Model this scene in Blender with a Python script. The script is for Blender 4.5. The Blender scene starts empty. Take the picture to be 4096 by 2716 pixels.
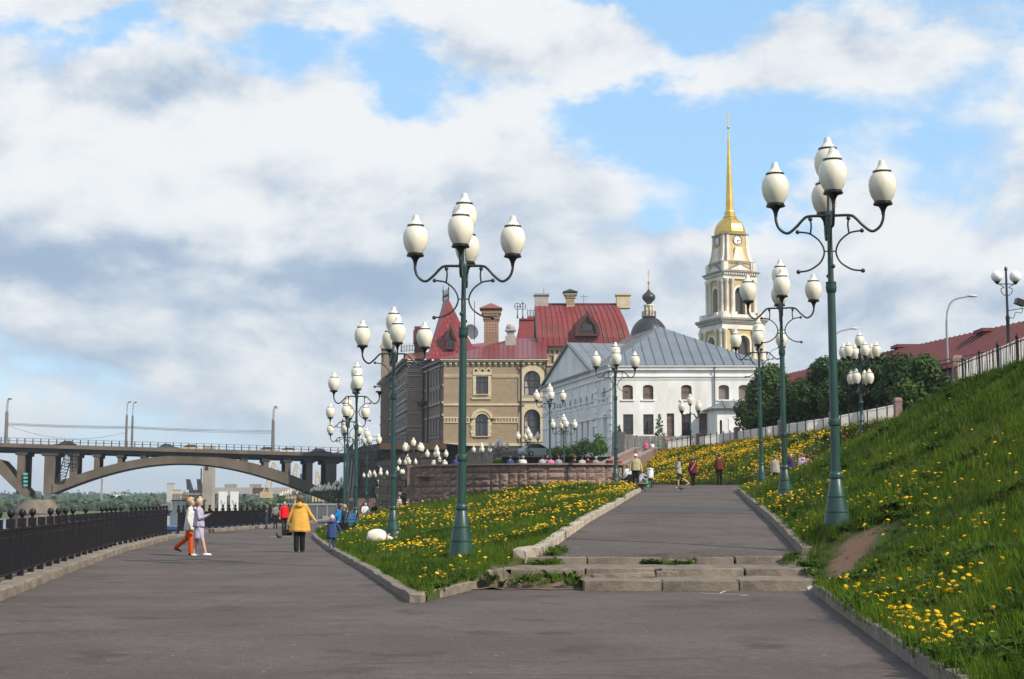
import bpy, bmesh, math, random
import numpy as np
from mathutils import Vector, Matrix, geometry as mgeo
random.seed(7); rng = np.random.default_rng(7)
SC = bpy.context.scene
COL = SC.collection
# ---------------------------------------------------------------- camera
LENS, PITCH, CAMZ = 52.0, math.atan(651/5916.0), 1.5
cam_d = bpy.data.cameras.new('camera'); cam = bpy.data.objects.new('camera', cam_d); COL.objects.link(cam)
cam_d.lens = LENS; cam_d.sensor_width = 36.0; cam_d.clip_start = 0.1; cam_d.clip_end = 9000
cam.location = (0, 0, CAMZ); cam.rotation_euler = (math.pi/2 + PITCH, 0, 0)
SC.camera = cam
# ---------------------------------------------------------------- world, sun, exposure
SUN_EL, SUN_AZ = math.radians(38), math.radians(128)      # azimuth clockwise from +Y: right and a little behind the camera
sun_dir = Vector((math.sin(SUN_AZ)*math.cos(SUN_EL), math.cos(SUN_AZ)*math.cos(SUN_EL), math.sin(SUN_EL)))
W = bpy.data.worlds.new('World'); SC.world = W; W.use_nodes = True; W.cycles.sampling_method = 'MANUAL'; W.cycles.sample_map_resolution = 512
nt = W.node_tree; N = nt.nodes; L = nt.links
for n in list(N): N.remove(n)
def nd(t, **kw):
    n = N.new(t)
    for k, v in kw.items(): setattr(n, k, v)
    return n
def mth(op, a, b=None, c=None, clamp=False):
    n = nd('ShaderNodeMath', operation=op); n.use_clamp = clamp
    for i, v in enumerate((a, b, c)):
        if v is None: continue
        if isinstance(v, (int, float)): n.inputs[i].default_value = v
        else: L.new(v, n.inputs[i])
    return n.outputs[0]
def mixc(f, a, b):
    n = nd('ShaderNodeMix', data_type='RGBA')
    for s, v in ((n.inputs[0], f), (n.inputs[6], a), (n.inputs[7], b)):
        if isinstance(v, (int, float)): s.default_value = v
        elif isinstance(v, tuple): s.default_value = (*v, 1)
        else: L.new(v, s)
    return n.outputs[2]
def sstep(x, lo, hi):
    n = nd('ShaderNodeMapRange', interpolation_type='SMOOTHSTEP')
    L.new(x, n.inputs[0]); n.inputs[1].default_value = lo; n.inputs[2].default_value = hi
    return n.outputs[0]
sky = nd('ShaderNodeTexSky', sky_type='NISHITA'); sky.sun_disc = False
sky.sun_elevation = SUN_EL; sky.sun_rotation = SUN_AZ; sky.air_density = 1.0; sky.dust_density = 0.7; sky.ozone_density = 2.2
tc = nd('ShaderNodeTexCoord')
sep = nd('ShaderNodeSeparateXYZ'); L.new(tc.outputs['Generated'], sep.inputs[0])
X, Y, Z = sep.outputs
zc = mth('ADD', mth('MAXIMUM', Z, 0.0), 0.075)
cu, cv = mth('DIVIDE', X, zc), mth('DIVIDE', Y, zc)
az = mth('ARCTAN2', X, Y)                          # azimuth in radians, 0 straight ahead
comb = nd('ShaderNodeCombineXYZ'); L.new(cu, comb.inputs[0]); L.new(cv, comb.inputs[1]); comb.inputs[2].default_value = 3.7
def noise(vec, scale, detail, rough, dist=0.0):
    n = nd('ShaderNodeTexNoise'); n.inputs['Scale'].default_value = scale; n.inputs['Detail'].default_value = detail
    n.inputs['Roughness'].default_value = rough; n.inputs['Distortion'].default_value = dist
    L.new(vec, n.inputs['Vector']); return n.outputs['Fac']
# direction-space noise (piled-up cumulus) plus a little of the flat-layer noise
comb2 = nd('ShaderNodeCombineXYZ'); L.new(az, comb2.inputs[0]); L.new(mth('MULTIPLY', Z, 1.75), comb2.inputs[1]); comb2.inputs[2].default_value = 1.3
big = noise(comb2.outputs[0], 4.2, 8, 0.58, 0.15)
pla = noise(comb.outputs[0], 0.45, 5, 0.5, 0.0)
nw = nd('ShaderNodeTexNoise'); nw.inputs['Scale'].default_value = 9.0; nw.inputs['Detail'].default_value = 5; nw.inputs['Roughness'].default_value = 0.6; L.new(comb2.outputs[0], nw.inputs['Vector'])
sw_ = nd('ShaderNodeSeparateColor'); L.new(nw.outputs['Color'], sw_.inputs[0])
azw = mth('ADD', az, mth('MULTIPLY', mth('SUBTRACT', sw_.outputs[0], 0.5), 0.16)); Zw = mth('ADD', Z, mth('MULTIPLY', mth('SUBTRACT', sw_.outputs[1], 0.5), 0.085))
def blob(a0, z0, sa, sz, amp):
    da = mth('DIVIDE', mth('SUBTRACT', azw, a0), sa); dz = mth('DIVIDE', mth('SUBTRACT', Zw, z0), sz)
    r2 = mth('ADD', mth('MULTIPLY', da, da), mth('MULTIPLY', dz, dz))
    return mth('MULTIPLY', mth('POWER', 2.71828, mth('MULTIPLY', r2, -1.0)), amp)
def pxb(x, y, sx, sy, amp):      # a cloud or gap given by where it stands in the sky (measured on the 2365 px wide photo)
    el = (1160-y)/3416.0; return (math.atan((x-1182)/3416.0), math.sin(el), sx/3416.0, sy/3416.0, amp)
dens = mth('ADD', mth('MULTIPLY', big, 1.0), mth('MULTIPLY', pla, 0.10))
for b in (pxb(1500, 350, 230, 110, -.21), pxb(1330, 280, 180, 60, -.10), pxb(1740, 430, 120, 90, -.15), pxb(1560, 500, 160, 50, -.12), pxb(640, 105, 230, 48, -.16), pxb(950, 190, 70, 120, -.13), pxb(200, 140, 260, 45, -.15), pxb(1490, 10, 90, 28, -.12), pxb(1800, 60, 60, 30, -.08), pxb(1750, 170, 380, 60, .10), pxb(1400, 130, 220, 50, .08),
          pxb(450, 430, 620, 170, .14), pxb(2050, 180, 420, 150, .13), pxb(1050, 60, 260, 60, .12), pxb(330, 60, 260, 60, .10), pxb(1250, 130, 260, 70, .08), pxb(900, 420, 330, 110, .06), pxb(1182, 800, 1500, 230, .10), pxb(2150, 560, 350, 90, .06)): dens = mth('ADD', dens, blob(*b))
cover = sstep(dens, 0.455, 0.585)
# lit tops, grey undersides: compare the density here with the density a little higher and towards the sun
comb3 = nd('ShaderNodeCombineXYZ'); L.new(mth('ADD', az, 0.012), comb3.inputs[0]); L.new(mth('MULTIPLY', mth('ADD', Z, 0.022), 1.75), comb3.inputs[1]); comb3.inputs[2].default_value = 1.3
up = noise(comb3.outputs[0], 4.2, 7, 0.56, 0.15)
lit = mth('ADD', mth('MULTIPLY', mth('SUBTRACT', big, up), 3.6), 0.70)
thick = sstep(dens, 0.60, 0.85)
lit = mth('SUBTRACT', lit, mth('MULTIPLY', thick, 0.16))
for b in (pxb(420, 340, 480, 110, .36), pxb(720, 400, 200, 90, .20), pxb(1080, 20, 200, 60, .30), pxb(1250, 120, 200, 60, .18), pxb(2050, 260, 300, 80, .15), pxb(560, 560, 60, 50, .25), pxb(580, 755, 60, 30, .25), pxb(400, 880, 60, 25, .2), pxb(1650, 590, 250, 40, .22),
          pxb(330, 625, 520, 45, -.48), pxb(230, 540, 330, 50, -.12), pxb(330, 90, 200, 70, -.24), pxb(380, 220, 170, 40, -.25), pxb(1000, 620, 300, 80, -.20), pxb(1450, 700, 900, 60, -.18), pxb(2150, 690, 300, 60, -.25), pxb(1182, 980, 1500, 110, -.10)): lit = mth('ADD', lit, blob(*b))
lit = sstep(lit, 0.0, 1.0)
cloud = mixc(lit, (0.285, 0.375, 0.50), (0.745, 0.755, 0.755))
SKY_STR = 0.15
skyc = nd('ShaderNodeMix', data_type='RGBA', blend_type='MULTIPLY'); skyc.inputs[0].default_value = 1.0
L.new(sky.outputs[0], skyc.inputs[6]); skyc.inputs[7].default_value = (SKY_STR, SKY_STR, SKY_STR, 1)
blue = mixc(0.55, skyc.outputs[2], (0.34, 0.62, 0.92))          # thin high haze brightens the blue
col = mixc(mth('MULTIPLY', cover, 0.95), blue, cloud)
col = mixc(mth('MULTIPLY', sstep(Z, 0.085, -0.01), 0.75), col, (0.50, 0.59, 0.69))
below = sstep(Z, -0.005, -0.05)
col = mixc(below, col, (0.20, 0.20, 0.20))
bg = nd('ShaderNodeBackground'); L.new(col, bg.inputs[0]); bg.inputs[1].default_value = 1.0
wo = nd('ShaderNodeOutputWorld'); L.new(bg.outputs[0], wo.inputs[0])
sd = bpy.data.lights.new('sun', 'SUN'); so = bpy.data.objects.new('sun', sd); COL.objects.link(so)
sd.energy = 4.3; sd.angle = math.radians(0.6); sd.color = (1.0, 0.90, 0.76)
so.rotation_euler = (-sun_dir).to_track_quat('-Z', 'Y').to_euler(); so.location = (40, -30, 60)
vs = SC.view_settings; vs.view_transform = 'Standard'; vs.look = 'None'; vs.exposure = 0.33; vs.gamma = 1.0; vs.use_curve_mapping = False
SC.cycles.use_denoising = True
SC.cycles.max_bounces = 6; SC.cycles.diffuse_bounces = 3; SC.cycles.glossy_bounces = 3; SC.cycles.transparent_max_bounces = 8
SC.cycles.volume_bounces = 0

# ---------------------------------------------------------------- measuring helpers (photo pixel 4096x2716 -> world)
FP = 4096*LENS/36.0
cp, sp_ = math.cos(PITCH), math.sin(PITCH)
def ray(px, py):
    u, v = (px-2048)/FP, (1358-py)/FP
    return Vector((u, cp - v*sp_, sp_ + v*cp))
def at(px, py, D):                 # point at world depth Y = D
    d = ray(px, py); return Vector((0, 0, CAMZ)) + d*(D/d.y)
def gnd(px, py, z=0.0):
    d = ray(px, py); return Vector((0, 0, CAMZ)) + d*((z-CAMZ)/d.z)
def onpl(px, py, o, d2):           # vertical plane through o (2d) along d2: returns (s, z)
    r = ray(px, py); n = (-d2[1], d2[0])
    t = (o[0]*n[0]+o[1]*n[1])/(r.x*n[0]+r.y*n[1])
    return ((r.x*t-o[0])*d2[0]+(r.y*t-o[1])*d2[1], CAMZ+r.z*t)

# ---------------------------------------------------------------- materials
MATS = {}
def mat(name, col, rough=0.7, var=0.12, scale=8.0, metal=0.0, bump=0.0, bscale=None, col2=None, spec=0.5, det=6, streak=None, island=0.0, trans=0.0, coords='Object'):
    if name in MATS: return MATS[name]
    m = bpy.data.materials.new(name); m.use_nodes = True; t = m.node_tree; b = t.nodes['Principled BSDF']
    b.inputs['Roughness'].default_value = rough; b.inputs['Metallic'].default_value = metal; b.inputs['Specular IOR Level'].default_value = spec
    c = Vector(col); c2 = Vector(col2) if col2 else c*(1-2*var)
    tcn = t.nodes.new('ShaderNodeTexCoord'); nz = t.nodes.new('ShaderNodeTexNoise'); nz.inputs['Scale'].default_value = scale; nz.inputs['Detail'].default_value = det
    nz.inputs['Roughness'].default_value = 0.65
    src = tcn.outputs[coords]
    if streak:
        mp = t.nodes.new('ShaderNodeMapping'); mp.inputs['Scale'].default_value = streak; t.links.new(src, mp.inputs[0]); src = mp.outputs[0]
    t.links.new(src, nz.inputs['Vector'])
    rp = t.nodes.new('ShaderNodeValToRGB'); rp.color_ramp.elements[0].position = 0.32; rp.color_ramp.elements[1].position = 0.68
    rp.color_ramp.elements[0].color = (*c2, 1); rp.color_ramp.elements[1].color = (*(c*(1+var*0.6)), 1)
    t.links.new(nz.outputs['Fac'], rp.inputs[0]); out = rp.outputs[0]
    if island > 0:
        g = t.nodes.new('ShaderNodeNewGeometry'); oi = t.nodes.new('ShaderNodeObjectInfo'); ad = t.nodes.new('ShaderNodeMath'); ad.operation = 'ADD'
        t.links.new(g.outputs['Random Per Island'], ad.inputs[0]); t.links.new(oi.outputs['Random'], ad.inputs[1])
        fr = t.nodes.new('ShaderNodeMath'); fr.operation = 'FRACT'; t.links.new(ad.outputs[0], fr.inputs[0])
        mr = t.nodes.new('ShaderNodeMapRange'); mr.inputs[3].default_value = 1-island; mr.inputs[4].default_value = 1+island; t.links.new(fr.outputs[0], mr.inputs[0])
        mx = t.nodes.new('ShaderNodeMix'); mx.data_type = 'RGBA'; mx.blend_type = 'MULTIPLY'; mx.inputs[0].default_value = 1
        t.links.new(out, mx.inputs[6]); t.links.new(mr.outputs[0], mx.inputs[7]); out = mx.outputs[2]
    t.links.new(out, b.inputs['Base Color'])
    if bump > 0:
        n2 = t.nodes.new('ShaderNodeTexNoise'); n2.inputs['Scale'].default_value = bscale or scale*6; n2.inputs['Detail'].default_value = 5
        t.links.new(src, n2.inputs['Vector']); bp = t.nodes.new('ShaderNodeBump'); bp.inputs['Strength'].default_value = bump; bp.inputs['Distance'].default_value = 0.02
        t.links.new(n2.outputs['Fac'], bp.inputs['Height']); t.links.new(bp.outputs[0], b.inputs['Normal'])
    if trans > 0:
        tr = t.nodes.new('ShaderNodeBsdfTranslucent'); t.links.new(out, tr.inputs[0]); ms = t.nodes.new('ShaderNodeMixShader'); ms.inputs[0].default_value = trans
        t.links.new(b.outputs[0], ms.inputs[1]); t.links.new(tr.outputs[0], ms.inputs[2]); t.links.new(ms.outputs[0], t.nodes['Material Output'].inputs[0])
    MATS[name] = m
    return m
def glassmat(name, col, rough=0.06):
    m = mat(name, col, rough, 0.25, 0.6, spec=0.8); return m

# ---------------------------------------------------------------- mesh builder
class MB:
    def __init__(s): s.v = []; s.f = []; s.m = []
    def add(s, vs, fs, mi=0):
        o = len(s.v); s.v += [tuple(p) for p in vs]; s.f += [tuple(i+o for i in f) for f in fs]; s.m += [mi]*len(fs); return s
    def box(s, x0, x1, y0, y1, z0, z1, mi=0, M=None):
        vs = [Vector((x, y, z)) for z in (z0, z1) for y in (y0, y1) for x in (x0, x1)]
        if M is not None: vs = [M @ p for p in vs]
        return s.add(vs, [(0, 2, 3, 1), (4, 5, 7, 6), (0, 1, 5, 4), (2, 6, 7, 3), (0, 4, 6, 2), (1, 3, 7, 5)], mi)
    def bar(s, p, q, w, h=None, mi=0, up=(0, 0, 1)):         # square bar from p to q
        p, q = Vector(p), Vector(q); d = (q-p).normalized(); h = h or w; u = Vector(up)
        if abs(d.dot(u)) > 0.97: u = Vector((1, 0, 0))
        a = d.cross(u).normalized()*w*0.5; b = a.cross(d).normalized()*h*0.5
        vs = [p-a-b, p+a-b, p+a+b, p-a+b, q-a-b, q+a-b, q+a+b, q-a+b]
        return s.add(vs, [(0, 1, 2, 3), (7, 6, 5, 4), (0, 4, 5, 1), (1, 5, 6, 2), (2, 6, 7, 3), (3, 7, 4, 0)], mi)
    def lathe(s, prof, n=16, c=(0, 0, 0), mi=0, cap=True, M=None, ph=0.0):     # prof: [(r,z)]
        vs = []; c = Vector(c)
        for r, z in prof:
            for k in range(n):
                a = ph+2*math.pi*k/n; p = Vector((r*math.cos(a), r*math.sin(a), z)); vs.append((M @ p if M is not None else p)+c)
        fs = []
        for i in range(len(prof)-1):
            for k in range(n): fs.append((i*n+k, i*n+(k+1) % n, (i+1)*n+(k+1) % n, (i+1)*n+k))
        if cap:
            if prof[0][0] > 1e-4: fs.append(tuple(range(n-1, -1, -1)))
            if prof[-1][0] > 1e-4: fs.append(tuple((len(prof)-1)*n+k for k in range(n)))
        return s.add(vs, fs, mi)
    def tube(s, pts, r, n=8, mi=0, cap=True):
        pts = [Vector(p) for p in pts]; rs = r if isinstance(r, (list, tuple)) else [r]*len(pts)
        vs = []; u = None
        for i, p in enumerate(pts):
            d = (pts[min(i+1, len(pts)-1)]-pts[max(i-1, 0)]).normalized()
            if u is None: u = d.orthogonal().normalized()
            else:
                u = (u-d*u.dot(d));
                u = u.normalized() if u.length > 1e-6 else d.orthogonal().normalized()
            w = d.cross(u)
            for k in range(n):
                a = 2*math.pi*k/n; vs.append(p+(u*math.cos(a)+w*math.sin(a))*rs[i])
        fs = []
        for i in range(len(pts)-1):
            for k in range(n): fs.append((i*n+k, i*n+(k+1) % n, (i+1)*n+(k+1) % n, (i+1)*n+k))
        if cap: fs.append(tuple(range(n-1, -1, -1))); fs.append(tuple((len(pts)-1)*n+k for k in range(n)))
        return s.add(vs, fs, mi)
    def ball(s, c, r, n=10, m=6, mi=0, sx=1, sy=1, sz=1):
        prof = [(max(r*math.sin(math.pi*i/m), 0.0), -r*math.cos(math.pi*i/m)) for i in range(m+1)]
        o = len(s.v); s.lathe(prof, n, (0, 0, 0), mi, False)
        for i in range(o, len(s.v)):
            p = s.v[i]; s.v[i] = (p[0]*sx+c[0], p[1]*sy+c[1], p[2]*sz+c[2])
        return s
    def prism(s, poly, M, depth, mi=0):    # 2d polygon in local (x,z) plane, extruded along +y by depth
        n = len(poly); a = [M @ Vector((x, 0, z)) for x, z in poly]; b = [M @ Vector((x, depth, z)) for x, z in poly]
        o = len(s.v)
        tri = mgeo.tessellate_polygon([[Vector((x, z, 0)) for x, z in poly]])
        fs = [tuple(t) for t in tri]+[tuple(i+n for i in reversed(t)) for t in tri]+[(i, (i+1) % n, n+(i+1) % n, n+i) for i in range(n)]
        return s.add(a+b, fs, mi)
    def loft(s, rings, mi=0, closed=True, cap=True):     # rings: list of lists of points (same count)
        n = len(rings[0]); vs = [p for r in rings for p in r]; fs = []
        for i in range(len(rings)-1):
            for k in range(n if closed else n-1): fs.append((i*n+k, i*n+(k+1) % n, (i+1)*n+(k+1) % n, (i+1)*n+k))
        if cap and closed: fs.append(tuple(range(n-1, -1, -1))); fs.append(tuple((len(rings)-1)*n+k for k in range(n)))
        return s.add(vs, fs, mi)
    def mesh(s, name, mats, smooth=None, fix=True):
        me = bpy.data.meshes.new(name); me.from_pydata([tuple(p) for p in s.v], [], s.f)
        for m in (mats if isinstance(mats, (list, tuple)) else [mats]): me.materials.append(m)
        me.polygons.foreach_set('material_index', s.m)
        if fix:
            bm = bmesh.new(); bm.from_mesh(me); bmesh.ops.recalc_face_normals(bm, faces=bm.faces)
            if smooth is not None:
                for f in bm.faces: f.smooth = True
                for e in bm.edges:
                    if len(e.link_faces) == 2 and e.calc_face_angle(0) > math.radians(smooth): e.smooth = False
            bm.to_mesh(me); bm.free()
        elif smooth is not None:
            me.polygons.foreach_set('use_smooth', [True]*len(me.polygons))
        return me
    def build(s, name, mats, parent=None, smooth=None, loc=None, fix=True):
        o = bpy.data.objects.new(name, s.mesh(name, mats, smooth, fix)); COL.objects.link(o)
        if parent is not None: o.parent = parent
        if loc is not None: o.location = loc
        return o
def tag(o, label=None, cat=None, group=None, kind=None):
    if label: o['label'] = label
    if cat: o['category'] = cat
    if group: o['group'] = group
    if kind: o['kind'] = kind
    return o
def empty(name, loc=(0, 0, 0), rz=0.0, label=None, cat=None, group=None):
    o = bpy.data.objects.new(name, None); COL.objects.link(o); o.location = loc; o.rotation_euler = (0, 0, rz); o.empty_display_size = 0.2
    return tag(o, label, cat, group)
CHILD = {}
def kids(o):
    return [c for c in bpy.data.objects if c.parent == o]
def tree_of(o):
    return (o, [tree_of(c) for c in kids(o)])
def copy_tree(t, parent=None):
    o, ch = t; c = o.copy(); COL.objects.link(c); c.parent = parent
    for k in ch: copy_tree(k, c)
    return c
def share(name, me, parent=None, loc=(0, 0, 0), rot=(0, 0, 0), scale=(1, 1, 1)):
    o = bpy.data.objects.new(name, me); COL.objects.link(o); o.location = loc; o.rotation_euler = rot; o.scale = scale
    if parent is not None: o.parent = parent
    return o
I4 = Matrix.Identity(4)
def interp(x, xs, ys): return float(np.interp(x, xs, ys))
# smooth value noise for placing things
_perm = rng.random((256, 256))
def vnoise(x, y, s=1.0):
    x = np.asarray(x)*s; y = np.asarray(y)*s
    xi = np.floor(x).astype(int); yi = np.floor(y).astype(int); xf = x-xi; yf = y-yi
    xf = xf*xf*(3-2*xf); yf = yf*yf*(3-2*yf); g = lambda a, b: _perm[a % 256, b % 256]
    return (g(xi, yi)*(1-xf)+g(xi+1, yi)*xf)*(1-yf)+(g(xi, yi+1)*(1-xf)+g(xi+1, yi+1)*xf)*yf
# ================================================================ GROUND
def asphalt_mat():
    m = bpy.data.materials.new('asphalt'); m.use_nodes = True; t = m.node_tree; b = t.nodes['Principled BSDF']; b.inputs['Roughness'].default_value = 0.86; b.inputs['Specular IOR Level'].default_value = 0.3
    tcn = t.nodes.new('ShaderNodeTexCoord'); P = tcn.outputs['Object']
    def nz(s, d, r=0.6):
        n = t.nodes.new('ShaderNodeTexNoise'); n.inputs['Scale'].default_value = s; n.inputs['Detail'].default_value = d; n.inputs['Roughness'].default_value = r; t.links.new(P, n.inputs[0]); return n.outputs[0]
    def mx(f, a, b2, bl='MIX'):
        n = t.nodes.new('ShaderNodeMix'); n.data_type = 'RGBA'; n.blend_type = bl
        for s, v in ((n.inputs[0], f), (n.inputs[6], a), (n.inputs[7], b2)):
            if isinstance(v, (int, float)): s.default_value = v
            elif isinstance(v, tuple): s.default_value = (*v, 1)
            else: t.links.new(v, s)
        return n.outputs[2]
    def rg(x, lo, hi):
        n = t.nodes.new('ShaderNodeMapRange'); n.interpolation_type = 'SMOOTHSTEP'; t.links.new(x, n.inputs[0]); n.inputs[1].default_value = lo; n.inputs[2].default_value = hi; return n.outputs[0]
    base = mx(rg(nz(0.35, 5), 0.35, 0.65), (0.076, 0.060, 0.054), (0.104, 0.084, 0.076))
    base = mx(rg(nz(1.7, 6, 0.7), 0.5, 0.75), base, (0.072, 0.057, 0.051))
    g = nz(38, 4, 0.8); base = mx(rg(g, 0.34, 0.66), mx(1.0, base, (0.60, 0.60, 0.60), 'MULTIPLY'), mx(1.0, base, (1.38, 1.38, 1.38), 'MULTIPLY'))
    g2 = nz(7, 5, 0.75); base = mx(rg(g2, 0.35, 0.68), mx(1.0, base, (0.82, 0.81, 0.80), 'MULTIPLY'), mx(1.0, base, (1.12, 1.12, 1.13), 'MULTIPLY'))
    st = nz(0.9, 3, 0.5); base = mx(rg(st, 0.56, 0.72), base, mx(1.0, base, (0.66, 0.61, 0.59), 'MULTIPLY'))
    sp = t.nodes.new('ShaderNodeTexVoronoi'); sp.inputs['Scale'].default_value = 2.6; t.links.new(P, sp.inputs[0])
    base = mx(rg(sp.outputs['Distance'], 0.055, 0.035), base, (0.26, 0.24, 0.22))                  # pale litter specks / chewing gum
    sp2 = t.nodes.new('ShaderNodeTexVoronoi'); sp2.inputs['Scale'].default_value = 1.9; t.links.new(P, sp2.inputs[0])
    base = mx(rg(sp2.outputs['Distance'], 0.06, 0.03), base, (0.04, 0.035, 0.032))
    # long hairline cracks, mostly across the walk
    mp = t.nodes.new('ShaderNodeMapping'); mp.inputs['Scale'].default_value = (0.05, 0.22, 1); t.links.new(P, mp.inputs[0])
    w = t.nodes.new('ShaderNodeTexVoronoi'); w.feature = 'DISTANCE_TO_EDGE'; w.inputs['Scale'].default_value = 1.0
    dz = t.nodes.new('ShaderNodeTexNoise'); dz.inputs['Scale'].default_value = 6; dz.inputs['Detail'].default_value = 4; t.links.new(mp.outputs[0], dz.inputs[0])
    va = t.nodes.new('ShaderNodeVectorMath'); va.operation = 'MULTIPLY_ADD'; t.links.new(dz.outputs['Color'], va.inputs[0]); va.inputs[1].default_value = (0.12, 0.12, 0); t.links.new(mp.outputs[0], va.inputs[2])
    t.links.new(va.outputs[0], w.inputs[0])
    cr = t.nodes.new('ShaderNodeMath'); cr.operation = 'MULTIPLY'; t.links.new(rg(w.outputs['Distance'], 0.010, 0.002), cr.inputs[0]); t.links.new(rg(nz(0.12, 2), 0.45, 0.6), cr.inputs[1])
    base = mx(cr.outputs[0], base, (0.055, 0.047, 0.042))
    t.links.new(base, b.inputs['Base Color'])
    bp = t.nodes.new('ShaderNodeBump'); bp.inputs['Strength'].default_value = 0.35; bp.inputs['Distance'].default_value = 0.012; t.links.new(g, bp.inputs['Height']); t.links.new(bp.outputs[0], b.inputs['Normal'])
    return m
M_ASPH = asphalt_mat()
M_ASPH2 = mat('dark_path_tone', (0.062, 0.052, 0.050), 0.85, 0.15, 3.0, bump=0.3, bscale=60)  # darker tone for the band across the upper path
M_CONC = mat('kerb_concrete', (0.215, 0.178, 0.138), 0.88, 0.22, 3.5, bump=0.5, bscale=30, col2=(0.12, 0.10, 0.078), island=0.14)
M_LIME = mat('pale_kerb_concrete', (0.40, 0.345, 0.27), 0.88, 0.22, 3.5, bump=0.5, bscale=30, col2=(0.25, 0.215, 0.17), island=0.14)
M_STEP = mat('step_concrete', (0.20, 0.162, 0.125), 0.88, 0.22, 2.6, bump=0.6, bscale=26, col2=(0.10, 0.082, 0.064), island=0.13)
M_SOIL = mat('bare_soil', (0.16, 0.105, 0.075), 0.95, 0.25, 5.0, bump=0.6, bscale=18)
def water_mat():
    m = mat('river_water', (0.055, 0.075, 0.085), 0.16, 0.2, 0.02, spec=0.6)
    t = m.node_tree; b = t.nodes['Principled BSDF']; tcn = t.nodes.new('ShaderNodeTexCoord'); n = t.nodes.new('ShaderNodeTexNoise'); mp = t.nodes.new('ShaderNodeMapping')
    mp.inputs['Scale'].default_value = (0.5, 0.5, 1); t.links.new(tcn.outputs['Object'], mp.inputs[0]); t.links.new(mp.outputs[0], n.inputs[0]); n.inputs['Scale'].default_value = 1.2; n.inputs['Detail'].default_value = 6
    bp = t.nodes.new('ShaderNodeBump'); bp.inputs['Strength'].default_value = 0.6; bp.inputs['Distance'].default_value = 0.5; t.links.new(n.outputs[0], bp.inputs['Height']); t.links.new(bp.outputs[0], b.inputs['Normal'])
    return m
def grass_ground_mat():
    m = mat('turf_soil', (0.060, 0.080, 0.022), 0.95, 0.3, 1.2, col2=(0.042, 0.042, 0.018), bump=0.8, bscale=22, spec=0.1)
    return m
M_TURF = grass_ground_mat()
TRACK = [(5.45, 25.8), (5.85, 26.7), (6.3, 27.9), (6.9, 29.3)]
def add_track(m, pts, w0):          # a trodden earth track: bare soil where feet have worn the turf away
    t = m.node_tree; b = t.nodes['Principled BSDF']; old = b.inputs['Base Color'].links[0].from_socket; tcn = t.nodes.new('ShaderNodeTexCoord'); best = None
    def vm(op, a, c=None):
        n = t.nodes.new('ShaderNodeVectorMath'); n.operation = op
        for i, v in enumerate((a, c)):
            if v is None: continue
            if isinstance(v, tuple): n.inputs[i].default_value = v
            else: t.links.new(v, n.inputs[i])
        return n
    def mt(op, a, c=None, cl=False):
        n = t.nodes.new('ShaderNodeMath'); n.operation = op; n.use_clamp = cl
        for i, v in enumerate((a, c)):
            if v is None: continue
            if isinstance(v, (int, float)): n.inputs[i].default_value = v
            else: t.links.new(v, n.inputs[i])
        return n.outputs[0]
    P = vm('MULTIPLY', tcn.outputs['Object'], (1, 1, 0)).outputs[0]
    for (ax, ay), (bx, by) in zip(pts[:-1], pts[1:]):
        d2 = (bx-ax)**2+(by-ay)**2; pa = vm('SUBTRACT', P, (ax, ay, 0)).outputs[0]; q = mt('DIVIDE', vm('DOT_PRODUCT', pa, (bx-ax, by-ay, 0)).outputs['Value'], d2, True)
        sc = t.nodes.new('ShaderNodeVectorMath'); sc.operation = 'SCALE'; sc.inputs[0].default_value = (bx-ax, by-ay, 0); t.links.new(q, sc.inputs['Scale']); L_ = vm('LENGTH', vm('SUBTRACT', pa, sc.outputs[0]).outputs[0]).outputs['Value']
        best = L_ if best is None else mt('MINIMUM', best, L_)
    n = t.nodes.new('ShaderNodeTexNoise'); n.inputs['Scale'].default_value = 3.0; n.inputs['Detail'].default_value = 6; t.links.new(tcn.outputs['Object'], n.inputs[0])
    dd = mt('ADD', best, mt('MULTIPLY', mt('SUBTRACT', n.outputs[0], .5), .7)); mr = t.nodes.new('ShaderNodeMapRange'); mr.interpolation_type = 'SMOOTHSTEP'; t.links.new(dd, mr.inputs[0]); mr.inputs[1].default_value = w0; mr.inputs[2].default_value = w0*.45
    n2 = t.nodes.new('ShaderNodeTexNoise'); n2.inputs['Scale'].default_value = 14; n2.inputs['Detail'].default_value = 6; t.links.new(tcn.outputs['Object'], n2.inputs[0])
    so = t.nodes.new('ShaderNodeMix'); so.data_type = 'RGBA'; t.links.new(n2.outputs[0], so.inputs[0]); so.inputs[6].default_value = (.085, .050, .033, 1); so.inputs[7].default_value = (.20, .125, .085, 1)
    mx = t.nodes.new('ShaderNodeMix'); mx.data_type = 'RGBA'; t.links.new(mr.outputs[0], mx.inputs[0]); t.links.new(old, mx.inputs[6]); t.links.new(so.outputs[2], mx.inputs[7]); t.links.new(mx.outputs[2], b.inputs['Base Color'])
add_track(M_TURF, TRACK, .44)

def sheet(name, rows, m, kind='structure', smooth=True, label=None):
    mb = MB(); n = len(rows[0]); mb.v = [tuple(p) for r in rows for p in r]
    for i in range(len(rows)-1):
        for k in range(n-1): mb.f.append((i*n+k, i*n+k+1, (i+1)*n+k+1, (i+1)*n+k)); mb.m.append(0)
    o = mb.build(name, m, None, None, fix=False)
    if smooth: o.data.polygons.foreach_set('use_smooth', [True]*len(o.data.polygons))
    return tag(o, label, None, None, kind)

ZW = -4.2
sheet('river', [[(x, y, ZW) for x in np.linspace(-4000, 600, 24)] for y in np.linspace(-300, 6000, 30)], water_mat(), smooth=False)
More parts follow.
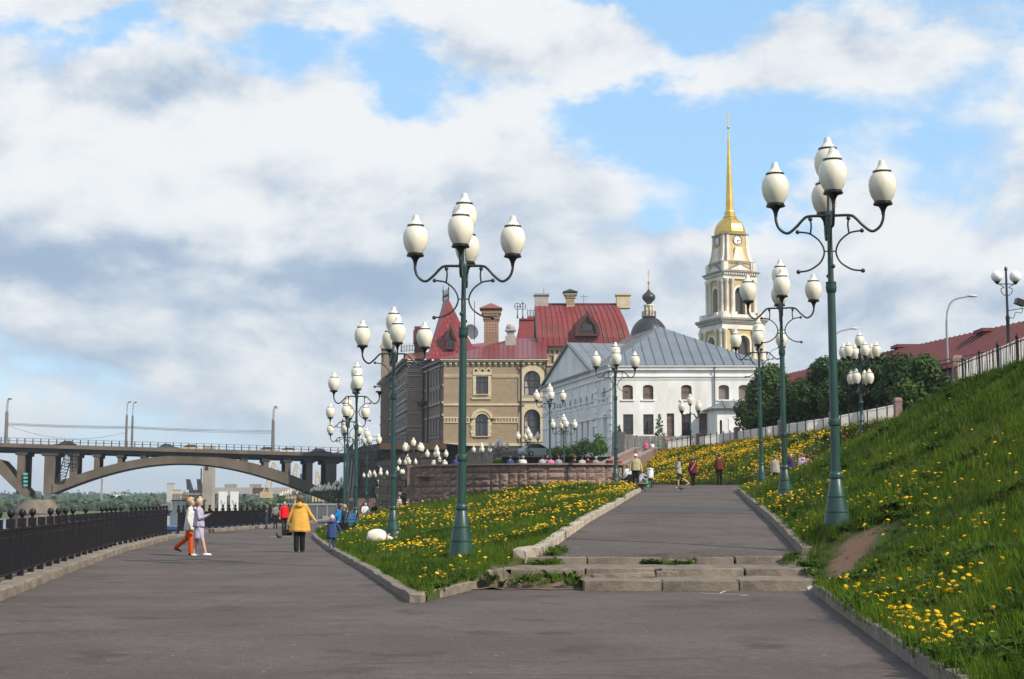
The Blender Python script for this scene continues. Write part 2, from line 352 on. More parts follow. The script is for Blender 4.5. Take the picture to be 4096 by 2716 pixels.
# promenade edge on the river side (kerb foot line)
EY = [-8, 0, 12, 22.4, 27.1, 34.2, 46, 60, 66, 74, 84, 94, 101, 112, 125, 150]
EX = [-5.6, -6.0, -6.7, -7.75, -8.6, -9.88, -11.9, -13.75, -14.6, -15.1, -14.7, -14.1, -14.0, -14.4, -15.2, -18.5]
def ex(y): return interp(y, EY, EX)
sheet('promenade', [[(ex(y)+(60-ex(y))*f, y, 0) for f in (0, .03, .06, .1, .15, .2, .3, .5, 1)] for y in list(np.arange(-8, 100, 2.0))+[105, 112, 125, 150, 190]], M_ASPH, smooth=False)
# quay: plinth under the railing and sheer stone wall into the river
mb = MB()
rings = []
for y in list(np.arange(-8, 64.1, 1.5)):
    x = ex(y); rings.append([(x, y, 0.0), (x-0.02, y, 0.13), (x-0.62, y, 0.14), (x-0.70, y, 0.05), (x-0.78, y, ZW-1)])
mb.loft(rings, closed=False)
rings = []
for y in list(np.arange(64.0, 150.1, 2.0)):
    x = ex(y); h = 0.13 if y > 66 else 0.02; rings.append([(x, y, 0.0), (x-0.02, y, h), (x-0.62, y, h+.01), (x-0.70, y, 0.0), (x-0.78, y, ZW-1)])
mb.loft(rings, closed=False)
quay = tag(mb.build('quay_wall', M_CONC, None, 40), kind='structure')
# coping slabs of the plinth, one by one, slightly uneven
def block(L, Wd, H, seed, jit=0.012, bev=0.02, seg=3):     # a worn stone block centred in x/y, base at z=0
    r = random.Random(seed); bm = bmesh.new(); bmesh.ops.create_cube(bm, size=1)
    bmesh.ops.scale(bm, vec=(L, Wd, H), verts=bm.verts); bmesh.ops.translate(bm, vec=(0, 0, H/2), verts=bm.verts)
    bmesh.ops.bevel(bm, geom=list(bm.edges), offset=bev, segments=1, affect='EDGES')
    if seg:
        es = [e for e in bm.edges if abs((e.verts[0].co-e.verts[1].co).x) > L*0.6]
        bmesh.ops.subdivide_edges(bm, edges=es, cuts=seg, use_grid_fill=True)
    for v in bm.verts: v.co += Vector((r.uniform(-jit, jit), r.uniform(-jit, jit), r.uniform(-jit, jit) if v.co.z > H*0.3 else 0))
    me = bpy.data.meshes.new('block'); bm.to_mesh(me); bm.free(); return me
def stones_along(parent, name, pts, length, wd, h, m, zoff=0.0, gap=0.02, var=6, tilt=0.012, sink=0.06, jit=0.012, bev=0.02):
    meshes = []
    for k in range(var):
        me = block(length-gap, wd, h+sink, k+hash(name) % 7, jit, bev); me.materials.append(m); meshes.append(me)
    pts = [Vector(p) for p in pts]; seg = [(pts[i+1]-pts[i]).length for i in range(len(pts)-1)]; tot = sum(seg); n = max(1, int(tot/length)); L = tot/n; out = []
    def pos(d):
        for i, s in enumerate(seg):
            if d <= s or i == len(seg)-1: return pts[i].lerp(pts[i+1], d/s)
            d -= s
    for k in range(n):
        a, b = pos(k*L), pos((k+1)*L); c = (a+b)/2; d = b-a
        o = share(name, random.choice(meshes), parent, (c.x, c.y, c.z+zoff-sink+random.uniform(-.01, .01)), (random.uniform(-tilt, tilt)*2, -math.atan2(d.z, d.xy.length)+random.uniform(-tilt, tilt), math.atan2(d.y, d.x)), (L/length, 1, 1))
        out.append(o)
    return out
# ------------------------------------------------------------- upper path
PY = [30.0, 41.5, 54.7, 66, 74, 80, 88, 100]; PZ = [0.41, 0.92, 1.37, 1.78, 2.05, 2.38, 2.50, 2.50]
def zp(y): return interp(y, PY, PZ)-(0.16*max(0, 1-(y-29.95)/.2) if y > 29.9 and y < 30.15 else 0)
def xl(y): return interp(y, [30, 74, 78, 86, 100], [0.50, 6.4, 6.0, 2.0, 2.0])
def xr(y): return interp(y, [30, 74, 76.5, 79, 85, 92, 105], [5.88, 11.2, 13.0, 17.0, 17.0, 12.2, 8])
sheet('upper_path', [[(xl(y)+(xr(y)-xl(y))*f, y, zp(y)+0.03*math.sin(f*3.1)) for f in np.linspace(0, 1, 9)] for y in [29.95, 30.05, 30.17, 30.5]+list(np.arange(31.1, 100.1, 1.0))], M_ASPH)
pts = [(1178, 2040), (3030, 2022), (3075, 2052), (2960, 2060), (2140, 2056)]
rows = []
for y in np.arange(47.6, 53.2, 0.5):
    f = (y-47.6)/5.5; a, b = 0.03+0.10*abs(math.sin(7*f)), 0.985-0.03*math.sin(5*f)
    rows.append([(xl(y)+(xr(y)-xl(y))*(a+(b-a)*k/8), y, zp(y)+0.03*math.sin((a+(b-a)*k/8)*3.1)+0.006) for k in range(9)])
sheet('asphalt_patch', rows, M_ASPH2)  # darker band across the path, a thin sheet just above its surface
# ------------------------------------------------------------- hillside on the right
def hxk(y):
    if y < 25.4: return interp(y, [-5, 8, 12.5, 17.1, 25.4], [2.6, 3.2, 3.56, 4.1, 5.1])+0.12
    if y < 74: return interp(y, [25.4, 30, 74], [5.25, 6.05, 11.35])
    return interp(y, [74, 76.5, 79, 85, 92, 105, 125, 145], [11.35, 13.0, 17.0, 17.0, 12.2, 8, 6, 5])
def hzk(y): return interp(y, [-5, 25.0, 27.4, 30.2], [0.10, 0.10, 0.28, zp(30.2)+0.1]) if y < 30.2 else zp(y)+0.10
def hxt(y): return interp(y, [-5, 20, 40, 47, 57, 65, 72, 80, 93, 133, 145], [15.5, 15.6, 15.9, 16.2, 16.9, 18.8, 20.3, 20.7, 19.8, 13.2, 12.5])
ZT = 5.85
def hprof(s): return (s**1.25)*(1-0.0*s)
def hill(x, y):
    a, b = hxk(y), hxt(y); s = (x-a)/(b-a)
    z0 = hzk(y)
    if s >= 1: return ZT
    s = max(s, 0); e = 1.25 if y < 72 else interp(y, [72, 84], [1.25, 0.9])
    z = z0+(ZT-z0)*s**e+.27*min(1, s/.05)*(1-s)*interp(y, [28.3, 30.6, 45, 66], [0, 1, .7, 0])
    w = min(1, s*6)*min(1, (1-s)*5)
    return z+w*(0.16*(float(vnoise(x, y, 0.35))-.5)+0.10*(float(vnoise(x+40, y, 1.1))-.5))
HY = list(np.arange(-4, 60, 0.6))+list(np.arange(60, 146, 1.0))
HS = list(np.linspace(0, 1, 33))
rows = []
for y in HY:
    a, b = hxk(y), hxt(y); r = [(a-0.05, y, hzk(y)-0.35)]
    for s in HS: x = a+(b-a)*s; r.append((x, y, hill(x, y)))
    r += [(b+2, y, ZT+0.02), (b+15, y, ZT+.05), (b+60, y, ZT+.1), (b+160, y, ZT+.1)]
    rows.append(r)
hillside = sheet('hillside', rows, M_TURF)
# upper terrace behind the hillside, up to the white building and beyond
sheet('terrace_ground', [[(x, y, ZT+0.03+0.012*(y-144)*min(1, max(0, (x-4)/8))) for x in (-1, 5, 12.0, 20, 60, 180)] for y in (144, 150, 165, 200, 300)], M_TURF)
# ------------------------------------------------------------- grass bank between the two walks
BY = [22.6, 32, 45.2, 58.8, 69, 80, 88]; BX = [-1.46, -3.04, -5.4, -7.65, -9.2, -10.0, -9.6]
def bxk(y): return interp(y, BY, BX)+0.13
def bxr(y): return (interp(y, [22.6, 26.8, 28.2, 30.0], [-1.30, -0.62, -0.25, 0.38]) if y < 30 else xl(y)-0.12)
def bzr(y): return interp(y, [22.6, 26.8, 29.0, 30.6], [0.12, 0.20, 0.34, zp(30.6)+0.10]) if y < 30.6 else zp(y)+0.10
def bank(x, y):
    a, b = bxk(y), bxr(y); s = min(1, max(0, (x-a)/(b-a))); e = interp(y, [30, 88], [1.6, 0.72])
    w = min(1, s*6)*min(1, (1-s)*6)
    return 0.10+(bzr(y)-0.10)*s**e+w*0.12*(float(vnoise(x, y, 0.6))-.5)
rows = []
for y in list(np.arange(22.7, 40, 0.4))+list(np.arange(40, 88.6, 0.8)):
    a, b = bxk(y), bxr(y); r = [(a, y, -0.05)]
    r += [(a+(b-a)*s, y, bank(a+(b-a)*s, y)) for s in np.linspace(0, 1, 21)]
    r.append((b, y, -0.05)); rows.append(r)
grass_bank = sheet('grass_bank', rows, M_TURF)
# ------------------------------------------------------------- kerbs, stone by stone
def sroot(name, label=None): return tag(empty(name), label, None, None, 'structure')
k1 = sroot('bank_kerb')
stones_along(k1, 'kerb_stone', [(interp(y, BY, BX), y, 0) for y in np.arange(22.6, 66, 1.0)], 1.0, 0.20, 0.13, M_CONC, tilt=0.015, jit=.008, bev=.012)
stones_along(k1, 'kerb_stone', [(-1.46, 22.5, 0), (-0.62, 26.6, 0)], 1.15, 0.2, 0.15, M_CONC, tilt=0.03)
k2 = sroot('path_kerb_left')
stones_along(k2, 'kerb_stone', [(xl(y)-0.05, y, zp(y)) for y in np.arange(30.6, 73.5, 0.9)], 1.05, 0.24, 0.17, M_LIME, tilt=0.022, jit=0.011, bev=.014)
for s in stones_along(k2, 'kerb_stone', [(0.12, 29.55, 0.28), (0.53, 30.6, 0.44)], 1.1, 0.26, 0.24, M_LIME, tilt=0.05, jit=0.03): s.rotation_euler.y += 0.12
k3 = sroot('path_kerb_right')
stones_along(k3, 'kerb_stone', [(xr(y)+0.07, y, zp(y)) for y in np.arange(30.2, 74.3, 1.0)], 1.1, 0.22, 0.19, M_CONC, tilt=0.015, jit=.008, bev=.012)
k4 = sroot('promenade_kerb')
stones_along(k4, 'kerb_stone', [(hxk(y)-0.06, y, 0.0) for y in np.arange(8, 25.6, 0.8)], 1.15, 0.20, 0.16, M_CONC, tilt=0.012, jit=.007, bev=.012)
k5 = sroot('river_kerb')
stones_along(k5, 'coping_stone', [(ex(y)-0.30, y, 0.02) for y in np.arange(12, 64, 1.0)], 1.35, 0.66, 0.15, M_CONC, tilt=0.006, sink=0.04, gap=0.03)
stones_along(k5, 'coping_stone', [(ex(y)-0.30, y, 0.02) for y in np.arange(67, 102, 1.5)], 1.8, 0.66, 0.15, M_CONC, tilt=0.006, sink=0.04, gap=0.03)
# ------------------------------------------------------------- worn steps: each concrete block an object
st = tag(empty('stairs', (3.0, 25.5, 0)), 'three worn concrete steps with a missing lower left block, leading up to the path', 'stairs')
def stepblock(x0, x1, y, z0, z1, dep=0.42, rz=0.0, rx=0.0, ry=0.0, seed=0):
    me = block(x1-x0-0.010, dep, z1-z0, seed, 0.007, 0.012, 6); me.materials.append(M_STEP)
    return share('step_block', me, st, ((x0+x1)/2-3.0, y+dep/2-25.5, z0), (rx, ry, rz))
stepblock(1.22, 2.55, 25.48, -.05, .175, seed=1); stepblock(2.56, 3.86, 25.47, -.05, .17, seed=2, rz=.004); stepblock(3.87, 5.12, 25.50, -.05, .18, seed=3, rz=-.006)
stepblock(-.02, 1.33, 27.22, 0.0, .29, .5, seed=4, rz=-.02, rx=.015); stepblock(1.36, 2.62, 27.5, .10, .29, .32, seed=5); stepblock(1.42, 2.56, 26.75, .15, .235, .24, seed=6, rz=.15, ry=-.03)
stepblock(2.60, 3.02, 27.0, .12, .26, .3, seed=7, rz=-.03); stepblock(2.74, 4.25, 27.34, .10, .29, .42, seed=8); stepblock(4.27, 5.52, 27.30, .10, .295, .42, seed=9, rz=-.008)
stepblock(.10, 1.48, 29.72, .2, .41, .40, seed=10, rx=.008); stepblock(1.50, 2.96, 29.72, .2, .405, .38, seed=11); stepblock(2.98, 3.70, 29.80, .2, .355, .3, seed=12, ry=.02); stepblock(3.66, 4.43, 29.76, .2, .405, .36, seed=13); stepblock(4.45, 5.92, 29.72, .2, .43, .40, seed=14, ry=-.004)
def fill(y0, y1, z0, z1, x0, x1, m): sheet('step_tread_fill', [[(x, y0+(y1-y0)*f, z0+(z1-z0)*f+.010*math.sin(7*x+9*f)) for x in np.linspace(x0, x1, 30)] for f in np.linspace(0, 1, 8)], m)
fill(25.85, 27.5, .155, .165, 1.2, 5.5, M_STEP); fill(27.6, 29.9, .268, .275, -.15, 5.9, M_STEP)
sheet('dug_out_soil', [[(-1.35+.2*i, 25.75+.18*j+.12*math.sin(i*1.7), 0.012+max(0, j-2)*0.05*(0.6+.4*math.sin(i*2.1+j))+(0.03 if i in (2, 5) else 0)) for i in range(15)] for j in range(10)], M_SOIL)
def loose(name, label, x, y, z, L, Wd, H, rot, seed, m=M_STEP):
    me = block(L, Wd, H, seed, 0.025, 0.03, 3); me.materials.append(m)
    return tag(share(name, me, None, (x, y, z), rot), label, 'rubble')
loose('broken_kerb_block', 'broken concrete block standing in weeds left of the steps', -.27, 26.35, -0.03, .34, .32, .36, (0.03, -0.05, 0.2), 31)
loose('broken_kerb_block', 'low broken kerb end lying where the bank kerb stops', -.72, 26.55, -0.04, .34, .3, .24, (0, .18, -.2), 33)
# ================================================================ STREET LAMPS
M_GREEN = mat('lamp_green_paint', (0.018, 0.062, 0.052), 0.38, 0.18, 2.5, bump=0.08, bscale=14, col2=(0.011, 0.034, 0.029), streak=(3, 3, 0.6), island=.14)
M_IRON = mat('lamp_black_iron', (0.016, 0.026, 0.024), 0.42, 0.2, 6)
M_CUP = mat('lamp_cup_black', (0.010, 0.010, 0.012), 0.32, 0.2, 6)
M_GLOBE = mat('lamp_opal_glass', (0.72, 0.69, 0.575), 0.30, 0.05, 2.2, col2=(0.60, 0.55, 0.43), spec=0.45, streak=(2.2, 2.2, .8), island=.05)
M_CAP = mat('lamp_cap_white', (0.70, 0.68, 0.60), 0.5, 0.06, 5)
M_RUST = mat('rusty_base', (0.060, 0.030, 0.020), 0.8, 0.3, 5, col2=(0.03, 0.05, 0.04))
GL_BODY = [(0.150, 0.0), (0.185, 0.05), (0.235, 0.14), (0.268, 0.25), (0.278, 0.35), (0.268, 0.45), (0.235, 0.535), (0.195, 0.585), (0.178, 0.60)]
GL_BAND = [(0.176, 0.598), (0.186, 0.602), (0.186, 0.632), (0.172, 0.636)]
GL_CAP = [(0.170, 0.634), (0.150, 0.665), (0.115, 0.70), (0.088, 0.745), (0.080, 0.775), (0.078, 0.80), (0.066, 0.81), (0.064, 0.84), (0.055, 0.862), (0.0, 0.868)]
GL_CUP = [(0.035, -0.26), (0.040, -0.20), (0.055, -0.15), (0.085, -0.095), (0.135, -0.062), (0.192, -0.052), (0.196, -0.03), (0.178, -0.022), (0.178, 0.012), (0.150, 0.014)]
ME_BODY = MB().lathe(GL_BODY, 24).mesh('globe', M_GLOBE, 50)
mbx = MB().lathe(GL_BAND, 24)
for k in range(20):
    a = 2*math.pi*k/20; mbx.box(-.011, .011, -.008, .008, .628, .645, 0, Matrix.Rotation(a, 4, 'Z') @ Matrix.Translation((.176, 0, 0)))
ME_BAND = mbx.mesh('band', M_CUP, 40)
ME_CAP = MB().lathe(GL_CAP, 20).mesh('cap', M_CAP, 40); ME_CUP = MB().lathe(GL_CUP, 20).mesh('cup', M_CUP, 40)
def arc(pts, n=5):     # Catmull-Rom through points
    P = [Vector(p) for p in pts]; P = [2*P[0]-P[1]]+P+[2*P[-1]-P[-2]]; out = []
    for i in range(1, len(P)-2):
        for k in range(n):
            t = k/n; a, b, c, d = P[i-1], P[i], P[i+1], P[i+2]
            out.append(0.5*((2*b)+(c-a)*t+(2*a-5*b+4*c-d)*t*t+(3*b-a-3*c+d)*t**3))
    out.append(P[-2]); return out
def arm_parts(mb, R=1.07, z0=6.37, drop=0.34, up=0.13, scroll=True, n=7, mi=0, M=I4):
    main = arc([(0.04, 0, z0), (0.40, 0, z0), (0.52, 0, z0-.06), (0.66, 0, z0-drop*.62), (0.84, 0, z0-drop), (1.00, 0, z0-drop*.72), (R, 0, z0-drop*.2), (R, 0, z0+up)], 4)
    mb.tube([M @ Vector((p.x*R/1.07, p.y, p.z)) for p in main], 0.030, n, mi)
    if scroll:
        sc = arc([(0.64, 0, z0-.32), (0.50, 0, z0-.335), (0.38, 0, z0-.37), (0.20, 0, z0-.52), (0.115, 0, z0-.73), (0.18, 0, z0-.93), (0.315, 0, z0-1.05), (0.46, 0, z0-1.12), (0.64, 0, z0-1.14)], 3)
        mb.tube([M @ p for p in sc], 0.019, n, mi)
        mb.tube([M @ p for p in arc([(0.38, 0, z0-.07), (0.365, 0, z0-.20), (0.385, 0, z0-.36)], 3)], 0.019, n, mi)
        mb.tube([M @ Vector((0.03, 0, z0-.73)), M @ Vector((0.115, 0, z0-.73))], 0.014, 6, mi)
        for x, z in ((0.64, z0-.32), (0.64, z0-1.14), (0.38, z0-.06)): mb.ball(M @ Vector((x, 0, z)), 0.045, 8, 6, mi)
    return mb
def pole_prof(low=True):
    return [(0.285, -0.25), (0.285, 0.0), (0.262, 0.16), (0.232, 0.38), (0.24, 0.385), (0.24, 0.41), (0.225, 0.415), (0.185, 0.68), (0.193, 0.685), (0.193, 0.71), (0.178, 0.715), (0.122, 1.02), (0.105, 1.05),
            (0.128, 1.07), (0.132, 1.13), (0.120, 1.17), (0.098, 1.19), (0.094, 2.10), (0.118, 2.12), (0.128, 2.18), (0.118, 2.24), (0.088, 2.26), (0.080, 4.78), (0.088, 4.79), (0.105, 4.84), (0.112, 4.90), (0.102, 4.96), (0.108, 4.98), (0.108, 5.01), (0.060, 5.02), (0.048, 6.2), (0.075, 6.28), (0.075, 6.44), (0.045, 6.5), (0.038, 7.05)]
ME_POLE = MB().lathe(pole_prof(), 20).mesh('pole', M_GREEN, 35)
ME_ARM = arm_parts(MB()).mesh('arm', M_IRON, 60)
def globe_at(parent, x, y, z, miss=False):
    if not miss:
        g = share('globe', ME_BODY, parent, (x, y, z)); share('band', ME_BAND, g); share('cap', ME_CAP, g)
    else:
        g = MB().tube([(0, 0, -0.03), (0, 0, .12), (.02, .01, .25)], .018, 6).build('bulb_holder', M_CAP, parent, loc=(x, y, z))
    share('cup', ME_CUP, g)
    return g
def lamp(x, y, z, rz, label, group, miss=-1, scale=1.0):
    e = empty('street_lamp', (x, y, z), rz, label, 'street lamp', group); e.scale = (scale,)*3; e.rotation_euler.x = random.uniform(-.006, .006); e.rotation_euler.y = random.uniform(-.006, .006)
    share('pole', ME_POLE, e)
    for k in range(4):
        a = math.pi/2*k; share('arm', ME_ARM, e, (0, 0, 0), (0, 0, a)); globe_at(e, 1.07*math.cos(a), 1.07*math.sin(a), 6.62+.01*k, miss == k)
    globe_at(e, 0, 0, 7.13)
    return e
# low-part version for lamps too far off to show their pieces
def far_mesh(rings, H=8.0, cone=True, sc=1.0, n=10, top=True):
    mb = MB(); pr = [(r, z) for r, z in pole_prof() if z < H-1.0]
    mb.lathe(pr+[(0.04, H-0.95)], 10, mi=0)
    def glb(x, y, z): 
        for prof, mi in ((GL_BODY[::2]+[GL_BODY[-1]], 1), (GL_CAP[::3]+[GL_CAP[-1]], 1), (GL_BAND, 2), (GL_CUP[::2]+[GL_CUP[-1]], 2)): mb.lathe(prof, n, (x, y, z), mi)
    if top: glb(0, 0, H-0.87)
    for (zr, k, R, ph, scr) in rings:
        for i in range(k):
            a = ph+2*math.pi*i/k; M = Matrix.Rotation(a, 4, 'Z'); arm_parts(mb, R, zr, .34, .13, scr, 5, 3, M); glb(R*math.cos(a), R*math.sin(a), zr+.25)
    return mb.mesh('far_lamp', [M_GREEN, M_GLOBE, M_CUP, M_IRON], 50)
FAR_A = far_mesh([(6.37, 4, 1.07, 0, True)])
FAR_B = far_mesh([(6.30, 4, 0.98, 0.35, False)])
FAR_C = far_mesh([(4.55, 6, 0.95, 0.3, False), (3.0, 4, 0.55, 0.6, False)], 6.3)
def flamp(me, px, ptop, D, zb, label, group, rz=0.0, H=8.0):
    p = at(px, ptop, D); s = (p.z-zb)/H
    return tag(share('street_lamp', me, None, (p.x, D, zb), (0, 0, rz), (s,)*3), label, 'street lamp', group)
GRPL = 'green lamps along the lower promenade'; GRPR = 'green lamps along the upper path'
def lamp_px(px, ptop, D, label, group, zg, rz, miss=-1, H=8.0):
    p = at(px, ptop, D); rz = rz-math.atan2(p.x, D); return lamp(p.x, D, zg, rz, label, group, miss, (p.z-zg)/H)
p = at(1850, 771, 32.6); lamp_px(1850, 771, 32.6, 'tall green five globe lamp in the grass bank nearest the steps', GRPL, bank(-1.1, 32.6)-.05, -0.07)
lamp_px(1580, 1227, 49.2, 'five globe green lamp beside the fallen globe on the grass', GRPL, bank(-3.94, 49.2)-.03, 0.12)
lamp_px(1429, 1448, 69.0, 'five globe lamp behind the bench with one globe missing', GRPL, 0.1, 0.03, miss=0)
lamp_px(1393, 1580, 90.5, 'five globe lamp third behind the bench on the promenade', GRPL, 0.0, -0.1)
lamp_px(1382, 1663, 112.0, 'five globe lamp farthest in the left promenade row', GRPL, 0.0, 0.05)
_l = lamp_px(3312, 548, 30.9, 'tall green lamp with rusty cone base by the bare soil track', GRPR, hill(6.7, 30.9)-.05, 0.08)
MB().lathe([(.288, -.2), (.2885, .02), (.276, .10), (.270, .13), (.262, .165)], 20).build('rusty_foot', M_RUST, _l, 40)
lamp_px(3123, 1039, 49.2, 'green lamp on the hillside, second from the steps', GRPR, hill(9.0, 49.2)-.05, 0.04)
lamp_px(3035, 1273, 69.5, 'green lamp standing right of the path crest', GRPR, hill(11.6, 69.5)-.05, -0.02)
lamp_px(2459, 1368, 82.4, 'green lamp at the right end of the granite wall', GRPR, 2.30, 0.05)
lamp_px(2199, 1533, 114.0, 'green lamp standing behind the middle of the granite wall', 'lamps behind the granite wall', 3.0, 0.1)
lamp_px(2255, 1655, 133.0, 'green lamp close before the white facade shaded side', 'lamps behind the granite wall', 1.9, 0.2)
G2 = 'distant lamps before the museum'
flamp(FAR_A, 2112, 1706, 158, 1.5, 'distant lamp before the arched windows of the museum', G2, .2)
flamp(FAR_A, 1994, 1746, 176, 1.5, 'small distant lamp below the museum left of the parked car', G2, .3)
flamp(FAR_A, 1927, 1768, 190, 1.5, 'small distant lamp below the museum square window', G2, .1)
flamp(FAR_B, 2760, 1574, 124, 2.45, 'lamp with four low globes in front of the boarded white building', 'lamps before the white building', 0.35)
e = flamp(FAR_C, 3437, 1326, 84, 5.0, 'lamp with two tiers of globes by the white picket fence', 'lamps by the picket fence', 0.3, H=6.3)
G3 = 'distant lamps below the dark stone bastion'
for px, pt, D, lb in [(1468, 1711, 135, 'lamp standing before the left corner of the dark bastion'), (1654, 1749, 146, 'lamp left of the granite wall end, before the bastion'), (1747, 1779, 168, 'lamp rising over the left end of the granite wall'),
                      (1630, 1816, 178, 'small lamp low before the bastion, next to the bent over person'), (1758, 1823, 184, 'lowest lamp over the left end of the granite wall'), (1523, 1868, 186, 'tiny lamp before the bastion above the seated people'), (1479, 1879, 187, 'tiny lamp nearest the bastion left corner'), (1592, 1862, 185, 'tiny lamp in the middle of the dark bastion')]:
    D = min(D, 187); zb = 0.0; flamp(FAR_A, px, pt, D, zb, lb, G3, random.uniform(0, .8))
# row of small lamps on the far lower quay
for i in range(17):
    f = i/16; px = 1335-205*f**0.85; D = 205+95*f; pt = 1928+34*f+random.uniform(-4, 4)
    flamp(FAR_B, px, pt, D, -1.6, 'tiny white globe lamp in the row on the far quay under the bridge', 'tiny lamps on the far quay', random.uniform(0, 1), H=8.0)
for px, pt, D in ((1365, 1906, 215), (1352, 1922, 222)): flamp(FAR_B, px, pt, D, -1.5, 'tiny white globe lamp in the row on the far quay under the bridge', 'tiny lamps on the far quay', .3)
# fallen globe on the grass
gp = at(1505, 2190, 46.5); fz = bank(gp.x, 46.5)
fg = empty('fallen_lamp_globe', (gp.x-.18, 46.5, fz+.27), 0, 'cream lamp globe lying on its side in the grass', 'lamp globe'); fg.rotation_euler = (0, math.radians(98), 0.25)
b_ = share('globe', ME_BODY, fg, (0, 0, -.1)); share('band', ME_BAND, fg, (0, 0, -.1)); share('cap', ME_CAP, fg, (0, 0, -.1)); fg.scale = (.94,)*3

# ================================================================ RAILINGS
M_RAIL = mat('railing_black_paint', (0.0075, 0.0065, 0.0095), 0.5, 0.25, 4, col2=(0.014, 0.012, 0.014), spec=.25)
ME_POST = MB().box(-.032, .032, -.032, .032, -.02, .99).box(-.07, .07, -.07, .07, .88, 1.04).box(-.055, .055, -.055, .055, -.03, .10).mesh('post', M_RAIL)
ME_BALL = MB().lathe([(0.028, 0.0), (0.028, .03), (0.05, .05), (0.068, .09), (0.068, .115), (0.05, .155), (0, .178)], 12).mesh('ball', M_RAIL, 40)
def railing(name, label, ys, missing, off=-0.34):
    P = [Vector((ex(y)+off, y, 0.17)) for y in ys]
    e = empty(name, P[0], 0, label, 'railing'); base = P[0]; stuff = MB(); rail = MB()
    for i, p in enumerate(P):
        d = (P[min(i+1, len(P)-1)]-P[max(i-1, 0)]); o = share('post', ME_POST, e, p-base, (0, 0, math.atan2(d.y, d.x)))
        if i not in missing: share('ball', ME_BALL, o, (0, 0, 1.04))
        if i < len(P)-1:
            q = P[i+1]; a, b = p-base, q-base
            rr = MB()
            for z in (.10, .86): rr.bar(a+Vector((0, 0, z)), b+Vector((0, 0, z)), .05, .04)
            rr.bar(a+Vector((0, 0, .72)), b+Vector((0, 0, .72)), .025, .02); rr.build('rail', M_RAIL, e)
            n = max(2, int((q-p).length/0.085))
            for k in range(1, n):
                c = a.lerp(b, k/n); stuff.bar(c+Vector((0, 0, .10)), c+Vector((0, 0, .86)), .022, .022)
    tag(stuff.build('balusters', M_RAIL, e, fix=False), kind='stuff')
    return e
ys = list(np.arange(14.0, 62.6, 1.33))
railing('river_railing', 'black iron railing with ball tops curving along the river on the left', ys, {5, 12, 17, 19, 20, 26})
ys2 = list(np.arange(67.0, 103, 1.45))
railing('river_railing', 'black railing beyond the opening, behind the walking women', ys2, {7, 13})
# white picket fences on the hill
M_WHITE = mat('white_fence_paint', (0.76, 0.74, 0.69), 0.55, 0.12, 6, col2=(0.60, 0.56, 0.50))
M_PINK = mat('pink_granite', (0.235, 0.150, 0.128), 0.75, 0.2, 12, bump=0.5, bscale=25, col2=(0.14, 0.095, 0.085))
ME_BPOST = MB().box(-.035, .035, -.035, .035, -.2, 1.06).lathe([(.05, 1.05), (.06, 1.09), (.05, 1.13), (.02, 1.15), (.03, 1.17), (0.0, 1.22)], 8).mesh('post', M_RAIL)
def pillar_mesh(h, w):
    mb = MB(); mb.lathe([(w*.74, -.4), (w*.72, h*.28), (w*.64, h*.30), (w*.63, h*.80), (w*.70, h*.82), (w*.70, h*.90), (w*.58, h*.97), (w*.3, h)], 4, ph=math.pi/4); return mb.mesh('granite_pillar', M_PINK, None)
ME_PIL = pillar_mesh(1.35, .42)
def picket(mb, p, h, M=None): 
    mb.bar(p+Vector((0, 0, .10)), p+Vector((0, 0, .10+h)), .045, .02)
def pfence(name, label, posts, pillars, single):
    e = empty(name, posts[0], 0, label, 'fence'); b = Vector(posts[0])
    pk = MB().box(-.028, .028, -.012, .012, .08, 1.0).mesh('picket', M_WHITE)
    for i, p in enumerate(posts):
        p = Vector(p); d = Vector(posts[min(i+1, len(posts)-1)])-Vector(posts[max(i-1, 0)]); rz = math.atan2(d.y, d.x)
        if i in pillars: share('granite_pillar', ME_PIL, e, p-b, (0, 0, rz))
        else: share('post', ME_BPOST, e, p-b, (0, 0, rz))
        if i == len(posts)-1: break
        q = Vector(posts[i+1]); r = MB()
        for z in (.16, .92): r.bar(p-b+Vector((0, 0, z)), q-b+Vector((0, 0, z)), .03, .04)
        r.build('rail', M_RAIL if single else M_WHITE, e)
        n = int((q-p).length/(.24 if single else .13)); mb = MB()
        for k in range(1, n):
            c = p.lerp(q, k/n)-b
            if single: share('picket', pk, e, c+Vector((0, 0, .0)), (random.uniform(-.03, .03), random.uniform(-.02, .02), rz+random.uniform(-.3, .3)))
            else: mb.box(-.034, .034, -.012, .012, .08, 1.0, 0, Matrix.Translation(c) @ Matrix.Rotation(rz, 4, 'Z'))
        if not single: tag(mb.build('pickets', M_WHITE, e), kind='stuff')
    return e
def hp(y, off=.35): x = hxt(y)+off; return (x, y, ZT-.02)
ysb = []; pil = set()
marks = [80.5, 93, 102.3, 112, 122, 131.6]
for i in range(5):
    n = 7 if i == 0 else 6
    for k in range(n):
        if k == 0: pil.add(len(ysb))
        ysb.append(marks[i]+(marks[i+1]-marks[i])*k/n)
pil.add(len(ysb)); ysb.append(marks[-1])
pfence('picket_fence', 'white picket fence with black posts and pink granite pillars along the yellow slope', [hp(y) for y in ysb], pil, False)
pfence('picket_fence', 'nearer white picket fence at the top of the hill on the right edge', [hp(y) for y in (57.2, 56.2, 53.6, 51.0, 48.5, 46.0, 43.5, 41)], {0}, True)
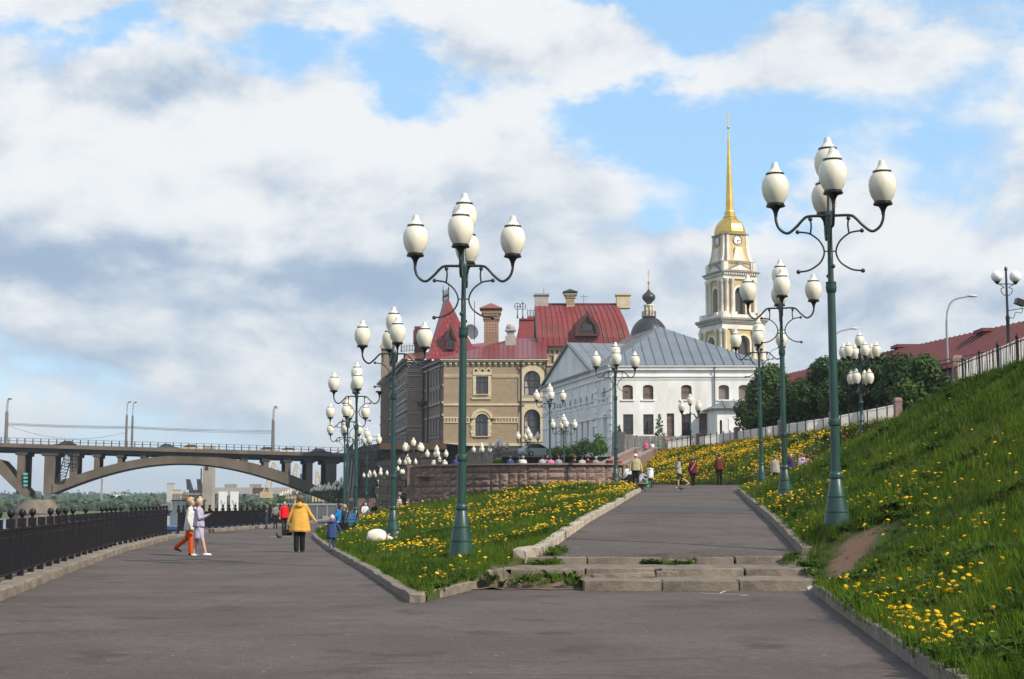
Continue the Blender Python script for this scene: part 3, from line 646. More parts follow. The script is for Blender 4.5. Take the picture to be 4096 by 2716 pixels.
# two-globe black lantern behind the near fence, gooseneck street lights
p = at(4023, 1065, 50.5)
e = empty('park_lantern', (p.x, 50.5, ZT), 0.1, 'ornate black post with two white spheres and a floodlight behind the near fence', 'lantern'); h = p.z-ZT
MB().lathe([(.10, -.2), (.10, .5), (.07, .55), (.06, h*.5), (.08, h*.52), (.045, h*.55), (.035, h-.15), (.06, h-.13), (.05, h-.05), (0, h)], 12).build('pole', M_CUP, e, 40)
for sx in (-1, 1):
    a = MB().bar((0, 0, h-.62), (sx*.36, 0, h-.62), .03); a.tube(arc([(0, 0, h-1.05), (sx*.16, 0, h-.95), (sx*.2, 0, h-.78), (sx*.08, 0, h-.74), (sx*.28, 0, h-.62)], 4), .014, 6); a.lathe([(.03, 0), (.09, .06), (.10, .09)], 10, (sx*.33, 0, h-.62)); a.build('arm', M_CUP, e, 50)
    MB().ball((sx*.33, 0, h-.36), .20, 18, 12).build('globe', mat('white_sphere', (.82, .82, .80), .3, .03), e, 60)
a = MB().bar((0, 0, h-1.55), (.6, 0, h-1.45), .025).tube(arc([(0, 0, h-1.75), (.2, 0, h-1.8), (.3, 0, h-1.6), (.5, 0, h-1.62), (.55, 0, h-1.48)], 4), .012, 6); a.build('bracket', M_CUP, e)
MB().box(-.16, .16, -.12, .12, -.1, .1, 0, Matrix.Translation((.46, 0, h-1.25)) @ Matrix.Rotation(.35, 4, 'Y')).build('floodlight', M_CUP, e)
M_GALV = mat('galvanised_steel', (.33, .34, .35), .45, .1, 4, metal=.3)
def gooseneck(px, ptop, D, out, label):
    p = at(px, ptop, D); h = p.z-ZT; e = empty('street_light', (p.x, D, ZT), 0, label, 'street light', 'gooseneck lights on the upper street')
    MB().tube(arc([(0, 0, -.2), (0, 0, h*.45), (0, 0, h*.80), (out*.12, 0, h*.92), (out*.4, 0, h*.975), (out, 0, h)], 5), [.07]*11+[.05]*15, 8).build('pole', M_GALV, e, 60)
    MB().ball((out+.25, 0, h+.02), .2, 10, 6, 0, 1.6, .7, .45).build('lamp_head', mat('lamp_head_grey', (.55, .55, .53), .4, .05), e, 60)
gooseneck(3783, 1185, 88, 1.35, 'curved grey street light rising over the red roof at right')
gooseneck(3325, 1315, 112, 1.5, 'curved street light peeking out behind the tall right lamp')
gooseneck(3070, 1392, 175, 1.2, 'small far street light beside the bell tower foot')
# ================================================================ BUILDINGS
def wb(mb, name, m, parent, smooth=None, fix=True):      # mesh in world coordinates under an unrotated root
    root = parent
    while root.parent is not None: root = root.parent
    return mb.build(name, m, parent, smooth, None if parent is not root else -Vector(root.location), fix)
def frame(o2, d2):
    d = Vector((d2[0], d2[1], 0)).normalized(); n = Vector((-d.y, d.x, 0))
    return Matrix(((d.x, n.x, 0, o2[0]), (d.y, n.y, 0, o2[1]), (0, 0, 1, 0), (0, 0, 0, 1)))
def rect(x0, x1, z0, z1): return [(x0, z0), (x1, z0), (x1, z1), (x0, z1)]
def archp(x0, x1, z0, z1, rise=None, n=10):
    w = (x1-x0)/2; rise = w if rise is None else rise; c = (x0+x1)/2; zs = z1-rise
    return [(x0, z0), (x1, z0)]+[(c+w*math.cos(math.pi*k/n), zs+rise*math.sin(math.pi*k/n)) for k in range(n+1)]
def offs(poly, d):      # crude outward offset of a window outline around its centre
    xs = [p[0] for p in poly]; zs = [p[1] for p in poly]; cx, cz = (min(xs)+max(xs))/2, (min(zs)+max(zs))/2; w, h = (max(xs)-min(xs))/2, (max(zs)-min(zs))/2
    return [(cx+(x-cx)*(w+d)/w, cz+(z-cz)*(h+d)/h) for x, z in poly]
def wallface(mb, M, outer, holes, dep=0.25, mi=0, y0=0.0):
    loops = [[Vector((x, z, 0)) for x, z in lp] for lp in [outer]+holes]; flat = [p for lp in loops for p in lp]
    tri = mgeo.tessellate_polygon(loops)
    mb.add([M @ Vector((p.x, y0, p.y)) for p in flat], [tuple(t) for t in tri], mi)
    for h in holes:
        n = len(h); vs = [M @ Vector((x, y0, z)) for x, z in h]+[M @ Vector((x, y0+dep, z)) for x, z in h]
        mb.add(vs, [(i, (i+1) % n, n+(i+1) % n, n+i) for i in range(n)], mi)
    return mb
def ringtrim(mb, M, a, b, y0, y1, mi=0):     # raised band between outline a (inner) and b (outer)
    n = len(a); V = [M @ Vector((x, y, z)) for y in (y0, y1) for lp in (a, b) for x, z in lp]; f = []
    for i in range(n):
        j = (i+1) % n; f += [(i, j, n+j, n+i), (n+i, n+j, 3*n+j, 3*n+i), (i, 2*n+i, 2*n+j, j)]
    return mb.add(V, f, mi)
def window(parent, M, poly, dep, m_frame, m_glass, cols=2, rows=(0.5,), fw=0.09, sill=None, m_sill=None, surround=None, m_sur=None, name='window', closed_bottom=True):
    xs = [p[0] for p in poly]; zs = [p[1] for p in poly]; x0, x1, z0, z1 = min(xs), max(xs), min(zs), max(zs)
    w = wb(MB().prism(poly, M @ Matrix.Translation((0, dep, 0)), 0.05), name, m_glass, parent)
    fr = MB(); ringtrim(fr, M, offs(poly, -fw), poly, dep-.10, dep+.01)
    for k in range(1, cols):
        x = x0+(x1-x0)*k/cols; fr.box(x-fw*.4, x+fw*.4, dep-.08, dep, z0, z1-(.12 if len(poly) > 4 else 0), 0, M)
    for f in rows: z = z0+(z1-z0)*f; fr.box(x0, x1, dep-.085, dep-.004, z-fw*.4, z+fw*.4, 0, M)
    wb(fr, 'frame', m_frame, w)
    if sill: wb(MB().box(x0-.12, x1+.12, -sill, .05, z0-.13, z0-.01, 0, M), 'sill', m_sill, w)
    if surround: wb(ringtrim(MB(), M, poly, offs(poly, surround), -.07, .0), 'surround', m_sur or m_sill, w)
    return w
def zpx(py, D): return at(2048, py, D).z
def xpx(px, D): return (px-2048)/FP*D/(cp)*1.0
def X(px, py, D): return at(px, py, D).x
# ---------------------------------------------------------------- white two-storey building with grey metal roof
M_WPL = mat('white_plaster', (0.79, 0.78, 0.76), 0.9, 0.05, 0.55, col2=(0.60, 0.58, 0.55), bump=0.2, bscale=8, streak=(1.3, 1.3, .45), det=9)
M_WTR = mat('white_trim', (0.82, 0.81, 0.79), 0.85, 0.05, 1.5, col2=(0.70, 0.69, 0.67))
M_ZINC = mat('grey_sheet_roof', (0.205, 0.225, 0.245), 0.42, 0.14, 0.5, metal=0.35, col2=(0.165, 0.185, 0.205), island=.06)
M_SEAM = mat('grey_roof_seam', (0.13, 0.145, 0.16), 0.5, 0.1, 2, metal=.3)
M_DKGL = glassmat('dark_window_glass', (0.028, 0.033, 0.040))
M_WFRM = mat('brown_window_frame', (0.075, 0.043, 0.028), 0.6, 0.15, 5)
M_PLNK = mat('weathered_plank', (0.175, 0.130, 0.105), 0.9, 0.25, 3, col2=(0.085, 0.062, 0.052), streak=(1, 1, 14), island=.3)
M_GPLK = mat('grey_plank', (0.20, 0.185, 0.175), 0.9, 0.2, 3, col2=(0.115, 0.105, 0.10), streak=(9, 9, .8), island=.25)
WR = empty('white_building', (10.1, 150, 5.9), 0, 'long white plastered building with boarded windows and grey hipped metal roof', 'building')
DW = 150.0
o2 = (at(2447, 1456, DW).x, DW); d2 = (1.0, -0.012)
MF = frame(o2, d2)
def wf(zx, zy): return onpl(1900+.5741*zx, 1100+.5741*zy, o2, Vector(d2).normalized())
s_end = 15.9; z_eave = wf(955, 632)[1]; zb = 5.7
up = [wf(a, 868)+wf(b, 765) for a, b in ((1028, 1100), (1170, 1243), (1437, 1510), (1698, 1770), (1838, 1910))]
lo = [wf(a, c)+wf(b, d) for a, b, c, d in ((1033, 1102, 1113, 970), (1173, 1244, 1113, 970), (1440, 1505, 1120, 970))]
dr = [wf(a, 1135)+wf(b, 964) for a, b in ((1338, 1388), (1562, 1617))]
H_up = [archp(a, c, b, d, .28, 8) for a, b, c, d in up]; H_lo = [rect(a, c, b, d) for a, b, c, d in lo]; H_dr = [rect(a, c, max(b, zb+.15), d) for a, b, c, d in dr]
wb(wallface(MB(), MF, [(0, zb-3), (s_end, zb-3), (s_end, z_eave), (0, z_eave)], H_up+H_lo+H_dr, .32), 'wall', M_WPL, WR)
def planks(parent, M, poly, y, n, m, horizontal=True, jit=.05):
    xs = [p[0] for p in poly]; zs = [p[1] for p in poly]; x0, x1, z0, z1 = min(xs), max(xs), min(zs), max(zs)
    for k in range(n):
        a, b = k/n, (k+1)/n; mb = MB(); j = random.uniform(0, jit)
        if horizontal: mb.box(x0, x1, y+j-.06, y+j, z0+(z1-z0)*a+.012, z0+(z1-z0)*b-.012, 0, M)
        else: mb.box(x0+(x1-x0)*a+.01, x0+(x1-x0)*b-.01, y+j-.06, y+j, z0, z1+random.uniform(-.06, .06), 0, M)
        wb(mb, 'plank', m, parent)
for i, h in enumerate(H_up):
    w = wb(MB().prism(h, MF @ Matrix.Translation((0, .30, 0)), .05), 'boarded_window', M_PLNK if i < 3 else mat('plywood', (.20, .165, .14), .9, .15, 2), WR)
    if i < 3: planks(w, MF, rect(min(p[0] for p in h)+.01, max(p[0] for p in h)-.01, min(p[1] for p in h), max(p[1] for p in h)-.22), .25, 6, M_PLNK)
    wb(MB().box(min(p[0] for p in h)-.16, max(p[0] for p in h)+.16, -.12, .1, min(p[1] for p in h)-.13, min(p[1] for p in h)-.004, 0, MF), 'sill', M_WTR, w)
for h in H_lo: window(WR, MF, h, .24, M_WFRM, M_DKGL, 2, (.33, .66), .07, .08, M_WTR)
for h in H_dr:
    w = wb(MB().prism(h, MF @ Matrix.Translation((0, .30, 0)), .05), 'boarded_door', M_PLNK, WR); planks(w, MF, h, .25, 8, M_PLNK)
# cornice on the front
cn = MB()
for za, zb2, pr in ((z_eave-.12, z_eave+.02, .42), (z_eave-.45, z_eave-.124, .26), (z_eave-1.15, z_eave-1.03, .14), (z_eave-1.42, z_eave-1.36, .07)): cn.box(-pr, s_end+pr, -pr, -.001, za, zb2, 0, MF)
wb(cn, 'cornice', M_WTR, WR)
for s_ in (.25, 10.4): wb(MB().tube([MF @ Vector((s_, -.30, z_eave-.1)), MF @ Vector((s_, -.14, z_eave-1.6)), MF @ Vector((s_, -.14, zb+.4)), MF @ Vector((s_, -.35, zb+.15))], .07, 8), 'drainpipe', M_SEAM, WR)
# shaded side towards the river
oc = Vector(o2); zc_ = z_eave
t_ = at(2170, 1553, 1.0); D2 = (zc_-CAMZ)/(ray(2170, 1553).z/ray(2170, 1553).y); o3 = (at(2170, 1553, D2).x, D2)
dl = (Vector(o2)-Vector(o3)); LL = dl.length; dl = dl/LL
ML = frame(o3, dl)
def wl(zx, zy): return onpl(1900+.5741*zx, 1100+.5741*zy, o3, dl)
Hs = []; arches = []; lows = []
for xc, hw, yt, yb in ((900, 15, 780, 885), (824, 9, 825, 900), (783, 8.5, 838, 912), (742, 8, 850, 920), (705, 9, 862, 932), (668, 8, 872, 940), (632, 7, 880, 946), (599, 7, 888, 952), (560, 6, 896, 958)):
    a = wl(xc-hw, (yt+yb)/2)[0]; b = wl(xc+hw, (yt+yb)/2)[0]; z1 = wl(xc, yt)[1]; z0 = wl(xc, yb)[1]; arches.append(archp(a, b, z0, z1, min((b-a)/2, (z1-z0)*.45), 8))
for xc, hw, yt, yb in ((906, 13, 975, 1125), (827, 5, 998, 1145), (787, 5.5, 1008, 1155), (748, 6, 1018, 1160), (709, 6, 1030, 1170), (670, 5, 1040, 1180), (633, 5, 1046, 1186), (600, 5, 1052, 1192), (563, 5, 1058, 1196)):
    a = wl(xc-hw, (yt+yb)/2)[0]; b = wl(xc+hw, (yt+yb)/2)[0]; z1 = wl(xc, yt)[1]; z0 = wl(xc, yb)[1]; lows.append(rect(a, b, max(z0, zb+.4), z1))
wb(wallface(MB(), ML, [(0, zb-4), (LL, zb-4), (LL, zc_), (0, zc_)], arches+lows, .35), 'side_wall', M_WPL, WR)
M_PALE = mat('whitewashed_blind', (.58, .58, .57), .8, .1, 2)
for i, h in enumerate(arches):
    w = wb(MB().prism(h, ML @ Matrix.Translation((0, .33, 0)), .05), 'window', M_PALE, WR); wb(ringtrim(MB(), ML, h, offs(h, .22), -.09, 0), 'surround', M_WTR, w)
for i, h in enumerate(lows): window(WR, ML, h, .30, M_WTR if i == 0 else M_WFRM, M_PALE if i == 0 else M_DKGL, 2, (.5,), .06, .06, M_WTR)
cn = MB()
for za, zb2, pr in ((zc_-.12, zc_+.02, .42), (zc_-.45, zc_-.124, .26), (zc_-1.15, zc_-1.03, .16), (zc_-3.2, zc_-3.1, .10), (zc_-5.1, zc_-5.0, .10)): cn.box(-.2, LL, -pr, -.001, za, zb2, 0, ML)
for k in range(7): cn.box(LL-3.4-3.3*k, LL-2.95-3.3*k, -.12, 0, zc_-2.5, zc_-1.16, 0, ML)
for k in range(11):     # corner rustication
    cn.box(LL-(1.5 if k % 2 else 1.05), LL-.01, -.10, 0, zb+.1+k*.72, zb+.66+k*.72, 0, ML)
    cn.box(LL-6.0-(.9 if k % 2 else .5), LL-5.3, -.10, 0, zb+.1+k*.72, zb+.66+k*.72, 0, ML)
wb(cn, 'side_cornice', M_WTR, WR)
# roof: hip over the body, cross gable with pediment towards the river
A = at(2640, 1307, 163); C0 = MF @ Vector((-.45, -.45, z_eave+.03)); C1 = MF @ Vector((s_end+.45, -.45, z_eave+.03)); C3 = ML @ Vector((-.3, -.45, zc_+.03)); C2 = C1+Vector((-3, 30, 0)); A2 = A+Vector((-2.0, 10, 0))
def roofplane(parent, pts, nseam, e0, e1, ridge, m, mseam, th=.05, w=.06, h=.07, name='roof_panel'):
    """roof slope: polygon pts; standing seams run from the eave edge e0-e1 in direction of the slope up to the polygon border"""
    e0, e1 = Vector(e0), Vector(e1); pts = [Vector(p) for p in pts]
    nrm = mgeo.normal(pts) if len(pts) == 3 else (pts[1]-pts[0]).cross(pts[2]-pts[0]).normalized()
    if nrm.z < 0: nrm = -nrm
    ed = (e1-e0); L_ = ed.length; ed = ed/L_; upv = nrm.cross(ed).normalized()
    if upv.z < 0: upv = -upv
    loc = lambda p: ((p-e0).dot(ed), (p-e0).dot(upv)); poly = [loc(p) for p in pts]
    def top(s):
        hi = []
        for i in range(len(poly)):
            (a, b), (c, d) = poly[i], poly[(i+1) % len(poly)]
            if (a-s)*(c-s) <= 0 and abs(a-c) > 1e-6: hi.append(b+(d-b)*(s-a)/(c-a))
        return (min(hi), max(hi)) if hi else (0, 0)
    wb(MB().add(pts+[p-nrm*th for p in pts], [tuple(range(len(pts))), tuple(range(2*len(pts)-1, len(pts)-1, -1))]+[(i, (i+1) % len(pts), len(pts)+(i+1) % len(pts), len(pts)+i) for i in range(len(pts))]), name, m, parent)
    smin, smax = min(p[0] for p in poly), max(p[0] for p in poly)
    for k in range(1, nseam):
        s = smin+(smax-smin)*k/nseam; lo_, hi_ = top(s)
        if hi_-lo_ < .4: continue
        p = e0+ed*s+upv*lo_; q = e0+ed*s+upv*(hi_-.03); wb(MB().bar(p+nrm*h*.5, q+nrm*h*.5, w, h, 0, nrm), 'roof_seam', mseam, parent)
rf = empty('roof', (0, 0, 0)); rf.parent = WR; rf.location = -Vector(WR.location)
roofplane(rf, [C0, C1, A], 17, C0, C1, A, M_ZINC, M_SEAM)
roofplane(rf, [C1, C2, A2, A], 14, C1, C2, A, M_ZINC, M_SEAM)
roofplane(rf, [C3, C0, A, A2+Vector((0, 6, 0))], 16, C3, C0, A, M_ZINC, M_SEAM)
# cross gable
pa = wl(670, 478); pl = wl(478, 788); pr_ = wl(832, 655)
Pa = ML @ Vector((pa[0], -.25, pa[1])); Pl = ML @ Vector((pl[0], -.25, zc_+.02)); Pr = ML @ Vector((pr_[0], -.25, zc_+.02)); inn = (ML.to_3x3() @ Vector((0, 1, 0))).normalized()
roofplane(rf, [Pr-inn*.25+Vector((0, 0, .05)), Pa-inn*.25+Vector((0, 0, .12)), Pa+inn*9.5+Vector((0, 0, .12)), Pr+inn*5.5+Vector((0, 0, .05))], 7, Pr, Pr+inn*9, Pa, M_ZINC, M_SEAM)
roofplane(rf, [Pl-inn*.25+Vector((0, 0, .05)), Pa-inn*.25+Vector((0, 0, .12)), Pa+inn*9.5+Vector((0, 0, .12)), Pl+inn*8+Vector((0, 0, .05))], 7, Pl, Pl+inn*9, Pa, M_ZINC, M_SEAM)
wb(MB().add([Pl, Pr, Pa, Pl+inn*.2, Pr+inn*.2, Pa+inn*.2], [(0, 1, 2), (5, 4, 3), (0, 3, 4, 1), (1, 4, 5, 2), (2, 5, 3, 0)]), 'pediment', M_WPL, WR)
wb(MB().bar(Pl-inn*.12, Pa-inn*.12, .35, .22).bar(Pa-inn*.121, Pr-inn*.121, .35, .22).bar(Pl-inn*.15, Pr-inn*.15, .4, .2), 'pediment_moulding', M_SEAM, WR)
# roof hatch: half-round dormer
q = at(1900+.5741*1485, 1100+.5741*545, 155.5); mbd = MB()
n = 10; dv = [Vector((q.x+1.15*math.cos(math.pi*k/n), q.y, q.z-.45+1.0*math.sin(math.pi*k/n)*.95)) for k in range(n+1)]
mbd.loft([[v for v in dv], [v+Vector((0, 2.5, .35)) for v in dv]], closed=False)
wb(mbd, 'roof_hatch', M_SEAM, WR); wb(MB().add([v*1.0+Vector((0, .06, -.04)) for v in dv], [tuple(range(n+1))]), 'roof_hatch_opening', M_DKGL, WR)
# annex porch on the right
pw = wf(1625, 945); pz1 = wf(1650, 945)[1]; pz2 = wf(1790, 893)[1]; xs0 = wf(1620, 1000)[0]; xs1 = s_end+1.5
pm = MB(); slit = archp(wf(1655, 1100)[0], wf(1669, 1100)[0], zb+.2, wf(1660, 1020)[1], .35, 6); MP = MF @ Matrix.Translation((0, -3.0, 0))
wallface(pm, MP, rect(xs0+.6, xs1, zb-2, pz1), [archp(wf(1655, 1100)[0]+.35, wf(1669, 1100)[0]+.4, zb+.2, wf(1660, 1020)[1], .2, 6)], .3)
pm.add([MF @ Vector((xs0, 0, zb-2)), MP @ Vector((xs0+.6, 0, zb-2)), MP @ Vector((xs0+.6, 0, pz1)), MF @ Vector((xs0, 0, pz1))], [(0, 1, 2, 3)])
an = wb(pm, 'annex_wall', M_WPL, WR); wb(MB().box(wf(1655, 1100)[0]+.3, wf(1669, 1100)[0]+.45, .28, .32, zb, wf(1660, 1020)[1], 0, MP), 'slit_window', M_WFRM, an)
wb(MB().box(wf(1740, 1100)[0], wf(1812, 1100)[0], -.05, .02, zb, wf(1790, 1010)[1], 0, MP), 'blind_door', M_WTR, an)
B0, B1 = MP @ Vector((xs0+.1, -.45, pz1+.05)), MP @ Vector((xs1, -.45, pz1+.12)); T0, T1 = MF @ Vector((xs0+1.6, 0, pz2+.2)), MF @ Vector((xs1, 0, pz2+.45)); S0 = MF @ Vector((xs0-.5, 0, pz1+.05))
roofplane(an, [B0, B1, T1, T0], 6, B0, B1, T0, M_ZINC, M_SEAM, .12); roofplane(an, [S0, B0, T0], 2, S0, B0, T0, M_ZINC, M_SEAM, .12)
# ---------------------------------------------------------------- plank fence before it
PF = empty('plank_fence', (9.5, 141, 5.6), 0, 'weathered grey plank fence below the white building', 'fence')
def plankrow(px0, px1, ytop0, ytop1, D, hgt, n, m):
    for k in range(n):
        f = (k+.5)/n; p = at(px0+(px1-px0)*f, ytop0+(ytop1-ytop0)*f, D); w = (at(px1, 1700, D).x-at(px0, 1700, D).x)/n*.94
        share('plank', MB().box(-w/2, w/2, -.015, .015, -hgt, 0).add([(-w/2, -.015, 0), (w/2, -.015, 0), (0, -.015, .05), (-w/2, .015, 0), (w/2, .015, 0), (0, .015, .05)], [(0, 1, 2), (3, 5, 4), (0, 2, 5, 3), (1, 4, 5, 2)]).mesh('plank', m), PF, p-Vector(PF.location)+Vector((0, random.uniform(-.01, .02), random.uniform(-.05, .05))), (0, random.uniform(-.012, .012), 0))
M_BPLK = mat('blue_grey_plank', (.105, .108, .118), .9, .2, 3, streak=(9, 9, .8), island=.15)
plankrow(2446, 2500, 1731, 1727, 138, 2.6, 9, M_BPLK); plankrow(2500, 2630, 1738, 1752, 140, 1.5, 28, M_GPLK); plankrow(2630, 2920, 1745, 1752, 141, 1.2, 46, M_GPLK)
# ---------------------------------------------------------------- museum: beige brick with cream trim and red metal roofs
M_BEIGE = mat('beige_brick', (0.305, 0.228, 0.145), 0.9, 0.10, 1.2, col2=(0.25, 0.185, 0.118), bump=0.3, bscale=9)
M_CREAM = mat('cream_stone', (0.56, 0.475, 0.315), 0.85, 0.10, 1.6, col2=(0.45, 0.38, 0.25))
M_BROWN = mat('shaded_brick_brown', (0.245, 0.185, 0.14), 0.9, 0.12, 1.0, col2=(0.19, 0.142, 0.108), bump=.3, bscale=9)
M_GREYTR = mat('grey_stone_trim', (0.36, 0.33, 0.30), 0.85, 0.12, 1.6)
M_PLINTH = mat('dark_granite_plinth', (0.062, 0.058, 0.056), 0.8, 0.2, 1.0, col2=(0.04, 0.037, 0.036), bump=.5, bscale=5)
M_RED = mat('red_metal_roof', (0.205, 0.020, 0.018), 0.5, 0.25, 0.35, col2=(0.125, 0.022, 0.018), island=.08)
M_WINE = mat('wine_metal_roof', (0.185, 0.026, 0.034), 0.30, 0.2, 0.4, col2=(0.15, 0.03, 0.035), island=.06)
M_REDS = mat('red_roof_seam', (0.13, 0.02, 0.018), 0.5, 0.2, 2)
M_SHNG = mat('red_shingle', (0.215, 0.025, 0.026), 0.5, 0.2, 0.6, col2=(0.15, 0.022, 0.02), island=.22)
M_PIPE = mat('brown_drainpipe', (0.045, 0.018, 0.014), 0.5, 0.2, 4)
M_BRK = mat('orange_brick', (0.27, 0.165, 0.105), 0.9, 0.15, 2.5, col2=(0.20, 0.12, 0.08), bump=.4, bscale=12)
M_BLK = mat('black_ironwork', (0.012, 0.011, 0.013), 0.5, 0.2, 5)
DM = 205.0
def m_(px, py, D=DM): p = at(px, py, D); return (p.x, p.z)
MU = empty('museum', (m_(1774, 1780)[0], DM, 1.0), 0, 'beige brick museum with cream trim, red metal roofs and tall chimneys', 'building')
MM = Matrix.Translation((0, DM, 0))
xL, xP, xR = m_(1774, 1600)[0], m_(2087, 1600)[0], m_(2185, 1600)[0]; zE = m_(2000, 1437)[1]; zB = m_(2000, 1776)[1]
def rct(a, b, c, d): (x0, z0), (x1, z1) = m_(a, c), m_(b, d); return rect(x0, x1, z0, z1)
def arc_(a, b, c, d, r=None): (x0, z0), (x1, z1) = m_(a, c), m_(b, d); return archp(x0, x1, z0, z1, r, 12)
w1 = rct(1904, 1953, 1576, 1505); w2 = arc_(1902, 1954, 1744, 1656); w3 = arc_(2096, 2161, 1583, 1483, 1.15); w4 = arc_(2096, 2161, 1746, 1637, 1.2)
wb(wallface(MB(), MM, rect(xL, xR, zB, zE), [w1, w2, w3, w4], .4), 'wall', M_BEIGE, MU)
wb(MB().box(xL-.15, xR+.3, DM-.18, DM+.5, 0, zB-.002), 'plinth', M_PLINTH, MU)
tr = MB()
def band(py0, py1, pr, a=xL-.0, b=None, gap=()):
    z0, z1 = m_(2000, py0)[1], m_(2000, py1)[1]; segs = [a]+[g for gg in gap for g in gg]+[b if b else xP]
    for i in range(0, len(segs), 2): tr.box(segs[i], segs[i+1], -pr, -.002, z0, z1, 0, MM)
gx = (m_(1891, 1600)[0], m_(1968, 1600)[0]); gy = (m_(1881, 1600)[0], m_(1975, 1600)[0])
band(1442, 1436, .65, xL-.5, xR+.4); band(1449, 1442.2, .42, xL-.3, xR+.2); band(1503, 1499, .12, gap=[gx]); band(1510, 1506, .12, gap=[gx]); band(1622, 1614, .14); band(1674, 1668, .14, gap=[gy]); band(1692, 1688, .12, gap=[gy]); band(1784, 1773, .3, xL-.2, xR+.2)
band(1622, 1616, .14, xP+.3, xR)
k = 0
x = xL
while x < xR-.3:      # corbel table under the eaves
    tr.box(x, x+.38, -.34, -.003, m_(0, 1457)[1], m_(0, 1449.2)[1], 0, MM); tr.box(x+.05, x+.33, -.17, -.002, m_(0, 1463)[1], m_(0, 1457.2)[1], 0, MM); x += .78
x = xL+.1
while x < gy[0]-.3 or x < xP-.3:
    if not (gy[0]-.2 < x < gy[1]): tr.box(x, x+.2, -.10, -.004, m_(0, 1687)[1], m_(0, 1675)[1], 0, MM)
    x += .42
wb(tr, 'stone_bands', M_CREAM, MU)
M_DGL2 = glassmat('museum_glass', (0.045, 0.05, 0.065)); M_DFR = mat('dark_window_frame', (0.04, 0.022, 0.02), .5, .15, 4)
win = window(MU, MM, w1, .3, M_DFR, M_DGL2, 3, (.66,), .10, .3, M_CREAM, .42, M_CREAM)
gb = MB(); x0, z0 = m_(1891.5, 1503); x1 = m_(1967, 1503)[0]; z2 = m_(1900, 1489)[1]; gb.box(x0-.02, x1+.02, -.16, -.071, m_(0, 1500)[1], z2+.001, 0, MM)
for k in range(3):      # three ogee gables over the upper window
    c = x0+(x1-x0)*(k+.5)/3; hw = (x1-x0)/6*.97; zt = m_(1900, 1468)[1]; hh = zt-z2
    po = [(c-hw, z2), (c+hw, z2), (c+hw, z2+hh*.25), (c+hw*.75, z2+hh*.55), (c+hw*.3, z2+hh*.72), (c, zt), (c-hw*.3, z2+hh*.72), (c-hw*.75, z2+hh*.55), (c-hw, z2+hh*.25)]
    pi = [(c+(a-c)*.55, z2+.06+(b-z2)*.6) for a, b in po]; ringtrim(gb, MM, pi, po, -.15, -.0); gb.prism(pi, MM @ Matrix.Translation((0, -.03, 0)), .03, 1)
wb(gb, 'ogee_gables', [M_CREAM, M_DFR], win)
wb(MB().box(m_(1891.5, 0)[0], m_(1967, 0)[0], -.16, -.001, m_(0, 1597)[1], m_(0, 1590)[1], 0, MM), 'apron', M_CREAM, win)
win = window(MU, MM, w2, .3, M_DFR, M_DGL2, 3, (.62,), .10, .25, M_CREAM, None)
a1 = MB(); po = arc_(1882, 1974, 1674, 1634); pin = arc_(1893, 1963, 1674, 1645); ringtrim(a1, MM, pin, po, -.2, 0); ringtrim(a1, MM, arc_(1901, 1955, 1744, 1655), arc_(1893, 1963, 1744, 1645.2), -.10, 0)
for k in range(5):
    for sx in (1887 if k % 2 else 1891, 1954.5): a1.box(m_(sx, 0)[0], m_(sx, 0)[0]+(.5 if k % 2 else .36), -.13, -.001, m_(0, 1746)[1]+k*.48, m_(0, 1746)[1]+k*.48+.42, 0, MM)
wb(a1, 'arch_trim', M_CREAM, win)
for w, b in ((w3, 1583), (w4, 1746)):
    win = window(MU, MM, w, .35, M_DFR, M_DGL2, 3, (.35, .62), .12, .25, M_CREAM, None)
    wb(ringtrim(MB(), MM, w, offs(w, .75), -.16, 0), 'arch_trim', M_CREAM, win)
    wb(MB().prism([(min(p[0] for p in w)+.08, min(p[1] for p in w)+.1), (min(p[0] for p in w)+.75, min(p[1] for p in w)+.1), (min(p[0] for p in w)+.35, max(p[1] for p in w)-1.3), (min(p[0] for p in w)+.08, max(p[1] for p in w)-1.2)], MM @ Matrix.Translation((0, .335, 0)), .01), 'curtain', mat('net_curtain', (.35, .35, .36), .9, .1, 3), win)
for px in (2086, 2183): wb(MB().tube([(m_(px, 0)[0], DM-.45, zE-.1), (m_(px-2, 0)[0], DM-.45, zE-.8), (m_(px-3, 0)[0], DM-.22, zE-1.2), (m_(px-3, 0)[0], DM-.22, 2)], .11, 8), 'drainpipe', M_PIPE, MU)
# receding river side of the front wing
oS = (m_(1698, 1473, 216)[0], 217.0); dS = Vector((xL, DM))-Vector(oS); LS = dS.length; dS = dS/LS; MS = frame(oS, dS)
def srect(f0, f1, z0, z1): return rect(LS*f0, LS*f1, z0, z1)
hh = zE-zB; sw = []
for f in (.12, .32, .47, .62, .77):
    for a, b in ((.10, .32), (.52, .66), (.70, .90)): sw.append(srect(f, f+.09, zB+hh*a, zB+hh*b))
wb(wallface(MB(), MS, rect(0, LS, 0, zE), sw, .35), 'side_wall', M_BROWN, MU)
for w in sw: window(MU, MS, w, .3, M_DFR, M_DGL2, 2, (.6,), .10, .2, M_GREYTR, .25, M_GREYTR)
sb = MB()
for a, pr in ((.33, .2), (.48, .25), (.68, .15), (.92, .3), (.975, .6)): sb.box(-.1, LS, -pr, -.002, zB+hh*a, zB+hh*a+.28, 0, MS)
wb(sb, 'side_bands', M_GREYTR, MU)
for f in (.02, .28, .97): wb(MB().tube([MS @ Vector((LS*f, -.3, zE)), MS @ Vector((LS*f, -.3, 2))], .13, 8), 'drainpipe', M_PIPE, MU)
wb(MB().box(LS*.0, LS*.22, -1.1, 0, zB+hh*.52, zB+hh*.56, 0, MS), 'balcony', M_BLK, MU)
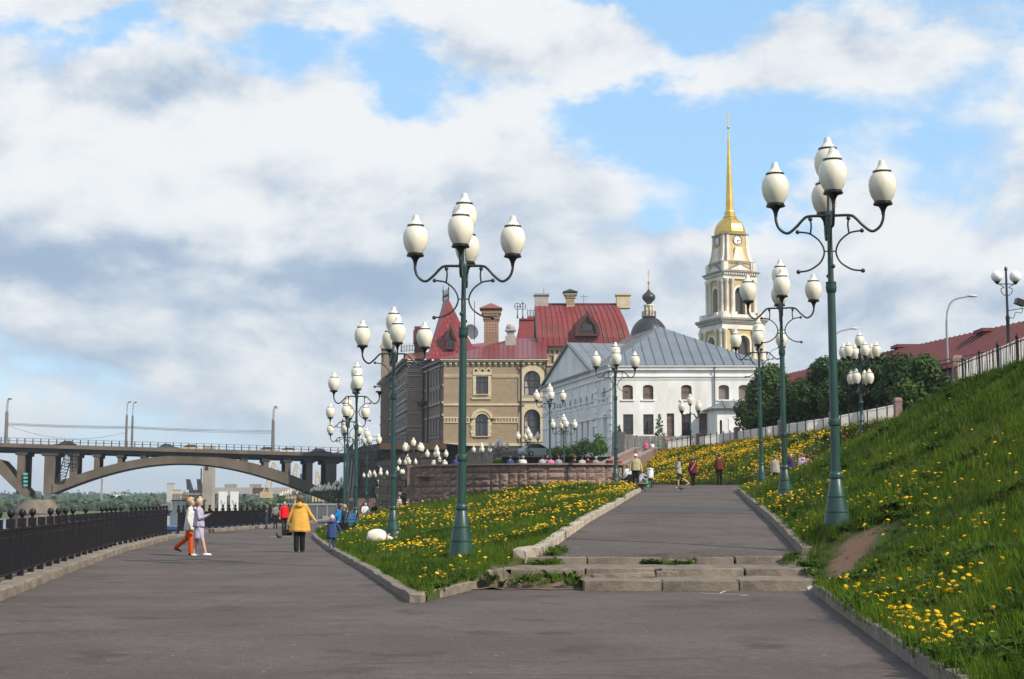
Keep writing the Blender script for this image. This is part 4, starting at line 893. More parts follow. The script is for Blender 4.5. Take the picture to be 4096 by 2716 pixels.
# inner wing: frontal wall further back, then its own river side
D3 = 217.0; xa, xb = m_(1630, 1500, D3)[0], m_(1699, 1500, D3)[0]; zE3 = m_(1650, 1440, D3)[1]; M3 = Matrix.Translation((0, D3, 0))
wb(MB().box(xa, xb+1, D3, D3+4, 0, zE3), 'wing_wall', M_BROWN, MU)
sb = MB()
for py, pr in ((1446, .7), (1456, .45), (1476, .12), (1484, .2), (1500, .15), (1552, .15), (1560, .1), (1650, .12), (1703, .15), (1720, .1)): sb.box(xa-.05, xb, -pr, -.002, m_(0, py+4, D3)[1], m_(0, py, D3)[1], 0, M3)
for k in range(7): sb.box(xa+.15+k*.34, xa+.35+k*.34, -.25, -.003, m_(0, 1470, D3)[1], m_(0, 1461, D3)[1], 0, M3)
wb(sb, 'wing_bands', M_GREYTR, MU)
oW = (m_(1527, 1500, 262)[0], 262.0); dW = Vector((xa, D3))-Vector(oW); LW = dW.length; dW = dW/LW; MW = frame(oW, dW); sw = []
for i in range(15):
    f = .03+i*.064
    for a, b in ((.10, .24), (.30, .44), (.48, .56), (.60, .72), (.80, .92)): sw.append(srect(0, 0, 0, 0)) if False else sw.append(rect(LW*f, LW*(f+.034), zB-1+(zE3-zB)*a, zB-1+(zE3-zB)*b))
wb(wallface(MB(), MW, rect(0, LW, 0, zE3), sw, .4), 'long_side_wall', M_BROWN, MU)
for w in sw: wb(ringtrim(MB().prism(w, MW @ Matrix.Translation((0, .35, 0)), .05, 1), MW, w, offs(w, .28), -.12, 0), 'window', [M_GREYTR, M_DGL2], MU)
sb = MB()
for a, pr in ((.27, .3), (.46, .3), (.57, .25), (.75, .25), (.95, .5), (.985, .9)): sb.box(0, LW, -pr, -.002, zB-1+(zE3-zB+1)*a, zB-1+(zE3-zB+1)*a+.35, 0, MW)
wb(sb, 'long_side_bands', M_GREYTR, MU)
# end pavilion with steep gable at the far left
pv = at(1560, 1500, 240); wb(MB().box(m_(1540, 0, 245)[0]-.0, m_(1590, 0, 245)[0], 244, 252, 0, m_(0, 1395, 245)[1]).add([(m_(1540, 0, 245)[0]-.3, 243.6, m_(0, 1395, 245)[1]), (m_(1590, 0, 245)[0]+.3, 243.6, m_(0, 1395, 245)[1]), (m_(1562, 0, 245)[0], 247, m_(0, 1318, 245)[1]), (m_(1562, 0, 245)[0], 252, m_(0, 1318, 245)[1])], [(0, 1, 2), (1, 3, 2), (0, 2, 3)]), 'end_pavilion', M_BROWN, MU)
# ---- roofs
rfm = empty('roof'); rfm.parent = MU; rfm.location = -Vector(MU.location)
ez = zE+.05; E0, E1 = Vector((xL-.6, DM-.7, ez)), Vector((xR+.2, DM-.7, ez)); R0, R1 = at(2059, 1353, DM+9), at(2185, 1353, DM+9)
roofplane(rfm, [E0, E1, R1, R0], 22, E0, E1, R0, M_WINE, M_REDS)
E2 = MS @ Vector((-.4, -.7, ez)); roofplane(rfm, [E2, E0, R0, R0+Vector((-2, 8, 0))], 9, E2, E0, R0, M_RED, M_REDS)
# tall hipped tower roof clad in diamond shingles
ap0, ap1 = at(1794, 1196, 219), at(1772, 1205, 226); D4 = 212.0; bl, br = at(1706, 1432, D4), at(1915, 1400, D4); br.z = bl.z; bl2, br2 = bl+Vector((-1, 20, 0)), br+Vector((0, 20, 0))
tp = empty('tower_roof'); tp.parent = MU; tp.location = -Vector(MU.location)
def plainroof(name, pts, m, parent, th=.06):
    pts = [Vector(p) for p in pts]; n = len(pts); nr = (pts[1]-pts[0]).cross(pts[2]-pts[0]).normalized(); nr = nr if nr.z > 0 else -nr
    return wb(MB().add(pts+[p-nr*th for p in pts], [tuple(range(n)), tuple(range(2*n-1, n-1, -1))]+[(i, (i+1) % n, n+(i+1) % n, n+i) for i in range(n)]), name, m, parent)
plainroof('slope', [bl, br, ap0], M_SHNG, tp); plainroof('slope', [bl2, bl, ap0, ap1], M_REDS, tp); plainroof('slope', [br, br2, ap1, ap0], M_SHNG, tp)
nrm = (br-bl).cross(ap0-bl).normalized(); nrm = nrm if nrm.y < 0 else -nrm; eu = (br-bl).normalized(); ev = nrm.cross(eu); ev = ev if ev.z > 0 else -ev; W_ = (br-bl).length; apx, apy = (ap0-bl).dot(eu), (ap0-bl).dot(ev)
rows_ = 13; hstep = apy/rows_*1.0; sw_ = .62
me_sh = None
for r in range(rows_+1):
    v = r*apy/rows_
    for c in range(-2, 40):
        u = (c+(.5 if r % 2 else 0))*sw_
        lft, rgt = apx*v/apy, W_+(apx-W_)*v/apy
        if u < lft+.25 or u > rgt-.25 or v > apy-.5: continue
        if me_sh is None:
            a = Vector((0, 0, 0)); pts = [eu*0+ev*(-hstep*.62), eu*sw_*.48, ev*hstep*.62, -eu*sw_*.48]
            pts2 = [pts[0]+nrm*.07, pts[1]+nrm*.045, pts[2]+nrm*.01, pts[3]+nrm*.045]
            me_sh = MB().add(pts2+[p for p in pts], [(0, 1, 2, 3), (0, 4, 5, 1), (0, 3, 7, 4)]).mesh('shingle', M_SHNG)
        share('shingle', me_sh, tp, bl+eu*u+ev*v)
def ironfence(p, q, h, n, parent, name='roof_cresting', ends=True):
    p, q = Vector(p), Vector(q); mb = MB().bar(p+Vector((0, 0, .1)), q+Vector((0, 0, .1)), .07).bar(p+Vector((0, 0, h*.7)), q+Vector((0, 0, h*.7)), .07)
    for k in range(n+1):
        c = p.lerp(q, k/n); mb.bar(c, c+Vector((0, 0, h)), .06)
        if k < n:
            d = p.lerp(q, (k+.5)/n); mb.tube([d+Vector((0, 0, h*.4))+(q-p).normalized()*(math.cos(t)*.22)+Vector((0, 0, math.sin(t)*.22)) for t in np.linspace(0, 6.28, 9)], .03, 4)
    if ends:
        for c in (p, q): mb.lathe([(.10, 0), (.07, h*.9), (.14, h), (.05, h*1.1), (.03, h*1.5), (0, h*1.7)], 6, c)
    return wb(mb, name, M_BLK, parent)
ironfence(ap0, ap1, 1.6, 6, MU)
def dormer(cx_px, pz0, pz1, half_px, D, dep, m_roof, ogee=False):
    a = at(cx_px-half_px, pz0, D); b = at(cx_px+half_px, pz0, D); t = at(cx_px, pz1, D); z0, zt = a.z, t.z; h = zt-z0; c = t.x; w = (b.x-a.x)/2; Md = Matrix.Translation((0, D, 0))
    if ogee: po = [(c-w, z0), (c+w, z0), (c+w, z0+h*.12), (c+w*.9, z0+h*.38), (c+w*.62, z0+h*.58), (c+w*.28, z0+h*.74), (c+w*.10, z0+h*.88), (c, zt), (c-w*.10, z0+h*.88), (c-w*.28, z0+h*.74), (c-w*.62, z0+h*.58), (c-w*.9, z0+h*.38), (c-w, z0+h*.12)]
    else: po = [(c-w*.75, z0), (c+w*.75, z0), (c+w*.75, z0+h*.36), (c+w, z0+h*.36), (c, zt), (c-w, z0+h*.36), (c-w*.75, z0+h*.36)]
    d = wb(MB().prism(po, Md, dep), 'dormer', M_REDS if ogee else M_PIPE, MU)
    pi = [(c+(x-c)*.74, z0+.15+(z-z0)*.74) for x, z in po]; wb(ringtrim(MB(), Md, pi, offs(po, .12), -.35, .0), 'dormer_frame', mat('dormer_dark_red', (.075, .02, .018), .6, .2, 3), d)
    wb(MB().prism(pi, Md @ Matrix.Translation((0, -.06, 0)), .03), 'dormer_face', M_PIPE, d)
    nw = 3 if ogee else 2
    for k in range(nw):
        x0 = c-w*.42+w*.84*k/nw; zz = z0+h*(.18 if ogee else .08); wb(MB().prism(archp(x0+.05, x0+w*.84/nw-.05, zz, zz+h*.26, .2, 6), Md @ Matrix.Translation((0, -.12, 0)), .03), 'dormer_window', M_DKGL, d)
dormer(1803, 1394, 1298, 21, 212.7, 6, M_SHNG)
plainroof('lower_roof', [at(1700, 1434, 211), at(1840, 1434, 211), at(1960, 1368, 222), at(1720, 1395, 222)], mat('bright_red_metal', (.30, .012, .022), .42, .15, .6), MU)
plainroof('wing_eave_roof', [at(1605, 1436, D3-.8), at(1722, 1432, D3-.8), at(1722, 1408, D3+3), at(1632, 1412, D3+3)], mat('orange_metal', (.30, .09, .035), .5, .15, .6), MU)
a, b = at(1657, 1386, 222), at(1693, 1305, 222); wb(MB().box(a.x, b.x, 222, 224, a.z-2, b.z).box(a.x-.15, a.x+.35, 221.8, 224.2, a.z+.4, b.z-.6), 'roof_box', M_REDS, MU)
ironfence(at(1605, 1408, 220), at(1660, 1405, 220), 1.25, 5, MU)
# brick chimney with corbelled head and metal cap
def chimney(pxa, pxb, pyb, pyt, D, cap_a, cap_b, pycap, m, capm, patt=True, name='chimney'):
    a, b = at(pxa, pyb, D), at(pxb, pyt, D); w = b.x-a.x; h = b.z-a.z; x0, x1 = a.x, b.x
    mb = MB().box(x0, x1, D, D+w, a.z-3, b.z-h*.30)
    for k, (e, f0, f1) in enumerate(((.06, .30, .26), (.16, .26, .19), (.10, .19, .17), (.22, .17, .10), (.38, .10, .045), (.28, .045, 0))): mb.box(x0-e, x1+e, D-e, D+w+e, b.z-h*f0, b.z-h*f1)
    c = wb(mb, name, m, MU)
    if patt:
        pm = MB(); n = 5
        for r in range(4):
            for k in range(n): pm.box(x0+w*(k+.14)/n, x0+w*(k+.78)/n, D-.05, D-.001, b.z-h*(.40+.07*r), b.z-h*(.40+.07*r)+h*.045)
        for k in range(6): pm.box(x0+w*(k+.05)/6, x0+w*(k+.55)/6, D-.33, D-.28, b.z-h*.16, b.z-h*.115)
        wb(pm, 'brick_pattern', mat('pale_brick', (.42, .29, .20), .9, .1, 3), c)
    A_, B_ = at(cap_a, pyt, D).x, at(cap_b, pyt, D).x; zt = at(cap_a, pycap, D).z; zc0 = b.z+(zt-b.z)*.22; mid = ((A_+B_)/2, D+w/2); e = (B_-A_)/2
    v = [(mid[0]+sx*e, mid[1]+sy*e, zc0) for sx, sy in ((-1, -1), (1, -1), (1, 1), (-1, 1))]+[(mid[0], mid[1], zt)]+[(mid[0]+sx*e*.97, mid[1]+sy*e*.97, zc0-.12) for sx, sy in ((-1, -1), (1, -1), (1, 1), (-1, 1))]
    wb(MB().add(v, [(0, 1, 4), (1, 2, 4), (2, 3, 4), (3, 0, 4), (5, 6, 1, 0), (6, 7, 2, 1), (7, 8, 3, 2), (8, 5, 0, 3), (8, 7, 6, 5)]), 'chimney_cap', capm, c)
    cp_ = MB()
    for sx in (x0+.1, x1-.1):
        for sy in (D+.1, D+w-.1): cp_.bar((sx, sy, b.z-.01), (sx, sy, zc0), .09)
    wb(cp_, 'cap_legs', M_BLK, c)
    return c
chimney(1936, 1994, 1384, 1240, 214, 1918, 2009, 1208, M_BRK, mat('copper_cap', (.26, .085, .05), .5, .2, 2))
p = at(2042, 1378, 211); q = at(2042, 1295, 211); wb(MB().box(p.x-.75, p.x+.75, 210.5, 212, p.z-1, p.z+1.2).box(p.x-.55, p.x+.55, 210.7, 211.8, p.z+1.2, p.z+2.0).box(p.x-.8, p.x+.8, 210.4, 212.1, p.z+1.95, p.z+2.15).lathe([(.62, p.z+2.15), (.66, q.z-.5), (.45, q.z-.1), (0, q.z)], 8, (p.x, 211.25, 0)), 'stone_chimney', M_GREYTR, MU)
wb(MB().bar(at(1898, 1362, 215), at(1898, 1205, 215), .09), 'flagpole', M_BLK, MU)
p = at(1880, 1330, 216); wb(MB().lathe([(0, 0), (.5, .06), (.95, .25), (1.15, .45)], 16, p, 0, False, Matrix.Rotation(1.4, 4, 'X') @ Matrix.Rotation(.5, 4, 'Y')), 'satellite_dish', M_PALE, MU, 60)
# red mansard pavilion with cresting and finials, behind
a, b = at(2054, 1351, 232), at(2144, 1259, 232); mz = MB(); dx = .9
pts0 = [(a.x, 232, a.z-2), (b.x+2, 232, a.z-2), (b.x+2, 244, a.z-2), (a.x, 244, a.z-2)]; pts1 = [(a.x+1.1, 233.2, b.z-.7), (b.x+2, 233.2, b.z-.7), (b.x+2, 243, b.z-.7), (a.x+1.1, 243, b.z-.7)]
mz.loft([pts0, pts1]); mz.box(a.x+.9, b.x+2, 233.0, 243.2, b.z-.7, b.z-.45); mz.box(a.x+2.2, b.x+2, 234, 243, b.z-.45, b.z)
wb(mz, 'mansard_roof', M_RED, MU)
ironfence((a.x+2.2, 234, b.z), (b.x+1.5, 234, b.z), 1.3, 6, MU, ends=False)
for px, py in ((2070, 1212), (2091, 1200)):
    t = at(px, py, 232.5); bz = b.z-.5; mb = MB().lathe([(.16, bz), (.07, bz+.5), (.05, t.z-.8), (.09, t.z-.7), (0, t.z)], 6, (t.x, 232.5, 0)); mb.tube([(t.x+.5*math.cos(u), 232.5, bz+1.9+.5*math.sin(u)) for u in np.linspace(0, 6.28, 13)], .05, 5).bar((t.x-.5, 232.5, bz+1.9), (t.x+.5, 232.5, bz+1.9), .06); wb(mb, 'finial', M_BLK, MU)
# big bell-cast gable roof block on the right
DG = 212.0
a, b = at(2155, 1383, DG), at(2520, 1383, DG); zt = at(2147, 1218, DG+6).z; x0, x1 = a.x, b.x; zw = a.z
wb(MB().box(x0+.6, x1-.6, DG+.6, DG+14, 0, zw), 'gable_block_wall', M_BEIGE, MU)
prof = []
for t in np.linspace(0, 1, 9): prof.append((DG-.4+6.4*(t**1.45 if t < 1 else 1)*1.0*(.55*t+.45), zw-.1+(zt-zw+.1)*(t**.80)))
rings = [[(x0-.2+(.9 if i else 0)*0+1.05*(t/8.0)*(1 if True else 0), y, z) for t, (y, z) in enumerate(prof)] for i in range(1)]
mbr = MB(); L0 = [Vector((x0-.1-.05*t, y, z)) for t, (y, z) in enumerate(prof)]; L1 = [Vector((x1+.3-.22*t, y, z)) for t, (y, z) in enumerate(prof)]
mbr.loft([L0, L1], closed=False); mbr.loft([[v-Vector((0, -.12, .1)) for v in L0], [v-Vector((0, -.12, .1)) for v in L1]], closed=False)
rb = wb(mbr, 'gable_roof', M_RED, MU)
back = MB().add([L0[-1], L1[-1], L1[-1]+Vector((.5, 7, zw-zt)), L0[-1]+Vector((0, 7, zw-zt))], [(0, 1, 2, 3)]); wb(back, 'gable_roof_back', M_RED, MU)
wb(MB().add([v for v in L0]+[Vector((L0[0].x, DG+13, zw)), Vector((L0[-1].x, DG+7.5, zt))], [tuple(range(9))+(10, 9)]), 'gable_end', M_GREYTR, MU)
for k in range(1, 17):
    f = k/17; wb(MB().tube([L0[i].lerp(L1[i], f)+Vector((.25*math.sin(k*1.7+i*.4)*.3, -.04, .03)) for i in range(9)], .055, 5), 'roof_seam', M_REDS, MU)
wb(MB().bar(L0[-1]+Vector((0, 0, .08)), L1[-1]+Vector((0, 0, .08)), .3, .2), 'ridge_cap', M_REDS, MU)
for px in (2163, 2490):
    c = at(px, 1218, DG+6); wb(MB().box(c.x-.9, c.x+1.1, DG+5.3, DG+7, c.z-.6, c.z+1.3).box(c.x-1.05, c.x+1.25, DG+5.1, DG+7.2, c.z+1.3, c.z+1.55), 'ridge_stone', M_CREAM if px > 2400 else M_GREYTR, MU)
dormer(2349, 1341, 1241, 47, DG-.7, 6, M_RED, True)
chimney(2266, 2298, 1246, 1172, DG+5, 2251, 2311, 1153, mat('pale_chimney_brick', (.42, .34, .22), .9, .1, 3), M_BLK, True)
for px, py in ((2175, 1155), (2335, 1178)):
    t = at(px, py, DG+6); wb(MB().bar((t.x, DG+6, t.z-3), t, .06).bar((t.x-.5 if px > 2300 else t.x, DG+6, t.z-.3), (t.x+.6 if px > 2300 else t.x+.01, DG+6, t.z-.3), .05), 'antenna', M_BLK, MU)
tr = MB(); zz = zw
for py, pr, th in ((1384, .7, .35), (1392, .45, .3), (1414, .15, .25), (1455, .2, .3)): z = at(0, py, DG+.6).z; tr.box(x0+.6-pr, x1, DG+.6-pr, DG+.599, z-th, z)
x = x0+.7
while x < x1: tr.box(x, x+.35, DG+.3, DG+.598, at(0, 1412, DG).z, at(0, 1398, DG).z); x += .7
for px in (2186, 2222, 2236): c = at(px, 1440, DG).x; tr.box(c-.25, c+.25, DG+.35, DG+.597, at(0, 1452, DG).z, at(0, 1417, DG).z)
wb(tr, 'gable_block_trim', M_CREAM, MU)
for px0, px1, p0, p1 in ((2242, 2262, 1455, 1420), (2236, 2262, 1530, 1480)):
    w = archp(at(px0, 0, DG+.6).x, at(px1, 0, DG+.6).x, at(0, p0, DG+.6).z, at(0, p1, DG+.6).z); Mg = Matrix.Translation((0, DG+.55, 0))
    wn = wb(MB().prism(w, Mg, .04), 'window', M_DGL2, MU); wb(ringtrim(MB(), Mg, w, offs(w, .35), -.15, .0), 'surround', M_CREAM, wn)
# ---------------------------------------------------------------- bastion of dark rough stone under the museum
M_BAST = mat('dark_bastion_stone', (0.062, 0.048, 0.042), 0.9, 0.3, 0.35, col2=(0.026, 0.022, 0.021), bump=.8, bscale=3, streak=(1, 1, .5), island=.2)
M_RSTB = mat('rusty_brown_stone', (.085, .045, .025), .9, .3, .5, col2=(.04, .025, .018))
DB = 194.0
BA = empty('stone_bastion', (at(1600, 2030, DB).x, DB, 0), 0, 'dark weathered stone bastion and retaining wall below the museum', 'wall')
top = [(at(1770, 1771, DB).x, DB), (at(1628, 1768, DB).x, DB), (at(1520, 1770, DB).x, DB+1), (at(1452, 1775, DB+6).x, DB+6), (at(1412, 1790, DB+20).x, DB+20), (at(1395, 1800, DB+44).x, DB+44)]
zts = [9.2, 9.25, 9.2, 9.1, 9.0, 9.2]; mb = MB()
for i in range(len(top)-1):
    (x0, y0), (x1, y1) = top[i], top[i+1]; d = Vector((x1-x0, y1-y0, 0)); n = Vector((-d.y, d.x, 0)).normalized(); n = n if n.y < 0 or (abs(n.y) < .3 and n.x < 0) else -n
    bt = 1.1; mb.add([Vector((x0, y0, zts[i])), Vector((x1, y1, zts[i+1])), Vector((x1, y1, -2))+n*bt, Vector((x0, y0, -2))+n*bt], [(0, 1, 2, 3)])
mb.add([Vector((x, y, z)) for (x, y), z in zip(top, zts)]+[Vector((top[-1][0]+30, top[-1][1]+5, 9.2)), Vector((top[0][0]+20, 250, 9.2)), Vector((top[0][0], DB+.1, 9.2))], [tuple(range(9))])
wb(mb, 'core', mat('bastion_mortar', (.022, .019, .018), .95, .2, 1), BA)
# coursed rough blocks standing proud of the core
blk = []
for k in range(5):
    me = block(1, 1, 1, 90+k, .05, .06, 0); me.materials.append(M_BAST); blk.append(me)
tot = 0
for i in range(len(top)-1):
    (x0, y0), (x1, y1) = top[i], top[i+1]; d = Vector((x1-x0, y1-y0, 0)); Ls = d.length; d.normalize(); n = Vector((-d.y, d.x, 0)); n = n if n.y < 0 or (abs(n.y) < .3 and n.x < 0) else -n
    nr = 10
    for r in range(nr):
        z0 = -.2+r*.92; nb = max(2, int(Ls/1.9)); off_ = .5 if r % 2 else 0
        for k in range(nb):
            c = Vector((x0, y0, 0))+d*((k+.5+off_*.6)*Ls/nb); 
            if (c-Vector((x0, y0, 0))).length > Ls-.2: continue
            c += n*(1.1*(9.1-z0-.46)/11.2+.02); tot += 1
            share('stone_block', random.choice(blk), BA, (c.x-BA.location.x, c.y-BA.location.y, z0), (0, 0, math.atan2(d.y, d.x)), (Ls/nb-.06, .5, .86))
wb(MB().box(top[2][0], top[0][0]+.5, DB-.75, DB+.2, 8.35, 9.15), 'rusty_top_band', M_RSTB, BA)
rl = MB()
for i in range(len(top)-1):
    p, q = Vector((*top[i], zts[i])), Vector((*top[i+1], zts[i+1]))
    for z in (.5, 1.0): rl.bar(p+Vector((0, 0, z)), q+Vector((0, 0, z)), .06)
    for k in range(int((q-p).length/2.2)+1): c = p.lerp(q, k/max(1, int((q-p).length/2.2))); rl.bar(c, c+Vector((0, 0, 1.05)), .07)
wb(rl, 'top_railing', M_BLK, BA)
print('bastion blocks', tot)
# tall leaning stone ribs on the river side of the bastion
for k in range(7):
    f = k/6; a = Vector((top[3][0]*(1-f)+top[4][0]*f, top[3][1]*(1-f)+top[4][1]*f, 0)); wb(MB().bar(a+Vector((-1.0, -.8, .5)), a+Vector((-.45, -.5, 7.2)), .9, .7), 'buttress', M_GREYTR if k % 2 else M_BAST, BA)
# ================================================================ granite viewing platform
M_GRAN = mat('pink_grey_granite_block', (0.235, 0.155, 0.130), 0.8, 0.18, 3.0, col2=(0.150, 0.100, 0.086), bump=.9, bscale=7, island=.22)
M_GCAP = mat('pink_granite_coping', (0.25, 0.17, 0.14), 0.7, 0.12, 5, col2=(.18, .125, .105))
M_MORT = mat('dark_mortar', (0.045, 0.034, 0.03), .95, .2, 4)
M_PAVE = mat('terrace_paving', (0.22, 0.19, 0.17), .9, .15, 1.5, bump=.2)
wall_pts = []
for i in range(25):
    f = i/24; px = 957*1.732+(1441*1.732-957*1.732)*f; D = 88.6-3.4*f-2.2*math.sin(math.pi*f); wall_pts.append(Vector((at(px, 1860, D).x, D, 0)))
ZC = 3.62
GW = empty('granite_wall', (wall_pts[12].x, wall_pts[12].y, 1.6), 0, 'curved retaining wall of rough pinkish granite blocks below the viewing platform', 'wall')
def wpos(d):
    for i in range(24):
        s = (wall_pts[i+1]-wall_pts[i]).length
        if d <= s or i == 23: return wall_pts[i].lerp(wall_pts[i+1], d/s), (wall_pts[i+1]-wall_pts[i]).normalized()
        d -= s
WLEN = sum((wall_pts[i+1]-wall_pts[i]).length for i in range(24))
core = MB(); rr = [[Vector((p.x, p.y+.18, 0.0)), Vector((p.x, p.y+.18, ZC-.02)), Vector((p.x, p.y+.7, ZC-.02)), Vector((p.x, p.y+.7, 0.0))] for p in wall_pts]; core.loft(rr)
wb(core, 'core', M_MORT, GW)
gr = random.Random(5); CW, RH = 0.545, 0.40; ncol = int(WLEN/CW); nrow = 8; CW = WLEN/ncol; used = set()
gm = {}
def gmesh(w, h, k):
    if (w, h, k) not in gm:
        r = random.Random(w*100+h*10+k); bm = bmesh.new(); bmesh.ops.create_grid(bm, x_segments=4*w if w > 1 else 4, y_segments=4*h if h > 1 else 3, size=.5)
        L_, H_ = w*CW-.022, h*RH-.022
        for v in bm.verts:
            x, z = v.co.x*L_, v.co.y*H_; ed = min(L_/2-abs(x), H_/2-abs(z)); y = -.03 if ed < .01 else -.06-r.uniform(0, .075)
            if ed > .01: x += r.uniform(-.03, .03); z += r.uniform(-.03, .03)
            v.co = Vector((x, y, z))
        ex_ = bmesh.ops.extrude_edge_only(bm, edges=[e for e in bm.edges if e.is_boundary]); 
        for v in [g for g in ex_['geom'] if isinstance(g, bmesh.types.BMVert)]: v.co.y = .22
        bmesh.ops.recalc_face_normals(bm, faces=bm.faces); me = bpy.data.meshes.new('granite_block'); bm.to_mesh(me); bm.free(); me.materials.append(M_GRAN); gm[(w, h, k)] = me
    return gm[(w, h, k)]
for r in range(nrow):
    for c in range(ncol):
        if (r, c) in used: continue
        t = gr.random(); w, h = 1, 1
        if t < .26 and c+1 < ncol and (r, c+1) not in used: w = 2
        elif t < .46 and r+1 < nrow: h = 2
        for a in range(h):
            for b in range(w): used.add((r+a, c+b))
        ztop = ZC-.03-r*RH; zc2 = ztop-h*RH/2; p, d = wpos((c+w/2)*CW)
        if ztop < bank(max(bxk(min(p.y, 88)), min(p.x, bxr(min(p.y, 88)))), min(p.y, 88))-.35: continue
        share('granite_block', gmesh(w, h, gr.randrange(3)), GW, (p.x-GW.location.x, p.y-GW.location.y+.1, zc2-GW.location.z), (0, 0, math.atan2(d.y, d.x)))
cop = MB(); 
for i in range(0, 24, 2):
    a, b = wall_pts[i], wall_pts[i+2]; d = (b-a).normalized(); n = Vector((d.y, -d.x, 0)); m2 = wall_pts[i+1]
    cop = MB(); ring = lambda p: [p+n*.16+Vector((0, 0, ZC)), p+n*.16+Vector((0, 0, ZC+.09)), p-n*.85+Vector((0, 0, ZC+.10)), p-n*.85+Vector((0, 0, ZC))]
    cop.loft([ring(a+d*.01), ring(m2), ring(b-d*.01)]); wb(cop, 'coping_slab', M_GCAP, GW)
# return of the wall at its right end
e_ = wall_pts[-1]; wb(MB().box(e_.x-.05, e_.x+.42, e_.y-.1, e_.y+14, 1.5, ZC-.01).box(e_.x-.1, e_.x+.5, e_.y+.9, e_.y+14, ZC, ZC+.1), 'end_wall', M_GCAP, GW)
e0 = wall_pts[0]; wb(MB().box(e0.x-.42, e0.x+.04, e0.y+.02, e0.y+12, 0, ZC-.01).box(e0.x-.5, e0.x+.1, e0.y+.72, e0.y+12, ZC, ZC+.1), 'end_wall', M_GRAN, GW)
# platform floor behind the wall and lower ground beyond it
sheet('platform_paving', [[(x, y, 3.0) for x in (-5.7, 0, 6.6)] for y in (87.6, 100, 112, 131)], M_PAVE, smooth=False)
sheet('square_paving', [[(x, y, 1.5) for x in (-9, 0, 6, 14)] for y in (131, 150, 175, 196)], M_PAVE, smooth=False)
sheet('lower_terrace', [[(x, y, 0.72) for x in (-9.6, -7, -5.9)] for y in (100, 108, 115, 135)], M_PAVE, smooth=False)
# sloping low parapet to the left of the wall
LP = empty('sloping_parapet', (e0.x, e0.y, .6), 0, 'low sloping pink granite parapet running down left from the granite wall', 'wall')
a, b = Vector((e0.x-.2, e0.y-.1, 0)), Vector((at(1404, 2064, 89).x, 89, 0)); za, zb_ = at(1656, 2022, 88).z, at(1404, 2066, 89).z
nn = 6
for k in range(nn):
    p, q = a.lerp(b, k/nn), a.lerp(b, (k+1)/nn-.004); z0, z1 = za+(zb_-za)*k/nn, za+(zb_-za)*(k+1)/nn
    wb(MB().loft([[p+Vector((0, -.25, -.6)), p+Vector((0, -.25, z0-.15)), p+Vector((0, .35, z0-.15)), p+Vector((0, .35, -.6))], [q+Vector((0, -.25, -.6)), q+Vector((0, -.25, z1-.15)), q+Vector((0, .35, z1-.15)), q+Vector((0, .35, -.6))]]), 'parapet_block', M_GRAN, LP)
    wb(MB().loft([[p+Vector((0, -.36, z0-.148)), p+Vector((0, -.36, z0)), p+Vector((0, .45, z0+.02)), p+Vector((0, .45, z0-.148))], [q+Vector((0, -.36, z1-.148)), q+Vector((0, -.36, z1)), q+Vector((0, .45, z1+.02)), q+Vector((0, .45, z1-.148))]]), 'coping_slab', M_GCAP, LP)
# stairs up to the white building, between two sloping parapets
S0, S1 = Vector((6.9, 104.5, 3.45)), Vector((11.75, 130, 5.6)); sdv = (S1-S0); sd2 = Vector((sdv.x, sdv.y, 0)).normalized(); sn = Vector((sd2.y, -sd2.x, 0))
GS = empty('granite_stairs', S0, 0, 'pink granite stairs with two sloping parapets climbing to the white building', 'stairs')
for k in range(20):
    p = S0.lerp(S1, k/20); q = S0.lerp(S1, (k+1)/20); z = S0.z+(S1.z-S0.z)*(k+1)/20
    wb(MB().loft([[p-sn*.62+Vector((0, 0, -.3)), p+sn*.62+Vector((0, 0, -.3)), Vector((p.x, p.y, z))+sn*.62, Vector((p.x, p.y, z))-sn*.62], [q-sn*.62+Vector((0, 0, -.3)), q+sn*.62+Vector((0, 0, -.3)), Vector((q.x, q.y, z))+sn*.62, Vector((q.x, q.y, z))-sn*.62]]), 'step', M_GCAP, GS)
for off in (-.82, .82):
    p, q = S0+sn*off, S1+sn*off; wb(MB().loft([[p-sn*.22+Vector((0, 0, -.6)), p+sn*.22+Vector((0, 0, -.6)), p+sn*.22+Vector((0, 0, .6)), p-sn*.22+Vector((0, 0, .6))], [q-sn*.22+Vector((0, 0, -.6)), q+sn*.22+Vector((0, 0, -.6)), q+sn*.22+Vector((0, 0, .6)), q-sn*.22+Vector((0, 0, .6))]]), 'parapet', M_GRAN, GS)
    wb(MB().bar(p+Vector((0, 0, .66)), q+Vector((0, 0, .66)), .5, .12).bar(q+Vector((0, 0, .661)), q+sd2*2+Vector((0, 0, .661)), .5, .12), 'handrail_coping', M_GCAP, GS)
# bare earth bank under the white building's river side
M_REDS2 = mat('reddish_earth', (.13, .062, .042), .95, .3, .8, col2=(.07, .045, .03), bump=.8, bscale=6)
rows = []
for i in range(13):
    f = i/12; base = Vector(o3).lerp(Vector(o2), f); ax, ay = base.x-inn.x*.2, base.y-inn.y*.2
    rows.append([(ax-inn.x*9*(1-t)-(0 if f < .8 else 2*(f-.8)), ay-inn.y*9*(1-t)-9*(1-t)*f, 1.45+(5.2-1.45)*t**.9+.35*float(vnoise(i*.7, t*5, 1))) for t in np.linspace(0, 1, 10)])
sheet('earth_bank', rows, M_REDS2)
